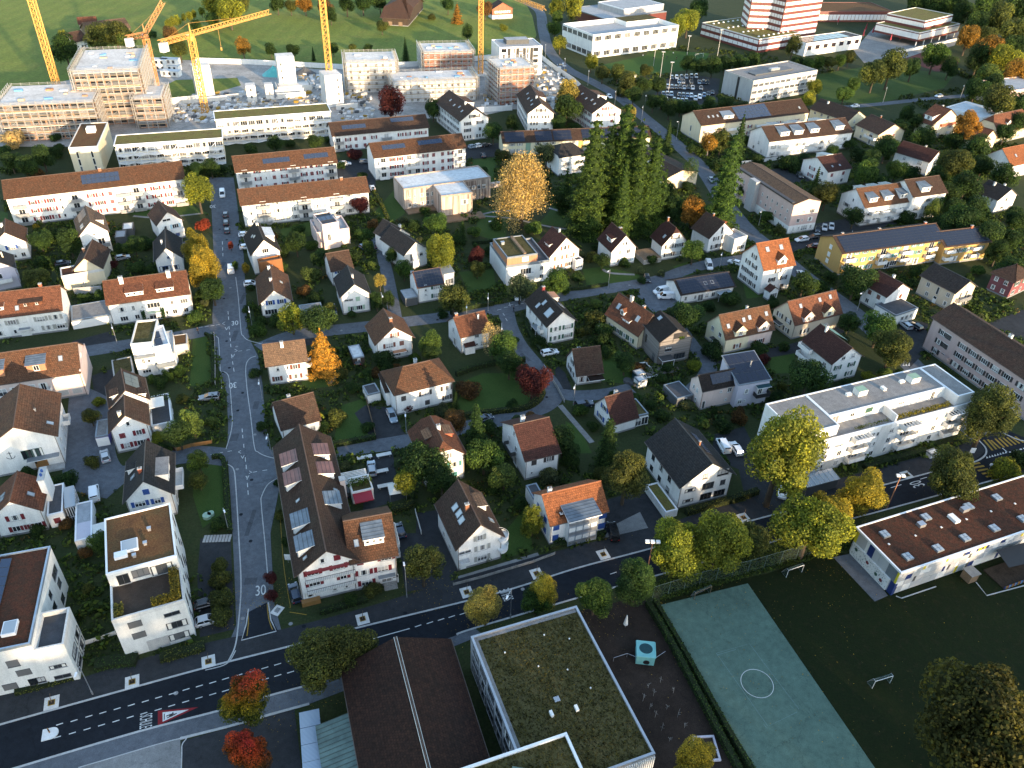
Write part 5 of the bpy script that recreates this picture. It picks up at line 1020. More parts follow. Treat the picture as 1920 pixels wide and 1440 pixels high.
b=H('white steep-gabled house with orange-red shutters next to the copper penthouse','orange-shuttered gable house',(1030,483),(1090,469),(1018,458),5.6);b.sh='orangeshut';b.gable(5.4,'q','white','tmaroon',.5);b.win('f','0:.3S .7S;1:.3S .7S;2.1:.5S','orangeshut');b.chim(.5,.5,.9,'offwhite',.5,.5);b.dorm('l',.5,.3,2.2,.8,roof='tmaroon');c=b.sub((1080,490),(1093,487),4,3.2);c.flat('whitemetal','flatdark',.3,'whitemetal',wallname='glazed_annex');c.win('f','0:.5B')
b=H('white steep-gabled house with pale blue shutters above a sloping lawn','pale-blue-shuttered house',(1146,473),(1196,465),(1130,446),5.2);b.sh='paleblueshut';b.gable(5.0,'q','white','tmaroon',.5);b.win('f','0:.3S .75S;1:.35s .7s;2.0:.45n .58n','paleblueshut');b.dorm('l',.45,.3,3.2,1.4,roof='tmaroon');b.chim(.62,.6,.9,'tred',.9,.8);b.win('l','0:.5w')
b=H('white house with half-hipped maroon roof and raised garden terrace','half-hipped terrace house',(1241,462),(1291,454),(1213,444),5.2);b.sh='darkshut';b.gable(5.2,'q','white','tmaroon',.6,hip=.25);b.win('f','0:.3S .7S;1:.3S .72S;2.1:.5S','darkshut');b.chim(.5,.8,1.2,'brick',.5,.5);b.sky('l',.3,.4)
box_part(b,'terrace_wall',-b.wx-6.5,-b.wx-.3,-b.wy-1,-b.wy+6,0,1.6,'stone','wood')
b=H('white gabled house with dark roof and flat-roofed balcony wing','balcony-wing house',(1330,448),(1378,436),(1307,424),5.2);b.sh='darkshut';b.gable(4.6,'q','white','tmid',.5);b.win('f','0:.25s .7S;1:.3s .65s;2:.5v;0:.5s','darkshut');b.win('l','0:.5s','darkshut');b.chim(.5,.6,.7,'brick',.5,.5);b.dorm('r',.5,.3,3,1.4,roof='torange',wall='orangeshut');c=b.sub((1377,452),(1401,445),6,4.6);c.flat('concretelight','flatgrey',.7,'concretelight',wallname='balcony_wing');c.win('f','0:.6L')
# == upper left: apartment blocks
def aptrow(label,short,A,B,D,he,rise,wall,roof,sh,stacks,wins,floors,rail='metal',bw=.045,pvs=(),ch=()):
 b=H(label,short,A,B,D,he,'apartment block');b.sh=sh;b.gable(rise,'p',wall,roof,.55);b.near=False
 for p in stacks:
  for fl in floors:
   b.balc('f',p-bw,p+bw,.5+fl*b.fh,1.3,rail);b.win('f','%g:%gt'%(fl+.1,p))
 for fl in floors:b.win('f',';'.join('%d:%g%s'%(fl,p,t)for p,t in wins),sh)
 for p0,p1,q0,q1,nx,ny in pvs:b.pv('f',p0,p1,q0,q1,nx,ny,'pvblue')
 for x in ch:b.chim(x,.47,.8,'brick',.9,.5)
 return b
b=aptrow('longest brown-roofed block with red shutters and blue solar field on its roof','longest red-shuttered block',(7,374),(348,335),12,9.4,4.0,'white','tbrown','redshut',(.06,.36,.63,.71,.96),[(.13,'s'),(.18,'s'),(.23,'s'),(.28,'n'),(.45,'s'),(.50,'s'),(.56,'c'),(.78,'s'),(.83,'s'),(.89,'s')],(0,1,2),'metal',.035,((.42,.63,.3,.8,8,2),),(.53,))
b=aptrow('shorter brown-roofed block in two offset halves with red shutters','two-halved red-shuttered block',(440,324),(634,305),12,7.6,3.8,'white','tbrown','redshut',(.08,.56,.94),[(.2,'s'),(.28,'n'),(.36,'c'),(.46,'s'),(.66,'s'),(.74,'c'),(.82,'s')],(0,1,2),'metal',.05,((.28,.54,.35,.65,8,1),(.68,.92,.4,.7,7,1)))
m=M();m.box(-.05+.1*b.w,.25+.1*b.w,-b.d/2,0,b.he-.1,b.he+.2);b.part('roof_step',m,['brownwood'])
b=aptrow('white block with plain brown roof and grey blinds at the end of the street','grey-blind white block',(450,386),(694,360),11,7.6,3.4,'white','tbrown','greyshut',(.16,.48,.74),[(.06,'n'),(.27,'S'),(.34,'c'),(.40,'s'),(.58,'s'),(.64,'c'),(.84,'s'),(.92,'c')],(0,1,2),'metal',.05,(),(.8,))
b=aptrow('white block with dark brown roof and red shutters farthest back','farthest red-shuttered block',(622,256),(806,239),12,6.4,3.6,'white','tmid','redshut',(.05,.55),[(.15,'s'),(.23,'c'),(.32,'c'),(.42,'s'),(.7,'s'),(.78,'s'),(.88,'s'),(.95,'s')],(0,1),'metal',.05,((.12,.36,.4,.7,7,1),(.62,.86,.6,.9,7,1)))
b=aptrow('white block with brown roof, red shutters and two roof solar strips in the middle','middle red-shuttered block',(700,297),(876,277),12,8.6,3.6,'white','tbrown','redshut',(.09,.37,.46,.94),[(.19,'s'),(.27,'s'),(.55,'s'),(.64,'c'),(.74,'c'),(.83,'s')],(0,1,2),'white',.05,((.12,.36,.45,.75,8,1),(.5,.76,.5,.8,8,1)))
b=H('pale yellow terrace row with black solar fields and green stair towers','pale yellow terrace row',(942,269),(1222,257),9,5.0,'terraced houses',name='terraced_houses');b.gable(3.2,'p','paleyellow','tmid',.4)
for p0,p1 in((.02,.15),(.22,.33),(.34,.46),(.53,.63),(.64,.78),(.85,.98)):b.pv('f',p0,p1,.08,.9,4,3)
b.near=False;b.sh='greyshut';b.win('f','1:.06s .11s .23s .28s .33s .43s .47s .61s .68s .87s .93s;0:.06s .11s .23s .28s .43s .61s .87s');[box_part(b,'stair_tower',(p-.5)*b.w-1,(p-.5)*b.w+1,-b.wy-.12,-b.wy+.1,0,5.0,k)for p,k in((.17,'palegreen'),(.52,'yellow'),(.62,'palegreen'))]
for i,(A,B,C,lab,sh)in enumerate((((862,228),(919,221),(823,190),'leftmost of three tall white gabled blocks by the building site','first tall gabled block'),((988,214),(1041,213),(955,177),'middle one of three tall white gabled blocks by the building site','middle tall gabled block'),((1110,213),(1168,207),(1085,177),'rightmost of three tall white gabled blocks, with red shutters, beside the road','red-shuttered tall gabled block'))):
 b=H(lab,sh,A,B,C,8.6,'apartment block',group='tall white gabled blocks beside the building site');b.gable(4.4,'q','white','tmid',.6);b.near=False;b.sh='redshut' if i==2 else 'darkshut'
 b.win('f','0:.25S .7S;1:.25S .7c;2:.25S .7S;3:.4s .6s',b.sh);b.grid('l',7,(0,1,2),'s',.05,.95,sh=b.sh);b.sky('l',.2,.5,.35,.6,.5,.5,.7,.6,w=.8,h=1.2);b.dorm('r',.6,.3,9,1.6,roof='tbrown',nw=3);b.chim(.45,.3,1.0,'white')
b=H('timber-clad kindergarten with pale flat roof and front wing','timber-clad kindergarten',(757,356),(920,333),(743,332),7.4,'school building',name='kindergarten');b.flat('boardpale','flatpale',.35,'paleboard');b.near=False;b.fh=3.0;b.win('f','0:.06w .12w .2w .26w .32w;1:.06k .12k .2w .26w .32w;1:.75w .8w .86w .92w');c=b.sub((827,369),(886,362),(812,347),7.4);c.flat('boardpale','flatpale',.35,'paleboard',wallname='front_wing');box_part(b,'walkway',b.wx,b.wx+12,-4,-2.5,2.6,4.2,'boardpale');c.near=False;c.fh=3;c.win('f','1:.75B');box_part(c,'deck',-c.wx,c.wx+3,-c.wy-5,-c.wy,0,.5,'wood');box_part(b,'deck',-b.wx,-4,-b.wy-4,-b.wy,0,.4,'wood')
b=H('white villa with dark roof half hidden behind the tall firs','villa behind the firs',(1048,296),(1100,289),12,7.4,'villa',name='villa');b.gable(3.0,'p','white','tgrey',.4,hip=.8);b.near=False;b.sh='greyshut';b.win('f','0:.3S .7S;1:.3S .7S');b.win('l','0:.4w;1:.4w')
b=H('low hall with dark roof and glazed ridge strip beside the through road','dark-roofed low hall',(1243,338),(1312,322),(1190,279),5.0,'hall',name='hall');b.gable(2.2,'q','cream','tdark',.5);b.near=False;b.sky('l',.3,.6,.45,.6,.6,.6,.75,.6,w=2.4,h=2.2);b.win('f','0:.3w .6w')
# == right side
b=H('long mauve commercial block with low pitched roof and white ground floor','long mauve block',(1489,384),(1541,377),(1391,312),10.6,'commercial block',name='commercial_block');b.near=False;b.gable(1.5,'q','rosewall','tbeige',.15);b.fh=2.9;b.win('f','1:.3w .45k .75W;2:.3w .45k .75W');b.win('f','0:.2w .4w .6B .85w');b.grid('l',11,(0,1,2),'n',.05,.97);box_part(b,'ground_floor_band',-b.wx-.03,b.wx+.03,-b.wy-.03,b.wy*.2,0,2.9,'white');box_part(b,'lower_roof_strip',-b.w/2-.05,-b.w/2+2.6,-b.d/2+1,b.d/2,10.7,10.95,'flatdark');box_part(b,'lift_tower',-b.wx-1.8,-b.wx,2,6,0,11.0,'greywall')
b=H('white block with grey shed dormers and ivy at the right end','ivy-clad dormer block',(1622,390),(1716,377),(1578,362),7.0,'apartment block');b.near=False;b.gable(4.4,'p','white','tbrown',.4);[b.dorm('f',p,.22,3.2,1.7,roof='zincdorm',nw=2,win='n')for p in(.2,.5,.8)];b.sh='greyshut'
for p in(.2,.42,.7,.92):
 for z in(1.5,4.2):b.balc('f',p-.07,p+.07,z,1.3,'white')
b.win('f','0:.1s .3s .55s .82s;1:.1s .3s .55s .82s');b.win('l','0:.3S;1:.3S .7n;2:.5n');c=b.sub((1712,370),(1778,361),12,9.2);c.near=False;c.gable(4.0,'p','white','tmid',.4,wallname='wing_wall');c.dorm('f',.4,.2,3.6,1.8,roof='zincdorm',nw=2,win='n');c.sh='greyshut';c.win('f','0:.2S .5S .8S;1:.2S .5S .8S;2:.5S');planter(c,c.wx-2,c.wx+.6,-c.wy-.4,-c.wy,0,7.5,(.06,.11,.02),400,7,.5,'ivy');[b.dorm('b',p,.22,3.2,1.9,roof='zincdorm')for p in(.25,.5,.75)]
b=H('white house with maroon roof and red shutters behind the mauve block','maroon-roofed house by the mauve block',(1553,323),(1599,315),(1513,297),6.0);b.near=False;b.sh='redshut';b.gable(3.4,'p','white','tmaroon',.4);b.win('f','1:.2c .7c;0:.3w .7w','redshut');b.win('l','0:.4S .8w;1:.4S .8w');b.sky('f',.3,.3,.6,.3,w=.7,h=.9);b.dorm('b',.5,.3,3,1.6)
b=H('white block with row of tilted zinc dormers under the gardens','tilted-dormer block',(1443,266),(1601,248),(1412,244),7.0,'apartment block');b.near=False;b.sh='greyshut';b.gable(4.0,'p','white','tmid',.4);[b.dorm('f',p,.25,4.2,1.8,roof='zincdorm',nw=2,win='n')for p in(.2,.36,.55,.85)];[b.dorm('b',p,.25,4.2,2.2,roof='zincdorm')for p in(.2,.45,.7)]
for p in(.2,.5,.8):
 for z in(1.4,4.1):b.balc('f',p-.08,p+.08,z,1.3,'white')
b.win('f','0:.06s .34s .4s .64s .92s;1:.06s .34s .4s .64s .92s');b.win('l','0:.3w .7w;1:.5w');b.chim(.45,.6,.9,'palepink')
b=H('cream block in a row with dark blue solar roof field and balconies','solar-roofed cream block',(1315,236),(1519,211),(1283,215),7.4,'apartment block');b.near=False;b.sh='redshut';b.gable(4.0,'p','cream','tmid',.4);b.pv('f',.34,.64,.1,.95,9,4,'pvblue');b.sky('f',.1,.5,.14,.5,.18,.5,.93,.4,w=.9,h=1.3);b.dorm('f',.26,.25,5,1.4,roof='zinc')
for p in(.08,.28,.55,.8):
 for z in(1.4,4.1):b.balc('f',p-.05,p+.05,z,1.3,'white')
b.win('f','0:.15s .2s .38s .45s .66s .72s .9s;1:.15s .2s .38s .45s .66s .72s .9s');b.win('l','0:.5k;1:.5v')
b=H('cream house with dark roof and long row of upper windows','cream house with dark roof',(1590,228),(1625,219),(1533,200),5.4);b.near=False;b.gable(3.6,'q','paleyellow','tdark',.4);b.grid('l',5,(0,1),'w',.05,.95);b.win('f','0:.4S;1:.4w');b.chim(.4,.75,.9,'white')
b=H('cream gabled house with balcony corner and brown roof near the tall pine','cream balcony house',(1648,253),(1699,246),(1613,232),5.6);b.near=False;b.sh='redshut';b.gable(3.8,'q','cream','tmid',.5);b.win('f','0:.5w;1:.35s .6c','redshut');b.balc('l',.5,.95,2.8,1.4,'white');b.win('l','0:.3w .7t;1:.3w .7t');b.chim(.5,.6,.9,'brick',.5,.5)
b=H('white house with big dark maroon roof behind the olive conifer','big maroon-roofed house',(1744,305),(1768,294),(1688,279),5.8);b.near=False;b.gable(3.4,'q','white','tmaroon',.5);b.win('l','0:.4W .75W;1:.3w .75W;0:.15w');b.win('f','0:.5B;1:.5B');b.chim(.6,.4,.9,'palepink')
b=H('cream villa with steep red brown roof and half-round white dormer window','half-round-dormer villa',(1748,236),(1803,226),(1733,222),6.4,'villa',name='villa');b.near=False;b.sh='greyshut';b.gable(6.0,'q','cream','tred',.5);b.dorm('l',.5,.2,4,1.8,roof='tred');b.win('f','0:.3S .7S;1:.3S .7S;2.2:.5w');b.balc('f',.3,.8,5.4,.9,'orangeshut');b.chim(.6,.7,1.0,'white')
b=H('white flat-roofed modern house on the slope below the dark wood','flat-roofed slope house',(1843,222),(1880,210),(1797,195),5.0);b.near=False;b.flat('panelwhite','flatpale',.4,'whitemetal');b.win('f','0:.5Z;1:.5Z'.replace(';1:.5Z',''));b.win('l','0:.3t .7t')
b=H('cream house with steep rust-red roof at the right edge of the slope','rust-red edge house',(1872,250),(1935,236),12,5.0);b.near=False;b.gable(6.0,'p','cream','tred',.4,hip=.4);b.dorm('f',.35,.3,2,1.4,'gable','tred');b.win('f','0:.3w .7w')
b=H('small cream gabled house peeping out behind the brownish pine','small cream gabled house',(1842,266),(1871,257),9,4.8);b.near=False;b.gable(4.0,'q','cream','tred',.4);b.win('f','0:.3w .7w;1:.5S','greyshut')
b=H('white house with bright orange roof slope at the right edge','orange-roofed edge house',(1897,312),(1962,298),(1862,288),5.4);b.near=False;b.gable(5.0,'p','white','torange',.4);b.sky('f',.25,.5);b.win('l','0:.3t .7t;1:.5w');b.win('f','0:.3w');b.balc('l',.1,.9,2.7,1.4,'white')
b=H('white house with dark roof and garage at the right edge','white house with garage',(1872,376),(1910,366),(1833,357),5.2);b.near=False;b.gable(3.4,'q','white','tgrey',.5);b.win('f','0:.4W;1:.5w');b.win('l','0:.3w;1:.4S .75w','darkshut');b.chim(.4,.65,1.0,'white');b.chim(.6,.4,.9,'white')
# ---------------------------------------------------------------- two balcony blocks in front of the site
def wire_balconies(b,floors,n,zig=1.3):
 for fl in floors:
  z=.4+fl*b.fh
  m=M();W=b.wx;r=M()
  for i in range(n):
   x0,x1=-W+2*W*i/n,-W+2*W*(i+1)/n;d0=1.5+zig*(i%2);d1=1.5+zig*((i+1)%2);y=-b.wy
   m.poly([(x0,y-d0,z),(x1,y-d1,z),(x1,y,z),(x0,y,z)]);m.poly([(x0,y-d0,z-.18),(x0,y,z-.18),(x1,y,z-.18),(x1,y-d1,z-.18)]);m.poly([(x0,y-d0-.02,z-.35),(x1,y-d1-.02,z-.35),(x1,y-d1-.02,z+.05),(x0,y-d0-.02,z+.05)])
   r.bar((x0,y-d0,z+1),(x1,y-d1,z+1),.09);r.bar((x0,y-d0,z+.5),(x1,y-d1,z+.5),.05);r.bar((x0,y-d0,z),(x0,y-d0,z+b.fh),.09)
   if i%5==2:r.bar((x0,y-d0,z),(x1,y-d1,z+2.7),.1)
  o=m.make('balcony',['white'],b.root,b.mx);r.make('railing',['whitemetal'],o,Matrix())
  b.win('f','%g:%s'%(fl+.1,' '.join('%.3fB'%((i+.5)/n)for i in range(n))))
b=H('pale balcony block with green roof strip in front of the building site','front balcony block',(213,273),(418,259),11,9.4,'apartment block');b.near=False;b.flat('cream','sedumgreen',.2,'whitemetal',ov=.4);wire_balconies(b,(0,1,2),14)
c=b.sub((128,278),(183,275),(177,231),9.4);c.near=False;c.flat('cream','sedumbrown',.25,'concretelight',wallname='side_wing');c.win('f','0:.25v .75v;1:.25v .75v;2:.25v .75v');box_part(c,'roof_housing',-1,2,2,5,9.3,11.2,'white');c.grid('l',7,(0,1,2),'w',.05,.95)
b=H('pale balcony block with olive roof strip next to the white core towers','rear balcony block',(402,225),(621,209),11,9.6,'apartment block');b.near=False;b.flat('cream','sedumgreen',.2,'whitemetal',ov=.4);wire_balconies(b,(0,1,2),15)
# ---------------------------------------------------------------- shells under construction with scaffolding
def scaffold(b,faces,top,n=1.0,lift=2.0):
 for face in faces:
  W=(2*b.wx if face in 'fb' else 2*b.wy);k=max(3,int(W/2.6));mx=b.fmx(face,.5,0);m=M();z1=top+1.2
  for i in range(k+1):
   x=-W/2-.6+(W+1.2)*i/k
   for y in(-1.5,-.6):m.bar((x,y,0),(x,y,z1),.08,0)
   if i<k and i%3==1:
    for q in range(int(top/lift)):m.bar((x,-1.55,q*lift),(x+(W+1.2)/k,-1.55,q*lift+lift),.04,0)
  for q in range(1,int(z1/lift)+1):
   z=q*lift
   m.box(-W/2-.7,W/2+.7,-1.45,-.65,z-.06,z,1)
   for dz in(.5,1.0):m.bar((-W/2-.7,-1.52,z+dz),(W/2+.7,-1.52,z+dz),.075,0)
  m.make('scaffolding',['scaffold','scaffboard'],b.root,mx)
def shell(label,short,A,B,C,he,wall,floors,faces='flr',scaf='flr',n=(9,5),mats=('blockwork','slab'),clutter=6,seed=1,wt='O',rail=True):
 b=H(label,short,A,B,C,he,'unfinished building',name='unfinished_building');b.near=False;b.fh=he/floors;r=random.Random(seed)
 b.flat(wall,mats[1],None,ov=.25)
 for fl in range(floors):
  m=M();z=(fl+1)*b.fh;m.box(-b.wx-.12,b.wx+.12,-b.wy-.12,b.wy+.12,z-.32,z-.06-(.02 if fl==floors-1 else 0),0);m.make('floor_slab',['slab'],b.root,b.mx)
 for f in faces:
  k=n[0]if f=='f' else n[1]
  for fl in range(floors):
   for i in range(k):
    p=(i+.5+r.uniform(-.12,.12))/k;h=WT[wt][1]
    put('opening',win_mesh(wt,'concretelight'),b.root,b.fmx(f,p,fl*b.fh+h/2+.55))  # flat dark panes stand in for the shaded interiors
 scaffold(b,scaf,he)
 if rail:
  m=M()
  for(x0,y0,x1,y1)in((-1,-1,1,-1),(1,-1,1,1),(1,1,-1,1),(-1,1,-1,-1)):
   for dz in(.5,1.0):m.bar((x0*b.wx,y0*b.wy,he+dz),(x1*b.wx,y1*b.wy,he+dz),.05)
   L=10
   for i in range(L):t=i/L;m.bar((x0*b.wx+(x1-x0)*b.wx*t,y0*b.wy+(y1-y0)*b.wy*t,he-.1),(x0*b.wx+(x1-x0)*b.wx*t,y0*b.wy+(y1-y0)*b.wy*t,he+1.3),.05)
  m.make('edge_railing',['scaffold'],b.root,b.mx)
 for i in range(clutter):
  x,y=r.uniform(-.8,.8)*b.wx,r.uniform(-.75,.75)*b.wy;sx,sy,sz=r.uniform(.4,1.6),r.uniform(.3,1.2),r.uniform(.2,.8)
  box_part(b,'building_material',x-sx,x+sx,y-sy,y+sy,he,he+sz,r.choice(['scaffboard','insul','concretelight','panelsky','blockwork']))
 return b
shell('low brick shell under construction in scaffolding at the left edge','low scaffolded shell',(-8,199),(173,191),(185,155),14.0,'blockwork',5,n=(13,6),clutter=8,seed=2)
b=shell('tallest brick shell under construction, its pale top slab fenced with railings','tallest scaffolded shell',(135,138),(258,133),(265,90),21.0,'blockwork',7,n=(9,6),clutter=10,seed=3)
shell('narrow scaffolded stair wing beside the tallest shell','scaffolded stair wing',(250,186),(302,184),(296,160),12.0,'blockwork',4,n=(4,3),clutter=2,seed=4)
shell('pale grey insulated shell with chamfered outline and scaffolding by the hoarding','pale insulated shell',(648,117),(742,115),(738,96),14.0,'insul',5,n=(6,4),clutter=4,seed=5,wt='w')
shell('distant brick-red scaffolded block with white roof boxes','red scaffolded block',(795,100),(886,98),(884,79),11.5,'brickred',4,n=(7,4),clutter=9,seed=6,wt='w')
shell('wide pale block with white roof clutter behind timber scaffolding','wide pale scaffolded block',(738,156),(893,150),(880,130),9.0,'insul',3,n=(12,4),clutter=12,seed=7,wt='w')
shell('square brick-red tower block wrapped in scaffolding below the yellow crane','square brick-red shell',(938,130),(1003,126),(988,106),16.0,'brickred',6,n=(5,5),clutter=7,seed=8,wt='w')
b=H('finished block with black and white striped facade behind the scaffolding','black and white block',(937,90),(1017,87),(1010,72),14.0,'apartment block');b.near=False;b.flat('panelwhite','flatgrey',.3,'whitemetal');b.win('f',';'.join('%d:.1B .34v .5B .66v .85B'%i for i in range(5)),fr='black');b.win('r',';'.join('%d:.3B .7B'%i for i in range(5)),fr='black');[box_part(b,'facade_stripe',(p-.5)*2*b.wx-.8,(p-.5)*2*b.wx+.8,-b.wy-.06,-b.wy+.1,0,13.6,'black')for p in(.22,.42,.58,.75)];box_part(b,'roof_storey',-6,6,-2,4,13.9,16.2,'darkgrey','flatgrey')
# bare concrete stair and lift cores
def core(label,A,B,d,he,openings,base=None):
 b=H(label,label,A,B,d,he,'concrete core',name='concrete_core',group='bare white concrete cores on the building site',land=False);b.near=False;b.flat('concretelight','slab',None,wallname='core_wall');m=M()
 for z in range(2,int(he)-1,3):put('opening',win_mesh('n','concrete'),b.root,b.fmx('f',openings,z+.6))
 for z in range(2,int(he)-1,3):put('opening',win_mesh('n','concrete'),b.root,b.fmx('r',.5,z+.6))
 if base:
  for(x0,x1,y0,y1,h)in base:box_part(b,'low_wall',x0,x1,y0,y1,0,h,'concretelight','slab')
core('bare white concrete core right beside the yellow crane with the level jib',(360,125),(393,122),6,14.5,.3,[(-16,-4,-7,-6.6,3.2),(-16,-15.6,-7,3,3.2),(-4,8,-8,-7.6,2.2),(8,18,-4,-3.6,1.2)])
core('tallest bare white concrete core next to the turquoise tarpaulin',(518,107),(551,105),7,15.0,.2,[(-6,10,-9,-8.6,3.0),(-6,-5.6,-9,0,3.0),(9.6,10,-9,2,3.0),(12,22,-6,-5.6,1.4),(-5,9,-8,-2,2.9)])
core('bare white concrete core with window column at the right of the site',(608,142),(640,139),9,14.0,.75,[(-1,9,-9,-8.7,2.2)])
core('small slim concrete core, the left one of a low pair',(460,161),(478,160),5,7.5,.5);core('small slim concrete core, the right one of a low pair',(496,159),(511,158),4,6.5,.5,[(3,16,-3,-2.6,2.5),(3,16,3,3.4,2.5)])
# site cabins, hoarding, materials
for i,(u,v,z)in enumerate(((300,131,0),(322,132,0),(300,131,2.7),(322,130,2.7),(322,142,0))):
 p=P(u,v,0);q=empty('site_cabin',(p.x,p.y,z),-.05);tag(q,('%s white site cabin %s'%(('front','middle','upper','upper','lone')[i],('on the ground, nearer the tallest shell','on the ground beside the white core','stacked on top near the tallest shell','stacked on top beside the white core','standing in front of the stacked cabins')[i])),'cabin','site cabins');m=M();m.box(-4.5,4.5,-2,2,0,2.65);m.make('cabin_body',['panelwhite'],q);m=M();m.box(-4.55,4.55,-2.05,2.05,2.52,2.68);m.make('roof',['flatpale'],q)
 for x in(-2.5,0,2.5):put('window',win_mesh('w','darkframe',None,True),q,Matrix.Translation((x,-2.0,1.5)))
def panelfence(label,px,h,k,name='hoarding',step=4.0,post='whitemetal',cat='fence',gap=0,th=.06):
 pts=[P(u,v,0)for u,v in px];q=empty(name,pts[0]);tag(q,label,cat);o=q.location
 for a,b_ in zip(pts,pts[1:]):
  L=(b_-a).length;n=max(1,int(L/step));ang=math.atan2(b_.y-a.y,b_.x-a.x);w=L/n
  key=('fp',k,round(w,2),h)
  if key not in WCACHE:m=M();m.box(.02,w-.02,-th/2,th/2,.05+gap,h);WCACHE[key]=m.mesh('panel',[k])
  for i in range(n):p=a+(b_-a)*(i/n)-o;put('panel',WCACHE[key],q,frame_mx(p.x,p.y,0,ang))
  key2=('post',post,h)
  if key2 not in WCACHE:m=M();m.bar((0,0,0),(0,0,h+.15),.06);WCACHE[key2]=m.mesh('post',[post])
  for i in range(n+1):p=a+(b_-a)*(i/n)-o;put('post',WCACHE[key2],q,Matrix.Translation((p.x,p.y,0)))
 return q
panelfence('long white site hoarding along the meadow edge',[(368,118),(470,121),(640,130),(800,124),(935,110),(1015,112)],2.6,'panelwhite',step=6)
panelfence('white site hoarding along the through road',[(1015,112),(1042,133),(1075,155),(1092,171)],2.6,'panelwhite',step=5)
panelfence('white site hoarding between two tall gabled blocks',[(885,212),(960,207)],2.4,'panelwhite',step=5)
p=P(520,142);r=np.random.RandomState(5)
for lab,(u,v),s,k in(('crumpled turquoise tarpaulin over a heap by the tallest core',(515,141),(6,4,4),'tarp'),('dark tarpaulin heap beside the tallest core',(572,138),(5,4,3),'darkgrey')):
 p=P(u,v);m=M();n=14;ring=[[(s[0]*(1-t)*math.cos(a)*(1+.2*r.rand()),s[1]*(1-t)*math.sin(a)*(1+.2*r.rand()),s[2]*t*(1+.3*r.rand()))for a in np.linspace(0,6.283,n,False)]for t in(0,.35,.7,.92)]
 for a,b_ in zip(ring,ring[1:]):
  for i in range(n):j=(i+1)%n;m.poly([a[i],a[j],b_[j],b_[i]])
 m.poly(ring[-1]);o=m.make('tarpaulin_heap',[k]);o.location=p;tag(o,lab,'tarpaulin')
m=M();rr=random.Random(8);area=[(330,175,640,215),(560,140,640,170),(640,170,700,235),(900,200,1060,175),(1000,120,1060,170),(280,200,400,230),(440,170,620,200),(330,195,520,225)]
for i in range(900):
 u0,v0,u1,v1=rr.choice(area);p=P(rr.uniform(u0,u1),rr.uniform(min(v0,v1),max(v0,v1)));s=rr.uniform(.15,1.1);a=rr.uniform(.15,1.4);h=rr.uniform(.1,1.0);m.box(p.x-s,p.x+s,p.y-a,p.y+a,0,h,rr.choice([0,0,1,2,3,4,5]))
tag(m.make('building_materials',['concretelight','scaffboard','insul','darkgrey','roadyellow','slab']),kind='stuff')
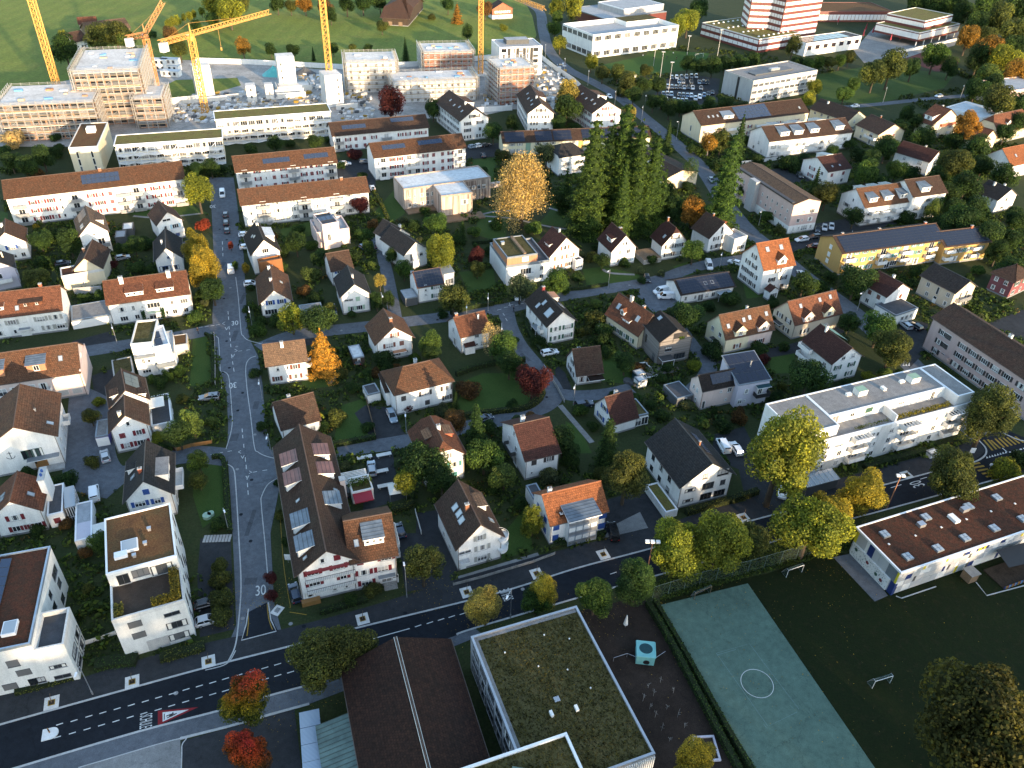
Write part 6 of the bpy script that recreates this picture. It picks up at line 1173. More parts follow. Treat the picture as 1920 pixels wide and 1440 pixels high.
# ---------------------------------------------------------------- tower cranes
def lattice(m,a,b,w,step,r=.07,k=0,tri=False):
 a=Vector(a);b=Vector(b);d=(b-a).normalized();u=Vector((0,0,1)).cross(d)
 if u.length<.1:u=Vector((1,0,0))
 u.normalize();w_=d.cross(u);n=max(2,int((b-a).length/step));h=w/2
 cs=[u*h+w_*h,-u*h+w_*h,-u*h-w_*h,u*h-w_*h]if not tri else[u*h-w_*h*.6,-u*h-w_*h*.6,w_*h*1.1]
 for c in cs:m.bar(a+c,b+c,r*1.5,k)
 for i in range(n):
  p,q=a+(b-a)*(i/n),a+(b-a)*((i+1)/n)
  for j in range(len(cs)):
   c,e=cs[j],cs[(j+1)%len(cs)]
   m.bar(p+c,q+e if i%2 else q+e,r,k,k=3);m.bar(p+c,p+e,r*.8,k,k=3)
def crane(label,base,top,az,jib,cj,k='crane',luff=0.0,hook=None,jend=None):
 p=P(*base);g=P(*base);r2=math.hypot(g.x,g.y)
 h=top;q=empty('tower_crane',(p.x,p.y,0));tag(q,label,'crane','tower cranes on the building site')
 m=M();m.box(-3,3,-3,3,0,.6);m.make('foundation',['concretelight'],q)
 m=M();lattice(m,(0,0,.6),(0,0,h),2.2,2.3,.15);m.make('mast',[k],q)
 d=Vector((math.cos(az),math.sin(az),0));e=Vector((-d.y,d.x,0))
 jd=(d*math.cos(luff)+Vector((0,0,math.sin(luff))))
 m=M();m.bar((0,0,h-.5),(0,0,h+1.2),1.5,k=10);m.make('slewing_ring',[k],q)
 m=M();lattice(m,Vector((0,0,h+1.8)),Vector((0,0,h+1.8))+jd*jib,2.0,2.2,.12,tri=True);m.make('jib',[k],q)
 m=M();lattice(m,(0,0,h+1.6),Vector((0,0,h+1.6))-d*cj,1.8,2.2,.12);m.make('counter_jib',[k],q)
 m=M();a=Vector((0,0,h+.4))-d*cj*.9;m.v+=[tuple(a+d*x+e*y+Vector((0,0,z)))for x,y,z in((-1.6,-1,-2.4),(1.6,-1,-2.4),(1.6,1,-2.4),(-1.6,1,-2.4),(-1.6,-1,1),(1.6,-1,1),(1.6,1,1),(-1.6,1,1))];m.f+=[(0,1,5,4),(1,2,6,5),(2,3,7,6),(3,0,4,7),(4,5,6,7),(3,2,1,0)];m.m+=[0]*6;m.make('counterweight',['concretelight'],q)
 m=M();c=Vector((0,0,h-.2))+e*1.9+d*.6;m.box(c.x-.8,c.x+.8,c.y-.8,c.y+.8,h-.6,h+1.5,0);m.box(c.x-.82,c.x+.82,c.y-.82,c.y+.82,h+.2,h+1.2,1);m.make('cab',['panelwhite','glass'],q)
 m=M();t=Vector((0,0,h+6));m.bar((0,0,h+1),t,.5,r2=.15);m.bar(t,Vector((0,0,h+2.5))+jd*jib*.7,.05);m.bar(t,Vector((0,0,h+2))-d*cj*.9,.05);m.make('apex_and_stays',[k],q)
 if hook:m=M();a=Vector((0,0,h+1.4))+jd*hook[0];m.bar(a,a-Vector((0,0,hook[1])),.06);a-=Vector((0,0,hook[1]));m.box(a.x-.3,a.x+.3,a.y-.3,a.y+.3,a.z-1.2,a.z);m.make('hook',[k],q)
 return q
crane('yellow tower crane rising out of the low scaffolded shell at the left',(118,200),52,1.2,40,13)
crane('orange tower crane with raised luffing jib beside the tallest shell',(296,175),24,1.0,17,9,'craneold',luff=.75)
crane('yellow tower crane with level jib reaching over the meadow',(386,214),31,1.154,50,17,hook=(16,8))
crane('yellow tower crane standing on the white concrete core by the balcony block',(623,190),58,2.4,40,13)
crane('yellow tower crane in front of the meadow barn with its jib dipping behind',(901,140),40,-1.014,57,14)
# ---------------------------------------------------------------- farm buildings on the meadow
b=H('big old timber barn with broad hipped brown roof on the meadow','meadow barn',(712,33),(768,36),(745,0),4.5,'barn',name='barn');b.near=False;b.gable(7.5,'p','darkwood','tbrown',1.2,hip=.5);b.win('f','0:.3g .7g',fr='wood')
b=H('red-brown timber chalet with white base behind the crane','timber chalet',(922,18),(964,16),9,6.2,'chalet',name='chalet');b.near=False;b.gable(4,'q','brickred','tmid',.8);b.win('f','0:.3w .7w;1:.2s .4s .6s .8s','white');box_part(b,'white_base',-b.wx-.03,b.wx+.03,-b.wy-.03,b.wy,0,2.6,'white')
b=H('farmhouse with dark roof and white wall between trees on the meadow','meadow farmhouse',(137,80),(166,74),10,4.5,'farmhouse',name='farmhouse');b.near=False;b.gable(4,'p','white','tmid',.8);b.win('f','0:.3w .6w .8w')
b=H('long grey-roofed farm barn behind the round olive trees','grey farm barn',(165,62),(246,52),14,4.5,'barn',name='barn');b.near=False;b.gable(4,'p','wood','tbeige',.6)
b=H('small pale farm shed with rust-brown roof at the meadow edge','small farm shed',(146,46),(183,44),9,4.0,'barn',name='barn');b.near=False;b.gable(3,'p','paleboard','tred',.5)
# ---------------------------------------------------------------- school campus, top right
b=H('white sports hall with sunken roof deck and row of square openings','white sports hall',(1112,74),(1272,55),(1047,53),10.0,'sports hall',name='sports_hall');b.near=False;b.flat('panelwhite','flatgrey',2.4,'panelwhite',rimw=.5)
for f,k in(('f',9),('l',6)):
 for i in range(k):put('window',win_mesh('Z','panelwhite',None,True),b.root,b.fmx(f,(i+.5)/k,10.2)@Matrix.Diagonal((1.25,1,1.15,1))@Matrix.Translation((0,-.03,0)))
 for i in range(k):put('window',win_mesh('Z','panelwhite',None,True),b.root,b.fmx(f,(i+.5)/k,2.2)@Matrix.Diagonal((1.3,1,1.2,1)))
box_part(b,'rear_storey',b.wx*.2,b.wx,3,b.wy,9.5,12.5,'panelwhite','sedumolive')
b=H('low dark red hall with wide grey roof behind the white sports hall','dark red low hall',(1134,36),(1250,22),(1078,14),6.0,'hall',name='hall');b.near=False;b.flat('campusred','flatgrey',.3,'zinc');c=b.sub((1170,18),(1245,8),25,9.5);c.near=False;c.flat('greywall','flatgrey',.3,'whitemetal',wallname='upper_hall')
b=H('grey slab office with louvred white facade bands beside the car park','grey slab office',(1413,153),(1533,133),(1350,135),10.4,'office building',name='office');b.near=False;b.flat('greywall','slate',.5,'concrete');b.fh=3.3
for z in(1.0,4.2,7.4):m=M();mx=b.fmx('f',.5,0);m.box(-b.wx+.3,b.wx-.3,-.12,0,z,z+1.9,0);m.make('facade_band',['concretelight'],b.root,mx);[put('window',win_mesh('L','whitemetal',None,True),b.root,b.fmx('f',(i+.5)/12,z+.95)@Matrix.Translation((0,-.13,0)))for i in range(12)]
box_part(b,'plant_court',-b.wx+8,b.wx-10,-3,2,10.3,11.0,'darkgrey','darkmetal');box_part(b,'plant_unit',-2,4,-1.5,.5,10.9,12.0,'metal');box_part(b,'facade_slot',-b.wx-.06,-b.wx+.1,-b.wy*.1,b.wy*.05,0,10.2,'black')
def banded(b,floors,fh,faces='flr',k=10):
 for f in faces:
  W=b.wx if f in 'fb' else b.wy;mx=b.fmx(f,.5,0)
  for fl in range(floors):
   m=M();z=fl*fh;m.box(-W+.2,W-.2,-.14,0,z+1.3,z+fh-.35,0);m.make('glazing_band',['panelwhite'],b.root,mx);m=M()
   for i in range(k+1):x=-W+.2+(2*W-.4)*i/k;m.box(x-.1,x+.1,-.2,-.02,z+1.25,z+fh-.3,0)
   m.make('mullions',['campusred'],b.root,mx)['kind']='stuff'
b=H('red and white school tower with glazed bands, the left half of the pair','left school tower',P(1400,52,8),P(1450,54,8),17,36,'school building',name='school_tower');b.near=False;b.flat('campusred','flatgrey',.4,'campusred');banded(b,10,3.5,'flr',6)
b=H('red and white school tower with glazed bands, the sunlit right half of the pair','right school tower',P(1462,60,8),P(1531,50,8),17,36,'school building',name='school_tower');b.near=False;b.flat('campusred','flatgrey',.4,'campusred');banded(b,10,3.5,'flr',8)
b=H('low school wing with moss roof full of round white skylights','skylight school wing',(1424,74),(1500,62),(1317,43),7.5,'school building',name='school_wing');b.near=False;b.flat('campusred','sedumgreen',.3,'concretelight');banded(b,2,3.5,'fl',12)
for i in range(7):
 for j in range(4):x,y=-b.wx+5+i*(2*b.wx-10)/6,-b.wy+5+j*(2*b.wy-10)/3;m=M();m.bar((x,y,7.3),(x,y,8.0),.8,r2=.5,k=8);m.make('dome_skylight',['panelwhite'],b.roof,Matrix())
b=H('low school wing with grey solar roof and red-framed white front','solar school wing',(1512,82),(1616,68),(1492,71),7.0,'school building',name='school_wing');b.near=False;b.flat('panelwhite','flatdark',.3,'panelwhite');[put('window',win_mesh('Z','campusred',None,True),b.root,b.fmx('f',(i+.5)/7,4.4))for i in range(7)];[put('solar_panel',pv_mesh(5,9,'pvblue'),b.roof,Matrix.Translation((-b.wx+4+i*5.4,0,7.2)))for i in range(int(b.wx*2/5.4)-1)]
b=H('two-storey red and white school pavilion on columns with stepped roofs','school pavilion',(1725,62),(1800,45),(1662,40),8.0,'school building',name='school_pavilion');b.near=False;b.zb=3.0;b.flat('campusred','sedumgreen',.3,'concretelight');
for f in 'fl':W=b.wx if f=='f' else b.wy;m=M();m.box(-W+.2,W-.2,-.14,0,4.2,7.2);m.make('glazing_band',['panelwhite'],b.root,b.fmx(f,.5,0))
for i in range(6):m=M();m.bar((-b.wx+1+i*(2*b.wx-2)/5,-b.wy+1,0),(-b.wx+1+i*(2*b.wx-2)/5,-b.wy+1,3),.3,k=8);b.part('column',m,['panelwhite'])
c=b.sub((1735,40),(1787,28),(1680,22),13.0);c.near=False;c.zb=8;c.flat('campusred','sedumgreen',.3,'concretelight',wallname='upper_storey');[(lambda m,f,W:(m.box(-W+.2,W-.2,-.14,0,9.4,11.8),m.make('glazing_band',['panelwhite'],c.root,c.fmx(f,.5,0))))(M(),f,c.wx if f=='f' else c.wy)for f in 'fl']
b=H('long low red school wing at the back with white band','rear school wing',(1535,22),(1675,22),30,6.5,'school building',name='school_wing');b.near=False;b.flat('campusred','sedumbrown',.3,'campusred');banded(b,1,5,'f',20)
b=H('purple-grey flat building half hidden in the wood at the right edge','purple-grey edge building',(1885,172),(1990,160),(1860,150),8,'building',name='flat_building');b.near=False;b.flat('rosewall','flatgrey',.4,'rosewall')
RED=[]
for i,(u,v)in enumerate(((1617,72),(1635,66),(1668,80),(1686,78),(1622,60),(1570,46))):
 p=P(u,v);m=M();m.bar((0,0,0),(0,0,5.0),.08,1);m.bar((0,0,1.6),(0,0,5.4),.55,0,r2=.1,k=8);o=m.make('closed_parasol',['scarlet','metal']);o.location=p;o['category']='parasol';o['group']='closed red parasols on the school terrace';RED.append((u,o))
for i,(u,o)in enumerate(sorted(RED,key=lambda t:t[0])):o['label']='closed red parasol on the school terrace, %s from the left'%('first','second','third','fourth','fifth','sixth')[i]
# ---------------------------------------------------------------- school buildings along the bottom edge
b=H('old barn-like school hall with long weathered brown roof','barn-roofed school hall',(-11.2,35.8,6),(5.4,41.8,6),40,6.0,'hall',name='school_hall');b.gable(4.0,'q','darkwood','tbarn',.6)
m=M();m.bar((-.22,-b.d/2,10.06),(-.22,b.d/2,10.06),.05);m.bar((.22,-b.d/2,10.06),(.22,b.d/2,10.06),.05);m.make('lightning_wire',['metal'],b.roof,Matrix())
c=b.rel(-5.0,.55,0,33,3.4);x0,x1,y=-c.w/2,c.w/2,c.d/2;m=M();m.box(x0+.4,x1-.2,-y+.3,y-.3,0,3.25);m.make('lean_to_wall',['darkwood'],b.root,c.mx)
m=M();q=[(x0,-.37,3.4),(x1,-.37,4.6),(x1,.37,4.6),(x0,.37,3.4)];m.poly(q);m.poly([(a,e,z-.06)for a,e,z in q][::-1]);[m.poly([q[k],(q[k][0],q[k][1],q[k][2]-.06),(q[(k+1)%4][0],q[(k+1)%4][1],q[(k+1)%4][2]-.06),q[(k+1)%4]])for k in range(4)];m.bar((x0,.35,3.43),(x1,.35,4.63),.03);pm=m.mesh('roof_panel',['greenroof'])
for i in range(44):put('roof_panel',pm,b.root,c.mx@Matrix.Translation((0,-y+.375+i*.75,.004*(i%3))))
b=H('long corrugated blue-grey bicycle shelter roof beside the school hall','corrugated bicycle shelter',(571,1500),(612,1490),(551,1338),2.5,'shelter',name='bicycle_shelter')
for i in range(5):m=M();y=-b.d/2+(i+.5)*b.d/5;m.box(-b.w/2,b.w/2,y-b.d/10+.04,y+b.d/10-.04,2.4,2.5);b.part('roof_panel',m,['corr'])
for sx in(-1,1):
 for i in range(5):m=M();m.bar((sx*(b.w/2-.15),-b.d/2+.3+i*(b.d-.6)/4,0),(sx*(b.w/2-.15),-b.d/2+.3+i*(b.d-.6)/4,2.4),.06);b.part('post',m,['metal'])
b=H('school building with olive moss roof framed by a pale metal parapet','moss-roofed school',(5,53.4,8),(22,60.2,8),26.8,8.0,'school building',name='school');b.flat('greywall','sedumolive',.35,'metal',rimw=.35);b.fh=2.6
b.fr='darkframe';b.near=False;b.grid('l',7,(0,1,2),'B',.03,.97);box_part(b,'gravel_strip',-b.w/2+.36,-b.w/2+.95,-b.d/2+.4,b.d/2-.4,7.98,8.02,'slate');box_part(b,'gravel_strip',-b.w/2+.96,b.w/2-.4,b.d/2-.95,b.d/2-.4,7.98,8.02,'slate')
for x in np.arange(-b.w/2+.3,b.w/2,.35):m=M();m.box(x,x+.17,-b.d/2-.16,-b.d/2-.02,0,7.6);b.part('slat',m,['offwhite'])
planter(b,-b.w/2+1,b.w/2-.5,-b.d/2+.5,b.d/2-1,7.95,.14,(.052,.046,.016),9000,31,.30,'roof_moss')
for x,y in((-2.2,-3.0),(1.6,-3.4),(-.5,-1)):(box_part(b,'vent',x-.22,x+.22,y-.45,y+.45,8,8.5,'white')if x!=-.5 else vent(b,x,y,.1,.7))
for x,y in((-1,5),(3,3),(5,-1),(-3,-8),(2,10),(5.5,8),(-5,9)):box_part(b,'drain_cap',x-.1,x+.1,y-.1,y+.1,8,8.2,'white')
c=b.rel(-12,6.95,-8,5.5,11.0);c.flat('greywall','sedumolive',.35,'whitemetal',rimw=.35,wallname='upper_wing');planter(c,-c.w/2+1,c.w/2-.5,-c.d/2+.5,c.d/2-.5,10.95,.16,(.06,.05,.014),3500,33,.3,'roof_moss');m=M();m.box(-1.6,3.4,3.4,4.3,10.9,11.7);m.make('roof_duct',['greenmetal'],c.roof,Matrix.Rotation(-.5,4,'Z'))
b=H('low kindergarten with red sedum roof, coloured facade panels and painted mural','red-roofed kindergarten',(1690,1075),(2060,950),(1602,989),6.4,'school building',name='kindergarten');b.flat('panelgrey','sedumred',.12,'whitemetal',ov=.35);b.fh=3.1
def cladding(b,face,n,rows,seed,cols,hole=None):
 r=random.Random(seed);W=(2*b.wx if face in 'fb' else 2*b.wy)
 for row,(z0,z1)in enumerate(rows):
  x=-W/2+.02
  while x<W/2-.1:
   w=r.choice([.6,.7,1.9,2.2,1.4]);w=min(w,W/2-x);kx=r.choice(cols[0])if w<1.2 else r.choice(cols[1]);m=M()
   if not hole or not(hole[0]<(x+w/2)/W+.5<hole[1]and row==0):m.box(x+.02,x+w-.02,-.07,0,z0+.02,z1-.02);m.make('facade_panel',[kx],b.root,b.fmx(face,.5,0))
   x+=w
cladding(b,'f',10,((.3,2.0),(2.0,3.4),(3.4,4.7),(4.7,5.9)),3,(['panelwhite','panelyellow','panelblue','panelwhite','darkgrey'],['panelgrey','panelgrey','blind','panelwhite']))
cladding(b,'l',6,((3.0,5.9),),8,(['panelblue','panelyellow','panelwhite'],['panelgrey','zinc']))
m=M();W=2*b.wy;m.box(-W/2+.5,W/2-1.2,-.35,-.05,.1,3.1,0);r=random.Random(4)
for i in range(170):
 x,z=r.uniform(-W/2+.7,W/2-1.4),r.uniform(.3,2.9);s=r.uniform(.03,.08);m.box(x-s,x+s,-.362,-.352,z-s,z+s,r.choice([1,2,2]))
for x,z,k in((-.36*W,2.2,1),(-.08*W,1.9,3),(.14*W,1.4,1),(.26*W,1.2,3)):m.bar((x,-.365,z),(x,-.352,z),.38,k,k=10)
m.make('mural_wall',['panelwhite','greenshut','zinc','redpaint'],b.root,b.fmx('l',.5,0));box_part(b,'blue_corner',-b.wx-.1,-b.wx+.5,-b.wy-.1,-b.wy+1.0,0,3.0,'panelblue')
for x,y in((-.86,-.6),(-.86,.45),(-.58,-.65),(-.42,.6),(-.3,-.6),(0,-.6),(0,.5),(.3,-.6),(.3,.5)):
 X,Y=x*b.wx,y*b.wy;m=M();m.box(X-.8,X+.8,Y-.8,Y+.8,6.2,6.75,0)
 for sx in(-1,1):
  for sy in(-1,1):m.box(X+sx*.4-.32,X+sx*.4+.32,Y+sy*.4-.32,Y+sy*.4+.32,6.75,6.8,1)
 m.make('skylight',['zinc','skyglass'],b.roof,Matrix())
box_part(b,'roof_hatch',-.25*b.wx,-.25*b.wx+1.2,.1,2.2,6.3,7.0,'white');box_part(b,'vent_unit',-.55*b.wx,-.55*b.wx+1.4,1.5,2.6,6.3,7.1,'metal');box_part(b,'vent_unit',-.1*b.wx,-.1*b.wx+1.6,1.8,2.8,6.3,7.2,'metal')
for x in np.linspace(-.9,.9,8):vent(b,x*b.wx,.05*b.wy,.15,.2,'white')
q=P(1815,1085);b2=empty('garden_shed',q,b.ang);tag(b2,'small pale box shed beside the kindergarten wall','shed');m=M();m.box(-1.0,1.0,-1.0,1.0,0,2.0);m.make('wall',['wood'],b2);m=M();m.box(-1.15,1.15,-1.15,1.15,2.0,2.12);m.make('roof',['paving'],b2)
q=P(1900,1075);b2=empty('play_terrace',q,b.ang);tag(b2,'dark sunken play terrace with black shade roof and coloured border','terrace');m=M();m.box(-5,6,-2.2,2.5,0,.25);m.make('deck',['soil'],b2);m=M();m.poly([(-3.6,-.5,3.6),(5,-1,3.0),(5,3,3.8),(-3,3.2,4.2)]);m.poly([(-3.6,-.5,3.55),(-3,3.2,4.15),(5,3,3.75),(5,-1,2.95)]);m.make('shade_roof',['black'],b2);m=M()
for i in range(30):m.box(-5+i*.37,-4.7+i*.37,-2.35,-2.2,0,.7,i%4)
m.make('coloured_border',['panelblue','roadyellow','redpaint','panelsky'],b2)
# ---------------------------------------------------------------- trees and shrubs
def ico(center,rad,seed,sub=2):
 bm=bmesh.new();bmesh.ops.create_icosphere(bm,subdivisions=sub,radius=1.0);bm.verts.ensure_lookup_table();r=np.random.RandomState(seed)
 v=np.array([q.co[:]for q in bm.verts]);f=np.array([[q.index for q in t.verts]for t in bm.faces]);bm.free()
 return v*(1+.12*r.normal(size=(len(v),1)))*np.asarray(rad)+np.asarray(center),f
def lobed(seed,n,size,kz,nl=16,lob=.42,k='leaf',flat=0.0,name='crown',droop=0.0,open_=0.0):
 r=np.random.RandomState(seed);i=np.arange(nl)+.5;ph=np.arccos(1-1.75*i/nl);th=math.pi*(1+5**.5)*i+r.rand(nl)*.9
 rad=(.40+.40*r.rand(nl));C=np.c_[np.sin(ph)*np.cos(th),np.sin(ph)*np.sin(th),np.cos(ph)]*rad[:,None];C=np.r_[C,[[0,0,.25]]];LR=np.r_[lob*(.55+.85*r.rand(nl)**1.3),.5];LB=np.r_[r.rand(nl),.4]
 # points on the lobes' skins, thinned where they lie deep inside another lobe
 m=int(n*2.0);w=LR**2/(LR**2).sum();li=r.choice(len(LR),m,p=w);d=r.normal(size=(m,3));d[:,2]+=.35;d/=np.linalg.norm(d,axis=1,keepdims=True)
 p=C[li]+d*(LR[li]*(.72+.36*r.rand(m)**.8))[:,None]
 dist=np.linalg.norm(p[:,None,:]-C[None],axis=2)/LR[None];dist[np.arange(m),li]=9;keep=dist.min(1)>.68;p=p[keep][:n];d=d[keep][:n];lb=LB[li][keep][:n]
 p[:,2]*=kz;nr=d*.8+r.normal(size=p.shape)*.55
 if droop:nr=nr*np.array([1,1,.4]);p[:,2]-=droop*(np.linalg.norm(p[:,:2],axis=1)**2)*r.rand(len(p))
 hf=(p[:,2]-p[:,2].min())/(np.ptp(p[:,2])+1e-6)
 cores_v,cores_f,o=[],[],0
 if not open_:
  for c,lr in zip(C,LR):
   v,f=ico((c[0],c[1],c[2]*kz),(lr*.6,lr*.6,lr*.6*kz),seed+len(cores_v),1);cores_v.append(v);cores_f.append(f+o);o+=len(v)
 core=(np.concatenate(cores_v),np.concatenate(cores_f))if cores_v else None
 return leafmesh(name,p,nr,size*(.65+.7*r.rand(len(p))),r,core=core,k=k,hfrac=hf,rnd=np.clip(.45*lb+.62*r.rand(len(p))**1.3,0,1))
def conifer(seed,n,size,kz,layers=15,power=1.0,k='leaf',name='crown',ragged=.25):
 r=np.random.RandomState(seed);z=1-r.rand(n)**.62;L=np.floor(z*layers+r.rand(n)*.35);zl=np.clip(L/layers,0,1);R=(1-zl)**power*(1-.25*(zl<.06))+.03
 nb=9;br=r.randint(0,nb,n);off=(L.astype(int)*2.399)%6.283;a=off+br*6.283/nb+r.normal(size=n)*.16;wob=1+ragged*np.sin(L*7.1+br*2.7)
 rho=R*(.25+.8*r.rand(n)**.55)*wob;zz=(zl*2-1)*kz-rho*.32+r.normal(size=n)*.03
 p=np.c_[rho*np.cos(a),rho*np.sin(a),zz];nr=np.c_[np.cos(a)*.5,np.sin(a)*.5,np.ones(n)*.7]+r.normal(size=(n,3))*.4
 cv=[];cf=[];m=10
 for q in range(7):
  t=q/7;rr=.62*(1-t)**power;
  for i in range(m):cv.append((rr*math.cos(6.283*i/m),rr*math.sin(6.283*i/m),(t*2-1)*kz-.1))
 cv.append((0,0,kz*.93))
 for q in range(6):
  for i in range(m):j=(i+1)%m;cf+=[(q*m+i,q*m+j,(q+1)*m+j),(q*m+i,(q+1)*m+j,(q+1)*m+i)]
 for i in range(m):cf.append((6*m+i,6*m+(i+1)%m,7*m))
 return leafmesh(name,p,nr,size*(.6+.8*r.rand(n)),r,core=(np.array(cv),np.array(cf)),k=k,hfrac=zl,aspect=.5)
def weeping(seed,n,size,kz,name='crown'):
 r=np.random.RandomState(seed);nl=30;C=[];
 for i in range(nl):
  a=r.rand()*6.283;q=r.rand()**.6*.82;C.append((q*math.cos(a),q*math.sin(a),(1-q**2)*.75*kz+r.rand()*.25-.1,.18+.16*r.rand(),.5+.9*r.rand()))
 C=np.array(C);li=r.randint(0,nl,n);c=C[li];t=r.rand(n)**.8;d=r.normal(size=(n,2))*.55
 p=np.c_[c[:,0]+d[:,0]*c[:,3]*(1+.3*t),c[:,1]+d[:,1]*c[:,3]*(1+.3*t),c[:,2]-t*c[:,4]*kz+r.normal(size=n)*.05];p[:,:2]*=(1+.18*t)[:,None]
 p[:,2]=np.maximum(p[:,2],-kz);nr=r.normal(size=(n,3))*np.array([1,1,.35])+np.c_[p[:,:2],np.zeros(n)]
 return leafmesh(name,p,nr,size*(.6+.9*r.rand(n)),r,k='leaf',hfrac=t,aspect=.45)
def trunk_mesh(seed,br=4):
 r=random.Random(seed);m=M();m.bar((0,0,-.02),(0,0,.55),.045,r2=.032,k=8);m.bar((0,0,.55),(r.uniform(-.02,.02),0,.95),.032,r2=.008,k=6)
 for i in range(br):
  a=6.283*i/br+r.random();z=.35+.3*r.random();m.bar((0,0,z),(math.cos(a)*.3,math.sin(a)*.3,z+.28),.018,r2=.006,k=5)
 return m.mesh('trunk',['bark'])
KT={ # kind: (half height / radius, centre height / radius, crown builder list, category, noun)
'r':(1.0,1.35),'v':(1.4,1.75),'c':(2.7,2.75),'f':(2.8,2.85),'q':(1.45,1.55),'t':(1.75,1.75),'w':(1.6,1.72),'s':(.75,.62),'m':(1.15,1.65),'b':(1.45,1.8),'z':(1.15,1.65),'p':(1.2,1.9)}
PROTO={}
def proto(kind,big,var):
 key=(kind,big,var)
 if key in PROTO:return PROTO[key]
 sd=11+var*17+ord(kind);n,sz=((4600,.095),(11000,.068))[big];kz=KT[kind][0]
 if kind=='r':me=lobed(sd,n,sz,kz,18+12*big,.42-.08*big)
 elif kind=='v':me=lobed(sd,n,sz,kz,18+10*big,.40-.06*big)
 elif kind=='c':me=conifer(sd,int(n*1.6),sz*1.35,kz,17)
 elif kind=='q':me=conifer(sd,int(n*1.3),sz*1.25,kz,11,.85,ragged=.3)
 elif kind=='f':me=conifer(sd,int(n*2.2),sz*1.3,kz,17,.6,ragged=.3)
 elif kind=='t':me=lobed(sd,int(n*1.1),sz,kz,26,.33)
 elif kind=='w':me=weeping(sd,int(n*2.2),sz*.95,kz)
 elif kind=='s':me=lobed(sd,int(n*.5),sz*1.35,kz,12,.45)
 elif kind=='m':me=lobed(sd,n,sz,kz,20,.36,'leafmaple')
 elif kind=='z':me=lobed(sd,n,sz,kz,20,.36,'leafred')
 elif kind=='b':me=lobed(sd,int(n*.6),sz*.8,kz,22,.30,open_=1)
 else:me=lobed(sd,n,sz,kz,12,.36)
 me.name='crown';PROTO[key]=me;return me
TCOL={'g':((.055,.095,.024),'green'),'d':((.034,.062,.020),'dark green'),'y':((.165,.18,.028),'yellow-green'),'o':((.25,.13,.030),'orange-brown'),'O':((.40,.21,.04),'bright orange'),'x':((.075,.020,.022),'dark red'),'b':((.12,.065,.028),'brown'),'l':((.10,.14,.040),'light green'),'t':((.075,.085,.026),'olive'),'n':((.36,.27,.13),'tan'),'e':((.085,.10,.050),'grey-green'),'p':((.27,.22,.06),'pale yellow'),'R':((.26,.05,.03),'red'),'k':((.048,.046,.014),'dark olive'),'G':((.27,.205,.030),'golden')}
KNOUN={'r':'round tree','v':'tall oval tree','c':'slender conifer','f':'tall fir','q':'broad conifer','t':'columnar conifer','w':'weeping tree','s':'rounded shrub','m':'autumn maple','b':'feathery tree','z':'red maple','p':'pine'}
KNAME={'r':'broadleaf_tree','v':'broadleaf_tree','c':'spruce_tree','f':'fir_tree','q':'larch_tree','t':'columnar_conifer','w':'weeping_tree','s':'shrub','m':'maple_tree','b':'birch_tree','z':'maple_tree','p':'pine_tree'}
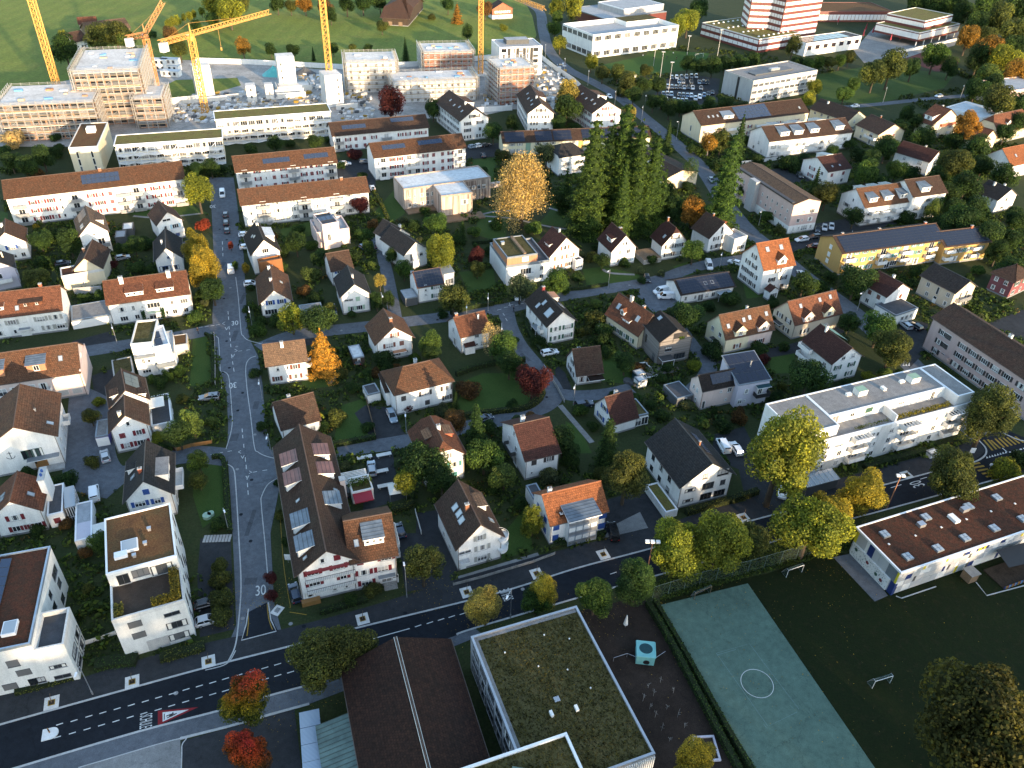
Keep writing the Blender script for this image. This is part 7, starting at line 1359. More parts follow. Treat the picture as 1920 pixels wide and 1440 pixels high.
TREES='''
v 1465 853 76 y B|r 1268 1030 56 y B|r 1345 1018 60 y B|r 1408 1015 35 t|r 1520 990 62 y B|r 1556 968 45 G B|r 1620 925 42 G B|r 1788 893 50 t B|s 1885 880 26 y|s 1915 862 20 d|r 1848 1375 128 k B|v 1855 778 46 t B
v 910 1135 33 p B|v 1020 1112 27 G B|r 1005 1128 26 g|r 1115 1120 38 g B|v 1193 1092 36 d B|r 598 1245 56 t B|r 655 1222 52 t B|m 455 1315 46 g B|z 460 1412 42 R B|v 793 1058 36 t|s 411 1060 17 t|s 413 1088 20 t|s 414 1125 22 t|s 417 1158 22 t|r 508 1085 12 x|r 510 1118 12 x|v 1300 1428 38 G B
r 790 868 42 d|r 762 905 26 y|r 828 900 34 d|r 907 857 32 g|r 945 895 24 l|t 998 978 22 y|v 1174 893 42 t B|f 1140 830 22 d|r 1055 832 30 d|s 1030 893 20 e|r 853 793 24 b|f 893 800 20 d|r 998 715 31 x|s 877 731 22 b|r 955 685 24 d|r 975 700 18 d|q 604 657 34 O B|s 586 782 15 G|s 632 782 20 t|t 647 657 7 d|s 763 762 14 x|c 855 752 9 d
s 718 672 20 d|v 808 642 18 g|r 806 660 17 d|b 924 640 24 n|v 942 650 24 g|r 850 562 28 t|r 757 506 18 g|v 826 475 27 y B|s 697 497 9 l|v 712 527 12 p|t 706 565 13 d|t 728 562 12 d|s 483 618 16 g|r 547 600 24 y|r 596 602 29 d|s 583 515 17 l|s 585 460 13 g|r 555 455 22 d|r 600 486 18 d|s 570 545 14 b|s 530 470 14 d
v 893 480 16 x|r 895 506 14 t|s 920 470 14 d|r 975 541 25 e|r 1044 531 23 g|w 980 350 47 n B|f 1110 332 41 g B|f 1166 308 43 g B|f 1140 325 36 d B|f 1194 332 39 g B|c 1168 372 30 g B|f 1224 338 32 g B|f 1093 372 24 d|c 1244 365 20 d|r 1130 400 20 d|r 1205 405 20 d|c 1062 355 17 d|r 1050 378 17 d|r 1250 360 18 d|r 1262 395 20 d|f 1363 345 37 g B|c 1388 256 17 d|r 1298 400 24 o|b 1293 318 18 g|r 1330 268 18 o|r 1352 266 20 t
v 1063 182 22 p|r 1063 203 25 d|v 1182 212 12 p|c 1253 256 12 d|r 925 249 17 d|r 960 233 14 d|r 1047 231 14 d|r 812 205 18 d|r 732 196 25 x|r 1025 290 21 e|s 942 292 15 t|s 665 290 15 x|r 818 420 20 g|f 867 432 8 d|s 888 436 14 g|r 675 385 16 x
v 370 358 26 y|t 370 470 27 G B|t 384 505 28 G B|r 398 545 24 d|s 380 422 14 R|v 433 461 6 R|v 440 497 7 g|v 460 503 8 G|r 75 452 20 d|s 110 440 16 d|r 130 457 22 d|s 80 492 16 d|r 68 526 22 t|s 225 467 13 d|r 252 461 17 d|s 275 457 15 d|s 256 502 17 d|s 285 506 12 d|s 207 497 11 x|s 292 822 15 y|v 360 792 23 l|s 397 790 11 l|r 335 817 26 d|s 300 717 14 d|s 343 747 12 t|s 66 405 8 G|s 67 425 6 G
r 170 782 16 t|s 186 755 12 y|s 172 866 14 t|s 125 899 19 d|s 123 982 14 b|s 70 992 15 d|r 372 866 21 g|r 373 902 17 t|s 408 984 15 d|r 192 1020 24 g|s 163 1036 14 b|s 305 845 16 d|s 325 700 10 d|s 215 760 12 d|t 220 680 7 d|s 340 640 14 t|s 333 690 10 d
r 1515 708 34 d|s 1455 747 16 d|s 1630 707 14 y|s 1660 701 14 l|s 1590 724 18 d|s 1690 702 12 d|r 1648 618 30 g|r 1672 655 36 t B|r 1592 607 18 d|r 1605 527 30 d|r 1507 532 22 d|s 1833 507 14 g|r 1892 505 24 d|s 1335 657 20 d|s 1420 654 17 d|s 1432 674 12 x|s 1118 598 20 t|s 1116 570 11 l|r 1172 682 20 d|s 1195 690 14 b|s 1300 687 15 y|r 1286 592 26 d|s 1250 597 18 d|r 1300 472 20 g
s 1110 482 12 t|s 1170 492 11 g|s 1200 507 9 e|s 1240 513 8 e|s 1203 526 9 d|t 1340 770 7 d|s 1320 795 12 d|s 1355 800 16 d|s 1290 760 14 e|s 1250 690 12 d|r 1130 490 14 d|s 1085 520 12 d|s 1060 545 10 g
r 1815 72 23 o|r 1872 40 26 t|r 1905 62 25 t|r 1855 95 26 o|r 1835 112 22 d|r 1880 112 28 y|r 1853 142 20 l|r 1902 142 22 o|r 1830 168 22 d|r 1870 190 30 t|r 1907 200 22 d|r 1912 18 26 d|r 1850 14 26 d|r 1805 28 20 d|r 1753 106 24 g|r 1640 140 25 t|r 1670 128 29 t|r 1583 178 15 g|r 1600 160 14 g|r 1710 130 17 d|v 1488 86 15 t|r 1527 165 14 y|r 1515 188 14 y
r 1495 118 12 d|r 1515 122 12 g|r 1535 120 12 g|r 1555 118 12 t|r 1575 115 12 g|r 1592 110 11 t|r 1290 120 15 d|r 1312 126 15 d|r 1336 126 15 d|r 1360 120 15 d|r 1385 118 15 d|r 1410 116 14 d|r 1290 40 22 y|r 1310 20 20 d|v 1270 50 15 y
r 1785 312 32 t B|p 1815 236 28 o|r 1830 282 24 d|r 1662 277 22 d|r 1735 258 19 d|r 1625 327 22 g|r 1680 320 20 g|s 1708 324 16 d|r 1810 352 25 d|r 1842 312 22 d|r 1880 332 24 d|r 1800 422 30 d|r 1850 442 28 d|r 1893 452 22 d|r 1550 367 22 t|c 1530 340 11 d|r 1602 407 18 d|v 1752 392 15 l|s 1480 307 20 d|s 1507 302 18 d|s 1440 406 15 g|v 1395 357 12 d|r 1760 330 20 d|s 1590 270 14 d|s 1630 245 12 d|r 1720 230 16 d|r 1700 215 14 d|s 1560 300 12 d|r 1900 400 14 d
r 405 15 22 y|r 430 22 24 y|r 450 8 18 t|r 186 72 22 t|r 216 66 25 t|r 238 76 18 d|r 122 95 24 d|v 120 72 11 y|v 315 45 7 y|v 324 41 7 y|v 333 38 7 y|v 345 33 6 y|v 355 30 6 y|v 362 27 6 y|v 378 22 6 y|r 320 70 15 b|r 336 92 18 t|v 455 88 14 o|r 508 95 11 d|r 548 95 12 d|c 587 100 5 d|r 625 93 10 d|r 398 38 13 d|r 368 50 12 d|r 520 8 14 d|r 545 12 12 t|r 572 10 14 o|r 610 15 14 b|s 285 65 9 d|s 250 90 8 d
r 650 10 15 d|r 680 8 15 d|r 712 6 14 d|q 857 24 12 o|r 716 50 11 t|s 810 32 8 t|v 877 60 10 d|r 910 18 14 b|s 944 52 8 y|s 660 88 8 t|s 690 90 9 d|c 760 92 9 d|r 620 30 12 d|r 840 10 12 d
v 1043 16 15 y|v 1075 12 18 y|r 1040 55 14 g|r 1050 82 14 y|r 1108 118 13 y|r 1130 138 14 t|r 1158 136 15 t|r 1178 156 17 t|r 1210 133 13 t|r 1205 160 15 d|r 1235 162 14 d|r 1188 178 15 d|r 1225 193 14 d|r 1255 205 15 d|r 1276 200 14 d|s 1165 172 12 t|r 1045 35 12 g|r 1240 190 12 d|r 1300 205 14 d|r 1330 200 15 d|r 1360 195 15 d
s 25 262 20 n|s 73 250 13 n|r 20 302 18 d|r 50 312 20 d|r 80 297 20 d|s 65 324 14 b|s 100 287 15 d|s 110 276 10 d|r 370 317 14 d|r 395 314 16 d|s 415 317 12 d|s 470 280 13 d|r 515 270 15 d|s 545 270 12 d|r 590 266 14 d|s 105 258 10 d|s 5 285 16 d|s 620 262 10 d
r 1070 930 20 d|r 975 945 14 d|s 920 920 10 d|s 690 800 12 d|s 660 728 14 d|s 690 700 12 d|s 640 700 12 t|s 740 690 10 b|s 555 690 18 t|s 480 700 12 d|s 490 800 12 d|s 606 800 12 d|s 520 905 8 d|s 530 965 14 t|s 535 1015 9 d|s 700 1105 16 t|s 660 1125 14 d|s 905 1040 14 d|s 1045 1010 12 d|s 1085 995 10 d
s 760 630 10 d|s 690 560 10 d|s 660 590 9 d|s 640 440 12 g|s 680 440 14 g|r 735 480 14 d|s 860 450 14 d|s 930 420 14 g|s 1000 430 18 g|s 880 600 12 d|s 830 590 10 d|s 960 640 12 d|s 1010 610 14 d|s 1010 640 14 d|s 1130 620 18 d|s 1140 660 14 d|s 1100 620 12 t|s 1240 710 12 d|s 1190 750 16 d|s 1150 740 10 d|s 1220 760 12 d|s 1240 780 14 d|s 1090 770 14 g|s 1110 800 12 d|s 1070 860 18 d|s 960 760 12 d|s 915 800 16 d|s 970 790 14 d
s 465 580 10 d|s 470 540 8 d|s 520 600 16 d|s 660 480 16 d|s 560 430 14 d|s 530 500 10 d|s 590 560 14 d|s 620 600 12 d|s 700 420 12 b|s 1330 540 16 d|s 1370 560 20 d|s 1400 590 18 d|s 1330 575 14 d|s 1450 570 12 d|s 1470 650 12 d|s 1450 600 14 d|s 1540 600 16 d|s 1700 560 12 d|s 1720 510 16 d|s 1750 470 14 d|s 1840 470 18 d|s 1420 520 10 d|s 1560 520 14 d|s 1540 540 16 d
r 1720 10 22 d|r 1745 14 22 d|r 1770 8 22 d|r 1790 14 22 d|r 1830 48 22 d|r 1845 70 20 t|r 1900 90 22 d|r 1860 165 20 d|r 1905 232 20 d|r 1885 250 18 d|r 1780 128 16 d|r 1790 265 18 d|r 1765 300 16 d|r 1740 352 18 d|r 1775 362 20 d|r 1790 395 22 d|r 1830 395 22 d|r 1905 415 20 d|r 1775 440 18 d|r 1870 475 20 d|r 1690 240 14 d|r 1560 285 13 d|r 1635 300 16 d
s 1560 250 12 d|s 1610 290 16 d|s 1650 340 16 d|s 1740 290 14 d|s 1760 420 20 d|s 1840 400 18 d|s 1700 410 16 d|s 1420 300 12 d|s 1300 280 14 d|s 1350 310 16 d|s 1290 350 12 d|s 1240 330 10 d|s 1110 270 12 d|s 880 350 14 d|s 905 320 10 d|s 860 240 10 d|s 1000 235 10 d|s 1080 240 12 d|s 640 310 9 d|s 680 330 9 d|s 705 300 8 d'''
def nearest_words(x,y):
 c=sorted(LAND,key=lambda l:math.hypot(l[1].x-x,l[1].y-y)-l[2]*.8)
 s,q,rad=c[0];g=Vector((q.x,q.y)).normalized();e=Vector((g.y,-g.x));d=Vector((x,y))-q;f,s_=d.dot(g),d.dot(e)
 rel=('behind' if f>0 else 'in front of')if abs(f)>abs(s_)else('right of' if s_>0 else 'left of')
 return rel,s
PENDING=[] # (object, base label, x): labels that still need telling apart
def want_label(o,base,x,y,tail=None):PENDING.append((o,base,x,y))
def settle_labels():
 from collections import defaultdict
 g=defaultdict(list)
 for o,base,x,y in PENDING:
  rel,s=nearest_words(x,y);g['%s %s the %s'%(base,rel,s)].append((o,x,y))
 ordn=['first','second','third','fourth','fifth','sixth','seventh','eighth','ninth','tenth','eleventh','twelfth','thirteenth','fourteenth']
 for k,L in g.items():
  L.sort(key=lambda t:t[1]/t[2])
  for i,(o,x,y)in enumerate(L):
   if len(L)==1:o['label']=k
   elif len(L)==2:o['label']=k+(', the left one',', the right one')[i]
   elif len(L)==3:o['label']=k+(', leftmost of three',', middle of three',', rightmost of three')[i]
   else:o['label']=k+', %s from the left'%ordn[min(i,13)]
TRUNKS=[trunk_mesh(i)for i in range(3)];BARE=trunk_mesh(5,0)
rt=random.Random(21);NT=0
for row in TREES.strip().split('\n'):
 for it in row.split('|'):
  a=it.split();kind,u,v,rp,col=a[0],float(a[1]),float(a[2]),float(a[3]),a[4];big=1 if len(a)>5 else 0
  kz,zc=KT[kind];r=rp/ppm(u,v,4)
  for _ in range(3):r=rp/ppm(u,v,zc*r)
  p=P(u,v,zc*r);var=NT%3;NT+=1
  t=empty(KNAME[kind],(p.x,p.y,0),rt.uniform(0,6.28))
  cr=put('crown',proto(kind,big,var),t,Matrix.Translation((0,0,zc*r))@Matrix.Rotation(rt.uniform(-.22,.22)*(kind not in 'cftqw'),4,'X')@Matrix.Diagonal((r*rt.uniform(.92,1.1),r*rt.uniform(.92,1.1),r*rt.uniform(.95,1.08),1)))
  c=TCOL[col][0];j=rt.uniform(.85,1.18);cr.color=(c[0]*j*rt.uniform(.93,1.07),c[1]*j,c[2]*j,1)
  H_=(zc+kz*.6)*r
  if kind not in 's':put('trunk',BARE if kind in 'cftq' else TRUNKS[NT%3],t,Matrix.Diagonal((min(H_*.9,r*2),min(H_*.9,r*2),H_,1)))
  size='big ' if rp*1.0/ppm(u,v,4)>5.2 else('small ' if r<1.9 and kind not in 's' else '')
  if kind=='s':size='large ' if r>2.3 else('small ' if r<1.2 else '')
  t['category']='shrub' if kind=='s' else 'tree';t['group']='garden shrubs' if kind=='s' else 'trees of the town'
  noun=KNOUN[kind];cn=TCOL[col][1]
  want_label(t,{'m':'maple with red top and green base','z':'fiery red maple'}.get(kind,size+cn+' '+noun),p.x,p.y)
rg=random.Random(77);TOWN=[(0,420),(430,405),(650,330),(900,330),(1000,260),(1280,260),(1560,230),(1900,250),(1900,560),(1880,700),(1560,860),(1250,960),(560,1150),(450,1180),(0,1270)];TG=[(P(*c).x,P(*c).y)for c in TOWN];BOX=[(min(p[0]for p in f),max(p[0]for p in f),min(p[1]for p in f),max(p[1]for p in f),f)for f in FOOT+KEEP];EX=0;PL=[]
while EX<95:
 u,v=rg.uniform(0,1900),rg.uniform(260,1180);q=P(u,v);x,y=q.x,q.y;r=rg.uniform(1.0,2.1)
 if not inpoly(x,y,TG)or any(a-r<x<b+r and c-r<y<d+r and any(inpoly(x+r*i,y+r*j,f)for i,j in((0,0),(1,0),(-1,0),(0,1),(0,-1)))for a,b,c,d,f in BOX)or any(math.hypot(x-a,y-b)<r+1.2 for a,b in PL):continue
 PL.append((x,y));EX+=1;col=rg.choice('ddddggtteb');t=empty('shrub',(x,y,0),rg.uniform(0,6.28));kz,zc=KT['s'];hz=rg.uniform(1.0,1.5)
 cr=put('crown',proto('s',0,EX%3),t,Matrix.Translation((0,0,zc*r*hz))@Matrix.Diagonal((r,r,r*hz,1)));c=TCOL[col][0];j=rg.uniform(.8,1.2);cr.color=(c[0]*j,c[1]*j,c[2]*j,1);t['category']='shrub';t['group']='garden shrubs';want_label(t,TCOL[col][1]+' bushy shrub',x,y)
# loose low plants between the houses, nobody could count them
def undergrowth(n,seed,col,poly,rmin,rmax,sz,q=13):
 r=np.random.RandomState(seed);g=[P(*c)for c in poly];xs=[c.x for c in g];ys=[c.y for c in g];poly2=[(c.x,c.y)for c in g];bx=[(min(p[0]for p in f),max(p[0]for p in f),min(p[1]for p in f),max(p[1]for p in f),f)for f in FOOT+KEEP];pts=[];sizes=[]
 tries=0
 while len(pts)<n and tries<n*12:
  tries+=1;x,y=r.uniform(min(xs),max(xs)),r.uniform(min(ys),max(ys))
  if not inpoly(x,y,poly2):continue
  if math.sin(x*.13)*math.cos(y*.11)+math.sin(x*.05+y*.07)<-.35+r.rand()*.5:continue
  if any(a<x<b and c<y<d and inpoly(x,y,f)for a,b,c,d,f in bx):continue
  pts.append((x,y));sizes.append(rmin+(rmax-rmin)*r.rand()**2)
 pts=np.array(pts);s=np.array(sizes);k=len(pts);ii=np.repeat(np.arange(k),q);m=k*q;d=r.normal(size=(m,3));d[:,2]=np.abs(d[:,2]);d/=np.linalg.norm(d,axis=1,keepdims=True)
 p=np.c_[pts[ii],np.zeros(m)]+d*(s[ii]*(.6+.5*r.rand(m)))[:,None]*np.array([1,1,.9]);p[:,2]+=.05
 me=leafmesh('undergrowth',p,d+r.normal(size=(m,3))*.5,sz*s[ii]*(.7+.7*r.rand(m)),r);o=put('undergrowth',me);o.color=(*col,1);o['kind']='stuff'
town=[(-30,760),(0,420),(430,400),(650,300),(900,300),(1000,230),(1280,240),(1560,200),(1990,210),(2000,560),(1940,780),(1700,880),(1250,980),(560,1180),(430,1200),(0,1290)]
undergrowth(8200,1,(.046,.074,.021),town,.4,1.7,.62,18);undergrowth(5200,2,(.080,.112,.030),town,.35,1.3,.62,16);undergrowth(900,3,(.11,.075,.03),town,.3,1.0,.65)
undergrowth(900,4,(.04,.06,.018),[(0,330),(0,250),(140,300),(420,315),(640,260),(640,285),(420,330),(10,400)],.6,1.6,.7)
undergrowth(700,6,(.045,.065,.018),[(1060,60),(1350,95),(1520,110),(1640,110),(1700,200),(1560,215),(1270,250),(1130,150)],.6,1.8,.7)
undergrowth(700,7,(.03,.045,.015),[(1660,160),(1800,130),(1990,0),(1990,300),(1700,260)],.8,2.6,.7)
# clipped hedges: a leafy box along a line
def hedge(label,px,w,h,col,seed=1,dens=38):
 ps=smooth(px,5)if len(px)>2 else[P(*c)for c in px];r=np.random.RandomState(seed);pts=[];nr=[];o0=ps[0].copy();m=M()
 for a,b_ in zip(ps,ps[1:]):
  L=(b_-a).length;n=int(L*dens*(w+2*h)/2.5);d=(b_-a).normalized();e=Vector((-d.y,d.x,0));t=r.rand(n);face=r.rand(n)
  for i in range(n):
   if face[i]<.42:y,z,q=(r.rand()-.5)*w,h*(1+.1*r.normal()),(0,0,1)
   else:sg=1 if face[i]<.71 else-1;y,z,q=sg*w/2*(1+.12*r.normal()),r.rand()*h,(e.x*sg,e.y*sg,.2)
   c=a+d*(L*t[i])+e*y-o0;pts.append((c.x,c.y,z));nr.append(q)
 p=np.array(pts);q=np.array(nr)+r.normal(size=p.shape)*.45;o=put('hedge',leafmesh('hedge',p,q,.26*(.6+.8*r.rand(len(p))),r));o.location=o0;o.color=(*col,1);tag(o,label,'hedge','clipped garden hedges')
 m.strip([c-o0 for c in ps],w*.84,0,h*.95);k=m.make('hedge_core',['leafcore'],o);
 FOOT.append([(c.x+s*w*.5,c.y+s*w*.5)for c,s in[(c,1)for c in ps]+[(c,-1)for c in ps[::-1]]])
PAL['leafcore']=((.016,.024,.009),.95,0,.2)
HD=[('long dark clipped hedge between playground and teal court, in front of its twin',[(1213,1135),(1255,1205),(1300,1290),(1345,1375),(1385,1450)],1.0,1.4,'d'),('long dark clipped hedge along the teal court, behind its twin',[(1226,1130),(1270,1205),(1318,1290),(1365,1375),(1410,1450)],.8,1.3,'d'),('curved clipped hedge around the round lawn by the villa',[(868,783),(930,775),(985,768),(1012,752),(1018,735)],1.1,1.3,'t'),('clipped hedge along the upper side of the round lawn',[(855,705),(900,690),(960,680),(985,678)],1.0,1.3,'d'),('clipped hedge by the skylight house along the lane',[(985,590),(990,620),(1005,650),(1015,662)],1.0,1.3,'d'),('low clipped hedge framing the corner lawn by the main street crossing',[(398,860),(418,862),(424,900),(428,960),(432,1000)],.9,1.0,'g'),('clipped hedge between lawn and white pavement, by the stepped white house',[(385,628),(397,640),(400,690),(398,722)],.7,.9,'d'),('flowering hedge in front of the anthracite-roofed house',[(1285,965),(1330,952),(1380,938),(1420,925)],1.2,1.4,'t'),('hedge below the roof-terrace cube block',[(302,1238),(340,1228),(385,1215)],1.6,1.2,'t'),('hedge below the solar-striped pale block',[(30,1300),(85,1285),(140,1270)],1.4,.9,'t'),('dark hedge square in front of the pale cube block',[(180,1250),(215,1243),(258,1240)],2.4,1.0,'d'),('hedge in front of the round-balcony house gate',[(735,960),(760,955),(775,945)],1.2,1.3,'t'),('clipped hedge along the lane below the black solar-roofed house',[(845,590),(880,580),(925,572)],1.0,1.4,'d'),('clipped hedge at the foot of the long white block',[(1620,880),(1680,862),(1735,848)],1.6,1.2,'d'),('clipped hedge below the tilted-dormer block',[(1450,315),(1490,308),(1530,300)],1.5,1.4,'d'),('clipped hedge behind the ochre lawn of the kindergarten',[(700,360),(715,385),(728,415)],1.0,1.2,'y'),('clipped hedge beside the lawn of the low-eaved street house',[(615,838),(650,833),(705,822)],1.1,1.2,'d'),('clipped hedge along the slope lawn of the pale-blue-shuttered house',[(1050,545),(1090,543),(1140,535)],.9,1.0,'d'),('dark hedge behind the copper penthouse house',[(885,458),(915,456),(940,452)],.9,1.2,'d'),('hedge in front of the orange-roofed balcony house',[(1030,1030),(1080,1015),(1135,1000)],.8,.8,'d'),('hedge beside the blue-shuttered street house',[(470,575),(475,600),(480,630)],.9,1.3,'d'),('hedge along the parking bay of the grey slab office',[(1240,205),(1290,212),(1340,205),(1400,198)],2.0,2.0,'d'),('hedge beneath the red-shuttered corner inn',[(600,1150),(640,1140),(690,1125)],1.2,.9,'d')]
for i,(l,px,w,h,c)in enumerate(HD):hedge(l,px,w,h,tuple(q*1.1 for q in TCOL[c][0]),i+1)
# green bank with climbing plants behind the ball fence
def bank():
 r=np.random.RandomState(77);n=9000;t=r.rand(n);w=r.rand(n);P0,P1,Q0,Q1=P(1215,1105),P(1590,985),P(1240,1128),P(1600,1030);p=[]
 for a,b_ in zip(t,w):c=(P0*(1-a)+P1*a)*(1-b_)+(Q0*(1-a)+Q1*a)*b_;p.append((c.x,c.y,.1+(1-b_)*1.2+.5*r.rand()))
 o=put('bank_plants',leafmesh('bank_plants',np.array(p),r.normal(size=(n,3))+np.array([0,-.4,.8]),.38*(.6+.8*r.rand(n)),r));o.color=(.045,.07,.02,1);o['kind']='stuff'
bank()
def fallen(n,seed,col,spots):
 r=np.random.RandomState(seed);p=[]
 for u,v,rad in spots:
  c=P(u,v);q=r.normal(size=(n,2))*rad*.6;p.append(np.c_[c.x+q[:,0],c.y+q[:,1],np.full(n,.075)+.02*r.rand(n)])
 p=np.concatenate(p);o=put('fallen_leaves',leafmesh('fallen_leaves',p,np.c_[r.normal(size=(len(p),2))*.25,np.ones(len(p))],.17*(.6+.8*r.rand(len(p))),r));o.color=(*col,1);o['kind']='stuff'
fallen(170,4,(.22,.15,.03),[(470,1350,5),(620,1290,7),(910,1165,5),(1310,1090,9),(1540,1050,8),(1470,925,8),(1620,965,5),(1790,935,6),(1830,1430,12),(1440,1200,26),(1700,1200,30),(1320,1240,20),(600,690,5),(385,560,5),(510,1120,3),(430,1140,4),(800,1100,5),(1120,1150,4)])
# the wood on the hill behind the photographer, unseen and added for its dappled shade
def shade_wood():
 r=np.random.RandomState(9);per=Vector((-SUN_DIR.y,SUN_DIR.x,0));P_=[];N_=[];S_=[]
 for i in range(900):
  t=r.uniform(-420,470);s_=r.uniform(165,280);e=(s_-110)/180;h=SHADE_CREST(t)*(math.sin(min(1,e/.5)*math.pi/2)**2 if e<.5 else 1-.25*(e-.5));b=SUN_DIR*s_-per*t;R=r.uniform(3,5.5);H2=r.uniform(9,15);q=44;d=r.normal(size=(q,3));d/=np.linalg.norm(d,axis=1,keepdims=True)
  P_.append(np.array([b.x,b.y,h+H2-R])+d*np.array([R,R,R*1.25]));N_.append(d+r.normal(size=(q,3))*.3);S_.append(np.full(q,R*.75))
 o=put('shade_hill_wood',leafmesh('shade_hill_wood',np.concatenate(P_),np.concatenate(N_),np.concatenate(S_),r));o.color=(.04,.055,.018,1);o['kind']='stuff'
shade_wood()
# ---------------------------------------------------------------- cars
def car_meshes(kind):
 """body, glass, lamps, wheel as separate meshes; nose towards +x, origin on the ground at the middle"""
 L,W,Hh={'hatch':(4.2,1.78,1.48),'estate':(4.7,1.82,1.50),'van':(4.9,1.92,1.95),'suv':(4.5,1.86,1.66)}[kind]
 prof={ # side outline: x fraction from tail to nose, z of the belt line and of the roof
 'hatch':[(-.5,.55,.82),(-.485,.30,.95),(-.40,.28,1.02),(.18,.28,.98),(.30,.28,.92),(.46,.28,.78),(.5,.34,.62)],'estate':[(-.5,.55,.85),(-.49,.30,.98),(-.42,.28,1.02),(.16,.28,.98),(.28,.28,.93),(.46,.28,.78),(.5,.34,.62)],'van':[(-.5,.5,1.0),(-.495,.30,1.1),(-.42,.28,1.15),(.22,.28,1.12),(.34,.28,1.05),(.47,.28,.92),(.5,.36,.7)],'suv':[(-.5,.6,.95),(-.485,.36,1.08),(-.40,.34,1.12),(.18,.34,1.08),(.30,.34,1.02),(.46,.34,.90),(.5,.40,.72)]}[kind]
 cab={'hatch':(-.46,-.36,.02,.24),'estate':(-.485,-.43,.00,.22),'van':(-.49,-.46,.20,.34),'suv':(-.475,-.40,.02,.24)}[kind]
 b=M();ws=[.78,.96,1,1,1,.96,.74];ring=[]
 for(fx,z0,z1),w in zip(prof,ws):
  x,y=fx*L,W/2*w;ring.append([(x,-y*.94,z0),(x,-y,z0+.22),(x,-y,z1-.12),(x,-y*.88,z1),(x,y*.88,z1),(x,y,z1-.12),(x,y,z0+.22),(x,y*.94,z0)])
 for r0,r1 in zip(ring,ring[1:]):
  for i in range(8):j=(i+1)%8;b.poly([r0[i],r0[j],r1[j],r1[i]])
 b.poly(ring[0]);b.poly(ring[-1][::-1])
 zb=max(p[2]for p in prof)-.04;x0,x1,x2,x3=[c*L for c in cab];yb,yt=W/2*.9,W/2*.72;zt=Hh
 b.poly([(x1,-yt,zt),(x2,-yt,zt),(x2,yt,zt),(x1,yt,zt)]);b.poly([(x1,-yt,zt-.07),(x1,-yt,zt),(x1,yt,zt),(x1,yt,zt-.07)])
 g=M();q=[(x0,-yb,zb),(x3,-yb,zb),(x3,yb,zb),(x0,yb,zb)];t=[(x1,-yt,zt-.006),(x2,-yt,zt-.006),(x2,yt,zt-.006),(x1,yt,zt-.006)]
 for i in range(4):j=(i+1)%4;g.poly([q[i],q[j],t[j],t[i]])
 for sx0,sx1 in((x0,x1),(x3,x2)): # roof posts
  for sg in(-1,1):b.bar((sx0,sg*yb,zb),(sx1,sg*yt,zt-.02),.07)
 for sg in(-1,1):b.bar(((x0+x3)/2,sg*(yb+.01),zb),((x1+x2)/2,sg*(yt+.01),zt-.02),.05);b.bar((x1,sg*yt,zt-.02),(x2,sg*yt,zt-.02),.06)
 if kind=='van':
  for sg in(-1,1):b.box(x0+.1,.02*L,sg*(W/2*.82)-.06,sg*(W/2*.82)+.06,zb,zt-.1)
  b.box(x0-.02,x0+.06,-yb*.9,yb*.9,zb,zt-.25)
 h=M();[h.box(.455*L,.497*L,sg*W*.34-.16,sg*W*.34+.16,.60 if kind!='van' else.72,.73 if kind!='van' else.86,0)for sg in(-1,1)]
 tl=M();[tl.box(-.502*L,-.48*L,sg*W*.37-.12,sg*W*.37+.12,.72,.92,0)for sg in(-1,1)]
 w=M();w.bar((0,-.11,0),(0,.11,0),.33,0,k=12);w.bar((0,-.118,0),(0,.118,0),.2,1,k=8)
 me=b.mesh('body',['paint']);
 for p in me.polygons:p.use_smooth=False
 return dict(body=me,windows=g.mesh('windows',['carglass']),headlights=h.mesh('headlights',['headlight']),tail=tl.mesh('tail_lights',['taillight']),wheel=w.mesh('wheel',['rubber','metal']),L=L,W=W)
CARM={k:car_meshes(k)for k in('hatch','estate','van','suv')}
CCOL={'w':((.72,.73,.74),'white'),'s':((.42,.44,.46),'silver'),'g':((.16,.17,.18),'grey'),'k':((.012,.013,.015),'black'),'d':((.04,.045,.05),'dark grey'),'n':((.018,.03,.055),'navy blue'),'b':((.05,.11,.20),'blue'),'c':((.22,.28,.34),'grey-blue'),'r':((.12,.015,.02),'dark red')}
def car(kind,u,v,u2,v2,col,parts=True,group='cars parked in the town'):
 m=CARM[kind];p=P(u,v,.6);q=P(u2,v2,.6);a=math.atan2(q.y-p.y,q.x-p.x);t=empty('parked_van' if kind=='van' else 'parked_car',(p.x,p.y,.05),a);c=CCOL[col][0]
 for k,nm in(('body','body'),('windows','windows'),('headlights','headlights'),('tail','tail_lights')):put(nm,m[k],t).color=(*c,1)
 for sx in(-.31,.30):
  for sg in(-1,1):put('wheel',m['wheel'],t,Matrix.Translation((sx*m['L'],sg*(m['W']/2-.1),.33)))
 t['category']='van' if kind=='van' else 'car';t['group']=group
 want_label(t,'%s %s parked'%(CCOL[col][1],{'hatch':'hatchback car','estate':'estate car','van':'van','suv':'tall car'}[kind]),p.x,p.y)
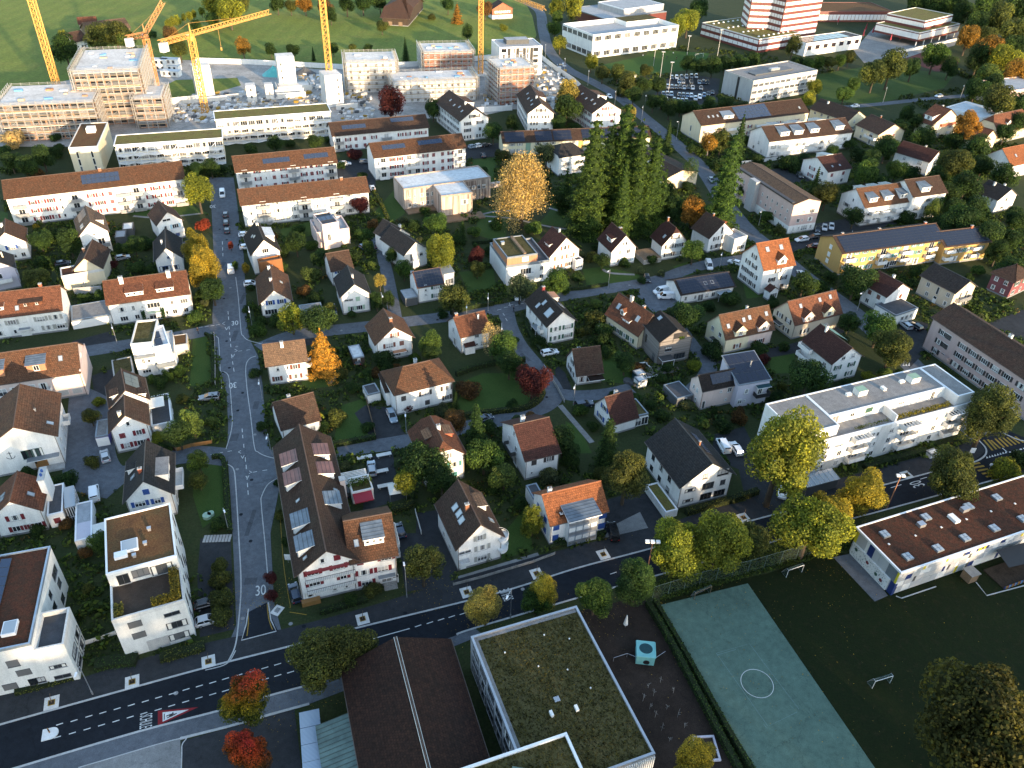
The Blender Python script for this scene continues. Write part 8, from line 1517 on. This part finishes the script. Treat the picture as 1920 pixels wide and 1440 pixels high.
CARS='''van 417 364 417 380 w|hatch 423 402 423 390 d|estate 424 417 424 400 k|hatch 426 432 426 420 d|van 433 505 432 490 w|hatch 471 532 485 531 w|hatch 460 440 474 439 w|hatch 462 463 476 461 w|hatch 197 855 193 840 s|estate 392 745 370 747 g|van 177 926 176 915 w|estate 553 1112 548 1095 n|hatch 750 995 745 980 n|estate 735 780 742 797 c|estate 697 878 695 862 c|hatch 909 785 925 779 n
estate 685 466 698 473 b|hatch 708 460 705 445 n|estate 625 582 628 595 d|hatch 670 676 669 665 k|hatch 970 556 972 565 w|estate 1031 661 1046 658 w|estate 1096 758 1112 755 n|van 1240 546 1225 549 w|van 1248 556 1234 556 w|hatch 1213 522 1216 532 k|van 1329 498 1333 508 w|hatch 1377 492 1364 488 w|estate 1503 449 1490 451 w|estate 1526 444 1512 446 k|hatch 1525 462 1512 463 r|hatch 1502 513 1498 507 s
estate 1697 609 1688 602 s|estate 1716 611 1704 603 k|hatch 1903 411 1912 416 w|van 1356 836 1348 822 w|estate 1380 841 1372 828 w|hatch 1467 922 1466 935 w|van 1149 997 1145 980 k|estate 1500 329 1506 337 d|hatch 1334 338 1340 345 g|hatch 1603 199 1590 200 w|hatch 1760 180 1750 181 w|hatch 1533 430 1533 438 k|hatch 1546 427 1546 436 s|hatch 1559 425 1559 434 s|estate 647 307 660 306 w|estate 685 303 698 302 g
hatch 887 275 898 273 c|hatch 899 273 910 271 w|hatch 911 272 922 270 k|estate 906 291 903 283 n|hatch 698 352 694 342 w|hatch 1143 181 1150 187 w|hatch 388 1132 402 1128 k|hatch 390 1163 404 1159 s|hatch 355 455 340 457 d|hatch 230 483 245 480 g|hatch 118 494 130 492 d|estate 650 918 640 900 d|hatch 800 862 815 858 s|estate 1180 1350 1180 1340 k'''
for row in CARS.strip().split('\n')[:]:
 for it in row.split('|'):
  a=it.split()
  if a[1]=='1180':continue
  car(a[0],*map(float,a[1:5]),a[5])
rc=random.Random(6) # the car park of the office far off: every car its own object
for(u0,v0,u1,v1,n)in((1238,186,1290,190,7),(1240,176,1300,180,8),(1248,163,1318,166,9),(1262,153,1330,155,9),(1300,186,1340,172,5),(1255,146,1310,143,6)):
 for i in range(n):
  t=(i+.5)/n;u,v=u0+(u1-u0)*t,v0+(v1-v0)*t
  if rc.random()<.15:continue
  car(rc.choice(['hatch','estate','suv']),u,v,u+1.5,v+9,rc.choice('wssggkkddncb'),group='cars in the office car park')
# ---------------------------------------------------------------- street lamps, floodlights, masts
def lamp(u,v,ht,u2,v2,label_kind='street'):
 p=P(u,v);q=P(u2,v2,ht);t=empty('street_lamp',(p.x,p.y,0));d=(q-p);d.z=0
 if d.length>3.2:d=d.normalized()*3.2
 m=M();m.bar((0,0,0),(0,0,ht-.3),.085,r2=.055,k=8);m.bar((0,0,0),(0,0,.9),.12,k=8);m.make('pole',['metal'],t);m=M();m.bar((0,0,ht-.3),d+Vector((0,0,ht)),.05,r2=.04,k=6);m.make('arm',['metal'],t)
 dn=d.normalized()if d.length>.2 else Vector((1,0,0));e=Vector((-dn.y,dn.x,0));m=M();a=d+Vector((0,0,ht));m.v+=[tuple(a+dn*x+e*y+Vector((0,0,z)))for x,y,z in((-.1,-.16,-.05),(.7,-.13,.0),(.7,.13,.0),(-.1,.16,-.05),(-.1,-.16,.1),(.7,-.13,.1),(.7,.13,.1),(-.1,.16,.1))];m.f+=[(0,1,5,4),(1,2,6,5),(2,3,7,6),(3,0,4,7),(4,5,6,7),(3,2,1,0)];m.m+=[0]*6;m.make('lamp_head',['whitemetal'],t)
 t['category']='street lamp';t['group']='street lamps';want_label(t,'grey street lamp',p.x,p.y)
for a in((174,1302,7.6,143,1262),(473,612,6.5,468,590),(493,751,6.5,485,718),(510,855,6.5,500,820),(429,996,6.5,420,957),(220,644,6.5,210,614),(762,812,6.5,760,778),(763,1120,7.5,758,1060),(957,1158,8.0,952,1118),(1472,1003,7.5,1452,979),(1140,541,6.5,1141,508),(1075,760,6.5,1077,726),(1348,507,6.5,1353,477),(1607,582,6.5,1615,550),(717,582,6,717,555),(915,583,6,915,562),(1655,193,8,1661,170),(1422,424,6.5,1421,409),(1058,137,8,1059,112),(1102,161,8,1104,140),(1022,110,8,1023,88),(1152,201,8,1153,175),(1202,231,8,1203,207),(1268,262,8,1271,228),(1325,293,7,1327,275),(1588,468,7,1592,448),(875,600,6,875,580),(940,640,6,941,620),(1800,185,7,1801,168)):lamp(*a)
for(u,v,ht,heads,lab)in((1211,1083,9.5,3,'floodlight mast with three white lamps behind the ball fence'),(1663,953,9.0,2,'floodlight mast with two white lamps by the yellow street trees')):
 p=P(u,v);t=tag(empty('floodlight_mast',(p.x,p.y,0)),lab,'floodlight');m=M();m.bar((0,0,0),(0,0,ht),.12,r2=.08,k=8);m.make('mast',['copperwall'],t)
 for i in range(heads):x=(i-(heads-1)/2)*.95;m=M();m.box(x-.36,x+.36,-.3,.35,ht-.1,ht+.22);m.make('lamp_head',['white'],t)
for(u,v,ht)in((1225,124,14),(1237,151,14),(1253,172,14),(1345,105,14),(1287,110,12)):
 p=P(u,v);t=empty('pitch_mast',(p.x,p.y,0));m=M();m.bar((0,0,0),(0,0,ht),.14,r2=.08,k=6);m.make('mast',['metal'],t);m=M();m.box(-.9,.9,-.2,.2,ht-.1,ht+.3);m.make('lamp_head',['metal'],t);t['category']='floodlight';t['group']='masts around the sports pitch';want_label(t,'tall slim floodlight mast',p.x,p.y)
# ---------------------------------------------------------------- tree pits with a young tree's stake along the main road
for i,(u,v)in enumerate(((97,1318),(248,1279),(391,1241),(680,1161),(875,1111),(1006,1076),(1131,1040),(1394,971),(1700,891))):
 p=P(u,v);a=P(u+20,v-5.4);q=empty('tree_pit',(p.x,p.y,.052),math.atan2(a.y-p.y,a.x-p.x));m=M();m.box(-1.05,1.05,-1.15,1.15,0,.05);m.make('concrete_pad',['concretelight'],q)
 m=M();[m.box(x0,x1,y0,y1,.05,.12)for x0,x1,y0,y1 in((-.5,.5,-.5,-.4),(-.5,.5,.4,.5),(-.5,-.4,-.399,.399),(.4,.5,-.399,.399))];m.make('yellow_frame',['roadyellow'],q);m=M();m.box(-.39,.39,-.39,.39,.05,.075);m.make('soil',['soil'],q);m=M();m.bar((0,.05,.05),(.1,.1,1.3),.06);m.bar((.1,.1,1.2),(.25,.3,1.9),.03);m.make('stump',['wood'],q)
 q['category']='tree pit';q['group']='square tree pits along the main road';want_label(q,'pale square tree pit',p.x,p.y)
p=P(96,1376);q=empty('traffic_island',(p.x,p.y,.055),math.atan2(P(116,1371).y-p.y,P(116,1371).x-p.x));tag(q,'white D-shaped traffic island with an orange post on the dark main road','traffic island');m=M();pts=[(-1.2,-.95),(.1,-.95)]+[(.1+.95*math.cos(t),.95*math.sin(t))for t in np.linspace(-1.57,1.57,10)]+[(-1.2,.95)];m.poly([(x,y,.14)for x,y in pts]);[m.poly([(*pts[i],0),(*pts[(i+1)%len(pts)],0),(*pts[(i+1)%len(pts)],.14),(*pts[i],.14)])for i in range(len(pts))];m.make('island',['panelwhite'],q);m=M();m.bar((-.2,.2,.14),(-.2,.2,1.2),.1,0,k=8);m.bar((-.2,.2,.6),(-.2,.2,.9),.105,1,k=8);m.make('post',['orangewood','black'],q)
# tree pit of the street mouth, signs
p=P(520,1145);q=empty('tree_pit',(p.x,p.y,.05),1.2);tag(q,'pale tree pit with metal grate at the mouth of the street','tree pit');m=M();m.box(-1,1,-.8,.8,0,.06);m.make('concrete_pad',['concretelight'],q);m=M();[m.box(-.4+i*.2,-.3+i*.2,-.4,.4,.06,.09)for i in range(5)];m.make('grate',['darkmetal'],q)
def sign(u,v,ht,k,lab,face=-1.57):
 p=P(u,v);t=tag(empty('road_sign',(p.x,p.y,0),face),lab,'road sign');m=M();m.bar((0,0,0),(0,0,ht),.04,k=6);m.make('pole',['metal'],t);m=M()
 if k=='light':m.box(-.06,.12,-.18,.18,ht-.9,ht,0);[m.bar((.12,0,ht-.15-.3*i),(.16,0,ht-.15-.3*i),.1,1,k=8)for i in range(3)]
 elif k=='board':m.box(-.04,.04,-.55,.55,ht-1.4,ht,0)
 else:m.bar((-.03,0,ht-.35),(.03,0,ht-.35),.35,0,k=12)
 m.make('sign_face',['darkmetal' if k=='light' else 'white','black'],t)
sign(1816,862,3.4,'board','dark sign board on a pole beside the curved kerb at the junction');sign(1850,888,3,'disc','small white sign standing on the lower zebra crossing');sign(541,1055,2.2,'board','white notice board beside the corner inn wall');sign(1210,190,3,'disc','small round sign by the through road near the pitch masts');sign(1190,152,3.2,'board','white sign board on the far pavement of the through road')
# ---------------------------------------------------------------- sports field furniture
def goal(a,b_,ht,dep,lab,back=1,k='white'):
 p,q=P(*a),P(*b_);d=(q-p).normalized();e=Vector((-d.y,d.x,0))*back;L=(q-p).length;t=tag(empty('football_goal',p),lab,'goal');m=M();z=Vector((0,0,ht));o=Vector((0,0,0));r=d*L
 m.bar(o,z,.05);m.bar(r,r+z,.05);m.bar(z,r+z,.05);m.make('goal_frame',[k],t);m=M();m.bar(e*dep,r+e*dep,.035);m.bar(o,e*dep,.03);m.bar(r,r+e*dep,.03);m.bar(z,z+e*dep*.4,.03);m.bar(r+z,r+z+e*dep*.4,.03);m.bar(z+e*dep*.4,e*dep,.03);m.bar(r+z+e*dep*.4,r+e*dep,.03);m.make('rear_frame',['metal'],t);m=M();m.poly([e*dep,r+e*dep,r+z+e*dep*.4,z+e*dep*.4]);m.poly([o,e*dep,z+e*dep*.4,z]);m.poly([r,r+e*dep,r+z+e*dep*.4,r+z]);m.poly([z,z+e*dep*.4,r+z+e*dep*.4,r+z]);m.make('net',['net'],t);return t
goal((1635,1291),(1668,1281),2.0,1.3,'small white football goal with green net alone on the dark lawn',1);goal((1474,1083),(1503,1073),2.0,1.4,'white football goal at the fence edge of the dark lawn',1);goal((1301,1125),(1331,1113),2.0,1.0,'grey handball goal at the head of the teal court',1,'wood')
p=P(1420,78);goal((1303,110),(1318,108),2.4,1.5,'white football goal on the far sports pitch',1)
t=tag(empty('ball_fence',P(1222,1128)),'tall wire ball fence on slim posts along the edge of the court','fence');o=t.location;fp=[P(*c)for c in((1222,1128),(1310,1100),(1400,1078),(1490,1052),(1590,1022))]
for a,b_ in zip(fp,fp[1:]):
 for i in range(3):c=a+(b_-a)*(i/3)-o;m=M();m.bar(c,c+Vector((0,0,4)),.05);m.make('post',['greenmetal'],t)
 c,d=a-o,b_-o;m=M();m.poly([c,d,d+Vector((0,0,4)),c+Vector((0,0,4))]);m.make('wire_mesh',['wiremesh'],t);m=M();m.bar(c+Vector((0,0,4)),d+Vector((0,0,4)),.03);m.make('rail',['greenmetal'],t)
# playground
p=P(1208,1232);a=P(1228,1222);q=empty('play_cube',p,-.08);tag(q,'turquoise play cube with scooped top and round crawl hole','play cube');m=M();s=1.5
m.box(-s,s,-s,s,0,2.2);n=20;m.poly([(s*.75*math.cos(t),s*.75*math.sin(t)*.9+.1,2.205)for t in np.linspace(0,6.283,n,False)],1);m.bar((.2,-s-.01,.7),(.2,-s+.02,.7),.55,2,k=16);m.bar((-s*.1,s*.1,2.2),(-s*.1,s*.1,2.22),.6,1,k=12);m.make('body',['teal','tealdark','black'],q)  # scoop and crawl hole are flat dark discs, their shade painted
m=M();[m.bar((x,y,2.12),(x2,y2,2.12),.14,0,k=6)for x,y,x2,y2 in((-s,-s,s,-s),(s,-s,s,s),(s,s,-s,s),(-s,s,-s,-s))];m.make('rim',['teal'],q)
p=P(1172,1176);m=M();m.bar((0,0,0),(0,0,1.2),.05,1);m.bar((0,0,.9),(0,0,3.2),.42,0,r2=.08,k=9);o=m.make('closed_parasol',['canvas','metal']);o.location=p;tag(o,'closed pale parasol on the playground beside the moss roof','parasol')
p=P(1324,1405);q=empty('sandpit',p,.1);tag(q,'dark sandpit with raised grey rim beside the yellow bush','sandpit');m=M();[m.box(x0,x1,y0,y1,0,.4)for x0,x1,y0,y1 in((-1.7,1.7,-2.0,-1.7),(-1.7,1.7,1.7,2.0),(-1.7,-1.4,-1.699,1.699),(1.4,1.7,-1.699,1.699))];m.make('rim',['lilac'],q);m=M();m.box(-1.39,1.39,-1.69,1.69,0,.15);m.make('sand',['soil'],q)
SAP=[];rp=random.Random(3);PX=[(1215,1290),(1225,1305),(1238,1280),(1250,1330),(1228,1345),(1205,1315),(1262,1300),(1270,1345),(1240,1370),(1218,1330),(1283,1365),(1255,1390)]
for i,(u,v)in enumerate(PX):
 p=P(u,v);m=M();h=rp.uniform(1.0,2.0);m.bar((0,0,0),(rp.uniform(-.1,.1),.05,h),.03,k=6)
 for k in range(5):a=rp.random()*6.28;z=h*(.4+.12*k);m.bar((0,0,z),(math.cos(a)*.35,math.sin(a)*.35,z+.3),.02,k=4)
 o=m.make('bare_sapling',['stone']);o.location=p;tag(o,None,'sapling','bare saplings on the playground');SAP.append((u,o))
for i,(u,o)in enumerate(sorted(SAP,key=lambda t:t[0])):o['label']='thin bare pale sapling on the dark playground, %s from the left'%['first','second','third','fourth','fifth','sixth','seventh','eighth','ninth','tenth','eleventh','twelfth'][i]
t=empty('climber',P(1178,1250));tag(t,'thin metal climbing rail crossing the dark playground below the turquoise cube','climbing frame');o=t.location;ps=[P(1150,1240),P(1175,1232),P(1200,1242),P(1222,1244),P(1246,1228)]
for a,b_ in zip(ps,ps[1:]):m=M();m.bar(a-o+Vector((0,0,1)),b_-o+Vector((0,0,1)),.04,k=5);m.bar(a-o,a-o+Vector((0,0,1)),.04,k=5);m.make('rail',['metal'],t)
# ---------------------------------------------------------------- garden things
def hut(lab,A,B,C,he,wall,roof,cat='shed',name='garden_shed',door='d'):
 b=H(lab,lab,A,B,C,he,cat,name=name,land=False);b.flat(wall,roof,.08,'zinc');b.win('f','0:.5%s'%door);return b
hut('small white garage with blue-grey roof in the driveway by the villa',(689,741),(713,735),(682,723),2.6,'white','flatdark','garage','garage','g');b=hut('open carport with pale slatted roof above a dark car',(662,672),(683,668),(655,649),2.5,'darkwood','flatpale','carport','carport','n');hut('dark flat-roofed garden shed in the thicket beside the green-shuttered house',(565,592),(607,586),(563,572),2.4,'darkwood','slate');hut('small pale table-height shed by the picnic lawn of the long white block',(1747,853),(1763,848),1.6,1.2,'white','white','shed','garden_shed','k');hut('white cabinet box next to the glass bicycle shelter',(1497,912),(1510,908),2,1.5,'white','flatpale','cabinet','utility_cabinet','k')
hut('white box hut behind the orange-roofed balcony house',(1000,935),(1020,930),4,3.4,'white','flatdark');hut('dark shed beside the lilac solar house',(1270,748),(1300,740),6,2.6,'darkgrey','flatdark')
for i,(u,v,lab)in enumerate(((1203,700,'maroon canopy box'),(1206,712,'white garden cabinet'))):hut('%s beside the pool of the wood-clad house'%lab,(u-8,v+4),(u+8,v),2.2,2.0,'white' if i else 'tealdark','flatpale')
def pool():
 ang=.1;p=P(1212,694);q=empty('swimming_pool',p,.35);tag(q,'narrow dark garden pool with pale stone edge at the wood-clad house','pool');m=M();[m.box(x0,x1,y0,y1,0,.18)for x0,x1,y0,y1 in((-1.6,1.6,-3.3,-2.9),(-1.6,1.6,2.9,3.3),(-1.6,-1.2,-2.899,2.899),(1.2,1.6,-2.899,2.899))];m.make('edge',['concretelight'],q);m=M();m.box(-1.19,1.19,-2.89,2.89,0,.10);m.make('water',['carglass'],q)
pool();p=P(1240,694);q=empty('deck',p,.3);tag(q,'pale timber deck in front of the wood-clad house','deck')
for i in range(14):m=M();m.box(-4.5,4.5,-1.7+i*.25,-1.48+i*.25,0,.2);m.make('plank',['boardgrey'],q)
for i,(u,v)in enumerate(((1187,721),(1176,716),(1192,716))):
 p=P(u,v);m=M();m.bar((0,0,0),(0,0,.7),1.0,0,k=14);o=m.make('round_tub',['darkgrey']);o.location=p;tag(o,None,'tub','round dark tubs by the pool');want_label(o,'round dark rain tub',p.x,p.y)
panelfence('low grey garden wall of the corner lawn by the crossing',[(402,628),(404,660),(404,722)],.8,'concrete','garden_wall',3,'concrete','wall');panelfence('wooden plank fence at the garden corner above the lower crossing',[(332,846),(360,838),(398,832)],1.0,'orangewood','plank_fence',2.2,'wood','fence');panelfence('low dark fence around the garden of the red-shuttered garage house',[(300,838),(330,846)],1.0,'darkwood','plank_fence',2.0,'wood','fence');panelfence('long low concrete wall along the lane below the steep dark-roofed cottage',[(1020,690),(1045,730),(1058,755)],1.0,'concrete','garden_wall',3,'concrete','wall');panelfence('white parapet wall between yard and round-balcony house',[(779,962),(790,1002)],1.1,'white','garden_wall',3,'white','wall');panelfence('low stone street wall before the round-balcony house',[(850,1098),(900,1085),(1000,1055),(1040,1040)],.7,'stone','garden_wall',3,'stone','wall');panelfence('pale concrete wall beside the roof-terrace cube block garden',[(157,1210),(190,1200),(218,1190)],1.0,'concretelight','garden_wall',3,'concretelight','wall');panelfence('thin wire fence between driveway and lawn by the villa garage',[(685,745),(697,790),(705,822)],1.2,'wood','wire_fence',2.5,'wood','fence');panelfence('grey retaining wall in front of the tilted-dormer block',[(1390,309),(1440,303),(1480,296)],1.5,'concretelight','retaining_wall',4,'concretelight','wall');panelfence('white railing above the terrace of the school yard',[(1660,105),(1720,93),(1800,75)],1.6,'panelwhite','terrace_wall',5,'panelwhite','wall')
# stepped patio beside the street
p=P(408,1010);q=empty('stepped_patio',p,.1);tag(q,'row of pale concrete steps beside the street near the cube block','steps')
for i in range(9):m=M();m.box(-2.6+i*.58,-2.15+i*.58,-.9,.9,0,.12);m.make('slab',['concrete'],q)
for i,(u,v,w,lab)in enumerate(((684,861,1.6,'back'),(720,856,1.6,'far'),(714,887,1.6,'front'),(723,914,1.6,'street-side'))):
 p=P(u,v);q=empty('loading_table',p,.35);tag(q,'%s pale concrete slab table in the yard behind the corner inn'%lab,'table');m=M();m.box(-w,w,-.5,.5,.6,.7);m.make('table_top',['concretelight'],q);[(lambda mm:(mm.box(x-.1,x+.1,-.4,.4,0,.6),mm.make('leg',['concrete'],q)))(M())for x in(-1.2,1.2)]
p=P(745,930);q=empty('white_tent',p,.3);tag(q,'small white market tent in the yard behind the corner inn','tent');m=M();v4=[(-1.7,-1.7,2.2),(1.7,-1.7,2.2),(1.7,1.7,2.2),(-1.7,1.7,2.2)];[m.poly([v4[i],v4[(i+1)%4],(0,0,3.0)])for i in range(4)];m.make('tent_roof',['canvas'],q);[(lambda mm:(mm.bar((x,y,0),(x,y,2.2),.05),mm.make('post',['metal'],q)))(M())for x in(-1.6,1.6)for y in(-1.6,1.6)]
for i,(u,v)in enumerate(((389,970),(396,966))):
 p=P(u,v);m=M();m.bar((0,0,0),(0,0,.7),.85-.2*i,0,k=12);o=m.make('garden_table',['palegreenshut']);o.location=p;tag(o,('larger','smaller')[i]+' round pale garden table on the corner lawn','table')
for(u,v,lab)in((1178,696,'closed white parasol on the lawn behind the steep cottage'),(1122,617,'closed white parasol among shrubs by the skylight house')):
 p=P(u,v);m=M();m.bar((0,0,0),(0,0,1.0),.04,1);m.bar((0,0,.8),(0,0,2.6),.3,0,r2=.06,k=8);o=m.make('closed_parasol',['canvas','metal']);o.location=p;tag(o,lab,'parasol')
for i,(u,v)in enumerate(((1335,668),(1359,674))):p=P(u,v);m=M();m.bar((0,0,0),(0,0,1.1),.42,0,k=12);m.bar((0,0,1.1),(0,0,1.25),.46,0,r2=.3,k=12);o=m.make('white_bin',['white']);o.location=p;tag(o,('left','right')[i]+' one of two white round bins on the driveway by the twin house','bin','white bins')
p=P(925,417);m=M();m.box(-1.6,1.6,-.3,.3,.3,.55);m.bar((-1.2,0,0),(1.5,0,1.6),.06);o=m.make('seesaw',['white']);o.location=p;o.rotation_euler=(0,0,.3);tag(o,'white seesaw on the lawn beside the weeping tree','seesaw')
p=P(1280,1190);
def person(u,v,lab,col='clothdark',leg='clothdark',ang=0.0,stride=.22,s=1.0):
 t=P(u,v);m=M();R=[((0,0,.92),.16,(0,0,1.15),.17),((0,0,1.15),.17,(0,0,1.42),.20),((0,0,1.42),.19,(0,0,1.50),.07),((0,0,1.50),.065,(0,0,1.56),.06)]
 for a,r0,b_,r1 in R:m.bar(a,b_,r0,0,r2=r1,k=8)
 for i in range(5):
  z0,z1=1.54+i*.05,1.59+i*.05;f=lambda z:.11*math.sqrt(max(.02,1-((z-1.66)/.13)**2));m.bar((0,0,z0),(0,0,z1),f(z0),2 if i<3 else 3,r2=f(z1),k=8)
 for sg in(-1,1):
  m.bar((0,sg*.09,.95),(sg*stride*.5,sg*.1,.5),.095,1,r2=.065,k=6);m.bar((sg*stride*.5,sg*.1,.5),(sg*stride,sg*.1,.05),.065,1,r2=.045,k=6);m.box(sg*stride-.08,sg*stride+.18,sg*.1-.05,sg*.1+.05,0,.08,1);m.bar((0,sg*.21,1.42),(-sg*.1,sg*.25,1.12),.055,0,r2=.045,k=6);m.bar((-sg*.1,sg*.25,1.12),(-sg*.12+.1,sg*.24,.88),.042,0,r2=.035,k=6);m.bar((-sg*.12+.1,sg*.24,.88),(-sg*.12+.13,sg*.24,.78),.04,2,k=5)
 o=m.make('person',[col,leg,'skin','black']);o.location=(t.x,t.y,.05);o.rotation_euler=(0,0,ang);tag(o,lab,'person')
person(372,625,'person in dark clothes walking at the corner of the side street',ang=1.5);person(963,585,'person in dark clothes standing at the lane fork',ang=.4)
for i,(u,v)in enumerate(((1205,108),(1225,112),(1243,106),(1250,110),(1262,103),(1268,112),(1288,103),(1218,100),(1300,112))):
 person(u,v,'player in %s %s on the far sports pitch'%(('white shirt','dark shirt')[i%2],('near the left touchline','in the near half','in the middle','right of the middle','in the far half','closest to the trees','beside the far goal','farthest back','at the right corner')[i]),('clothwhite','clothdark')[i%2],ang=i)
settle_labels()
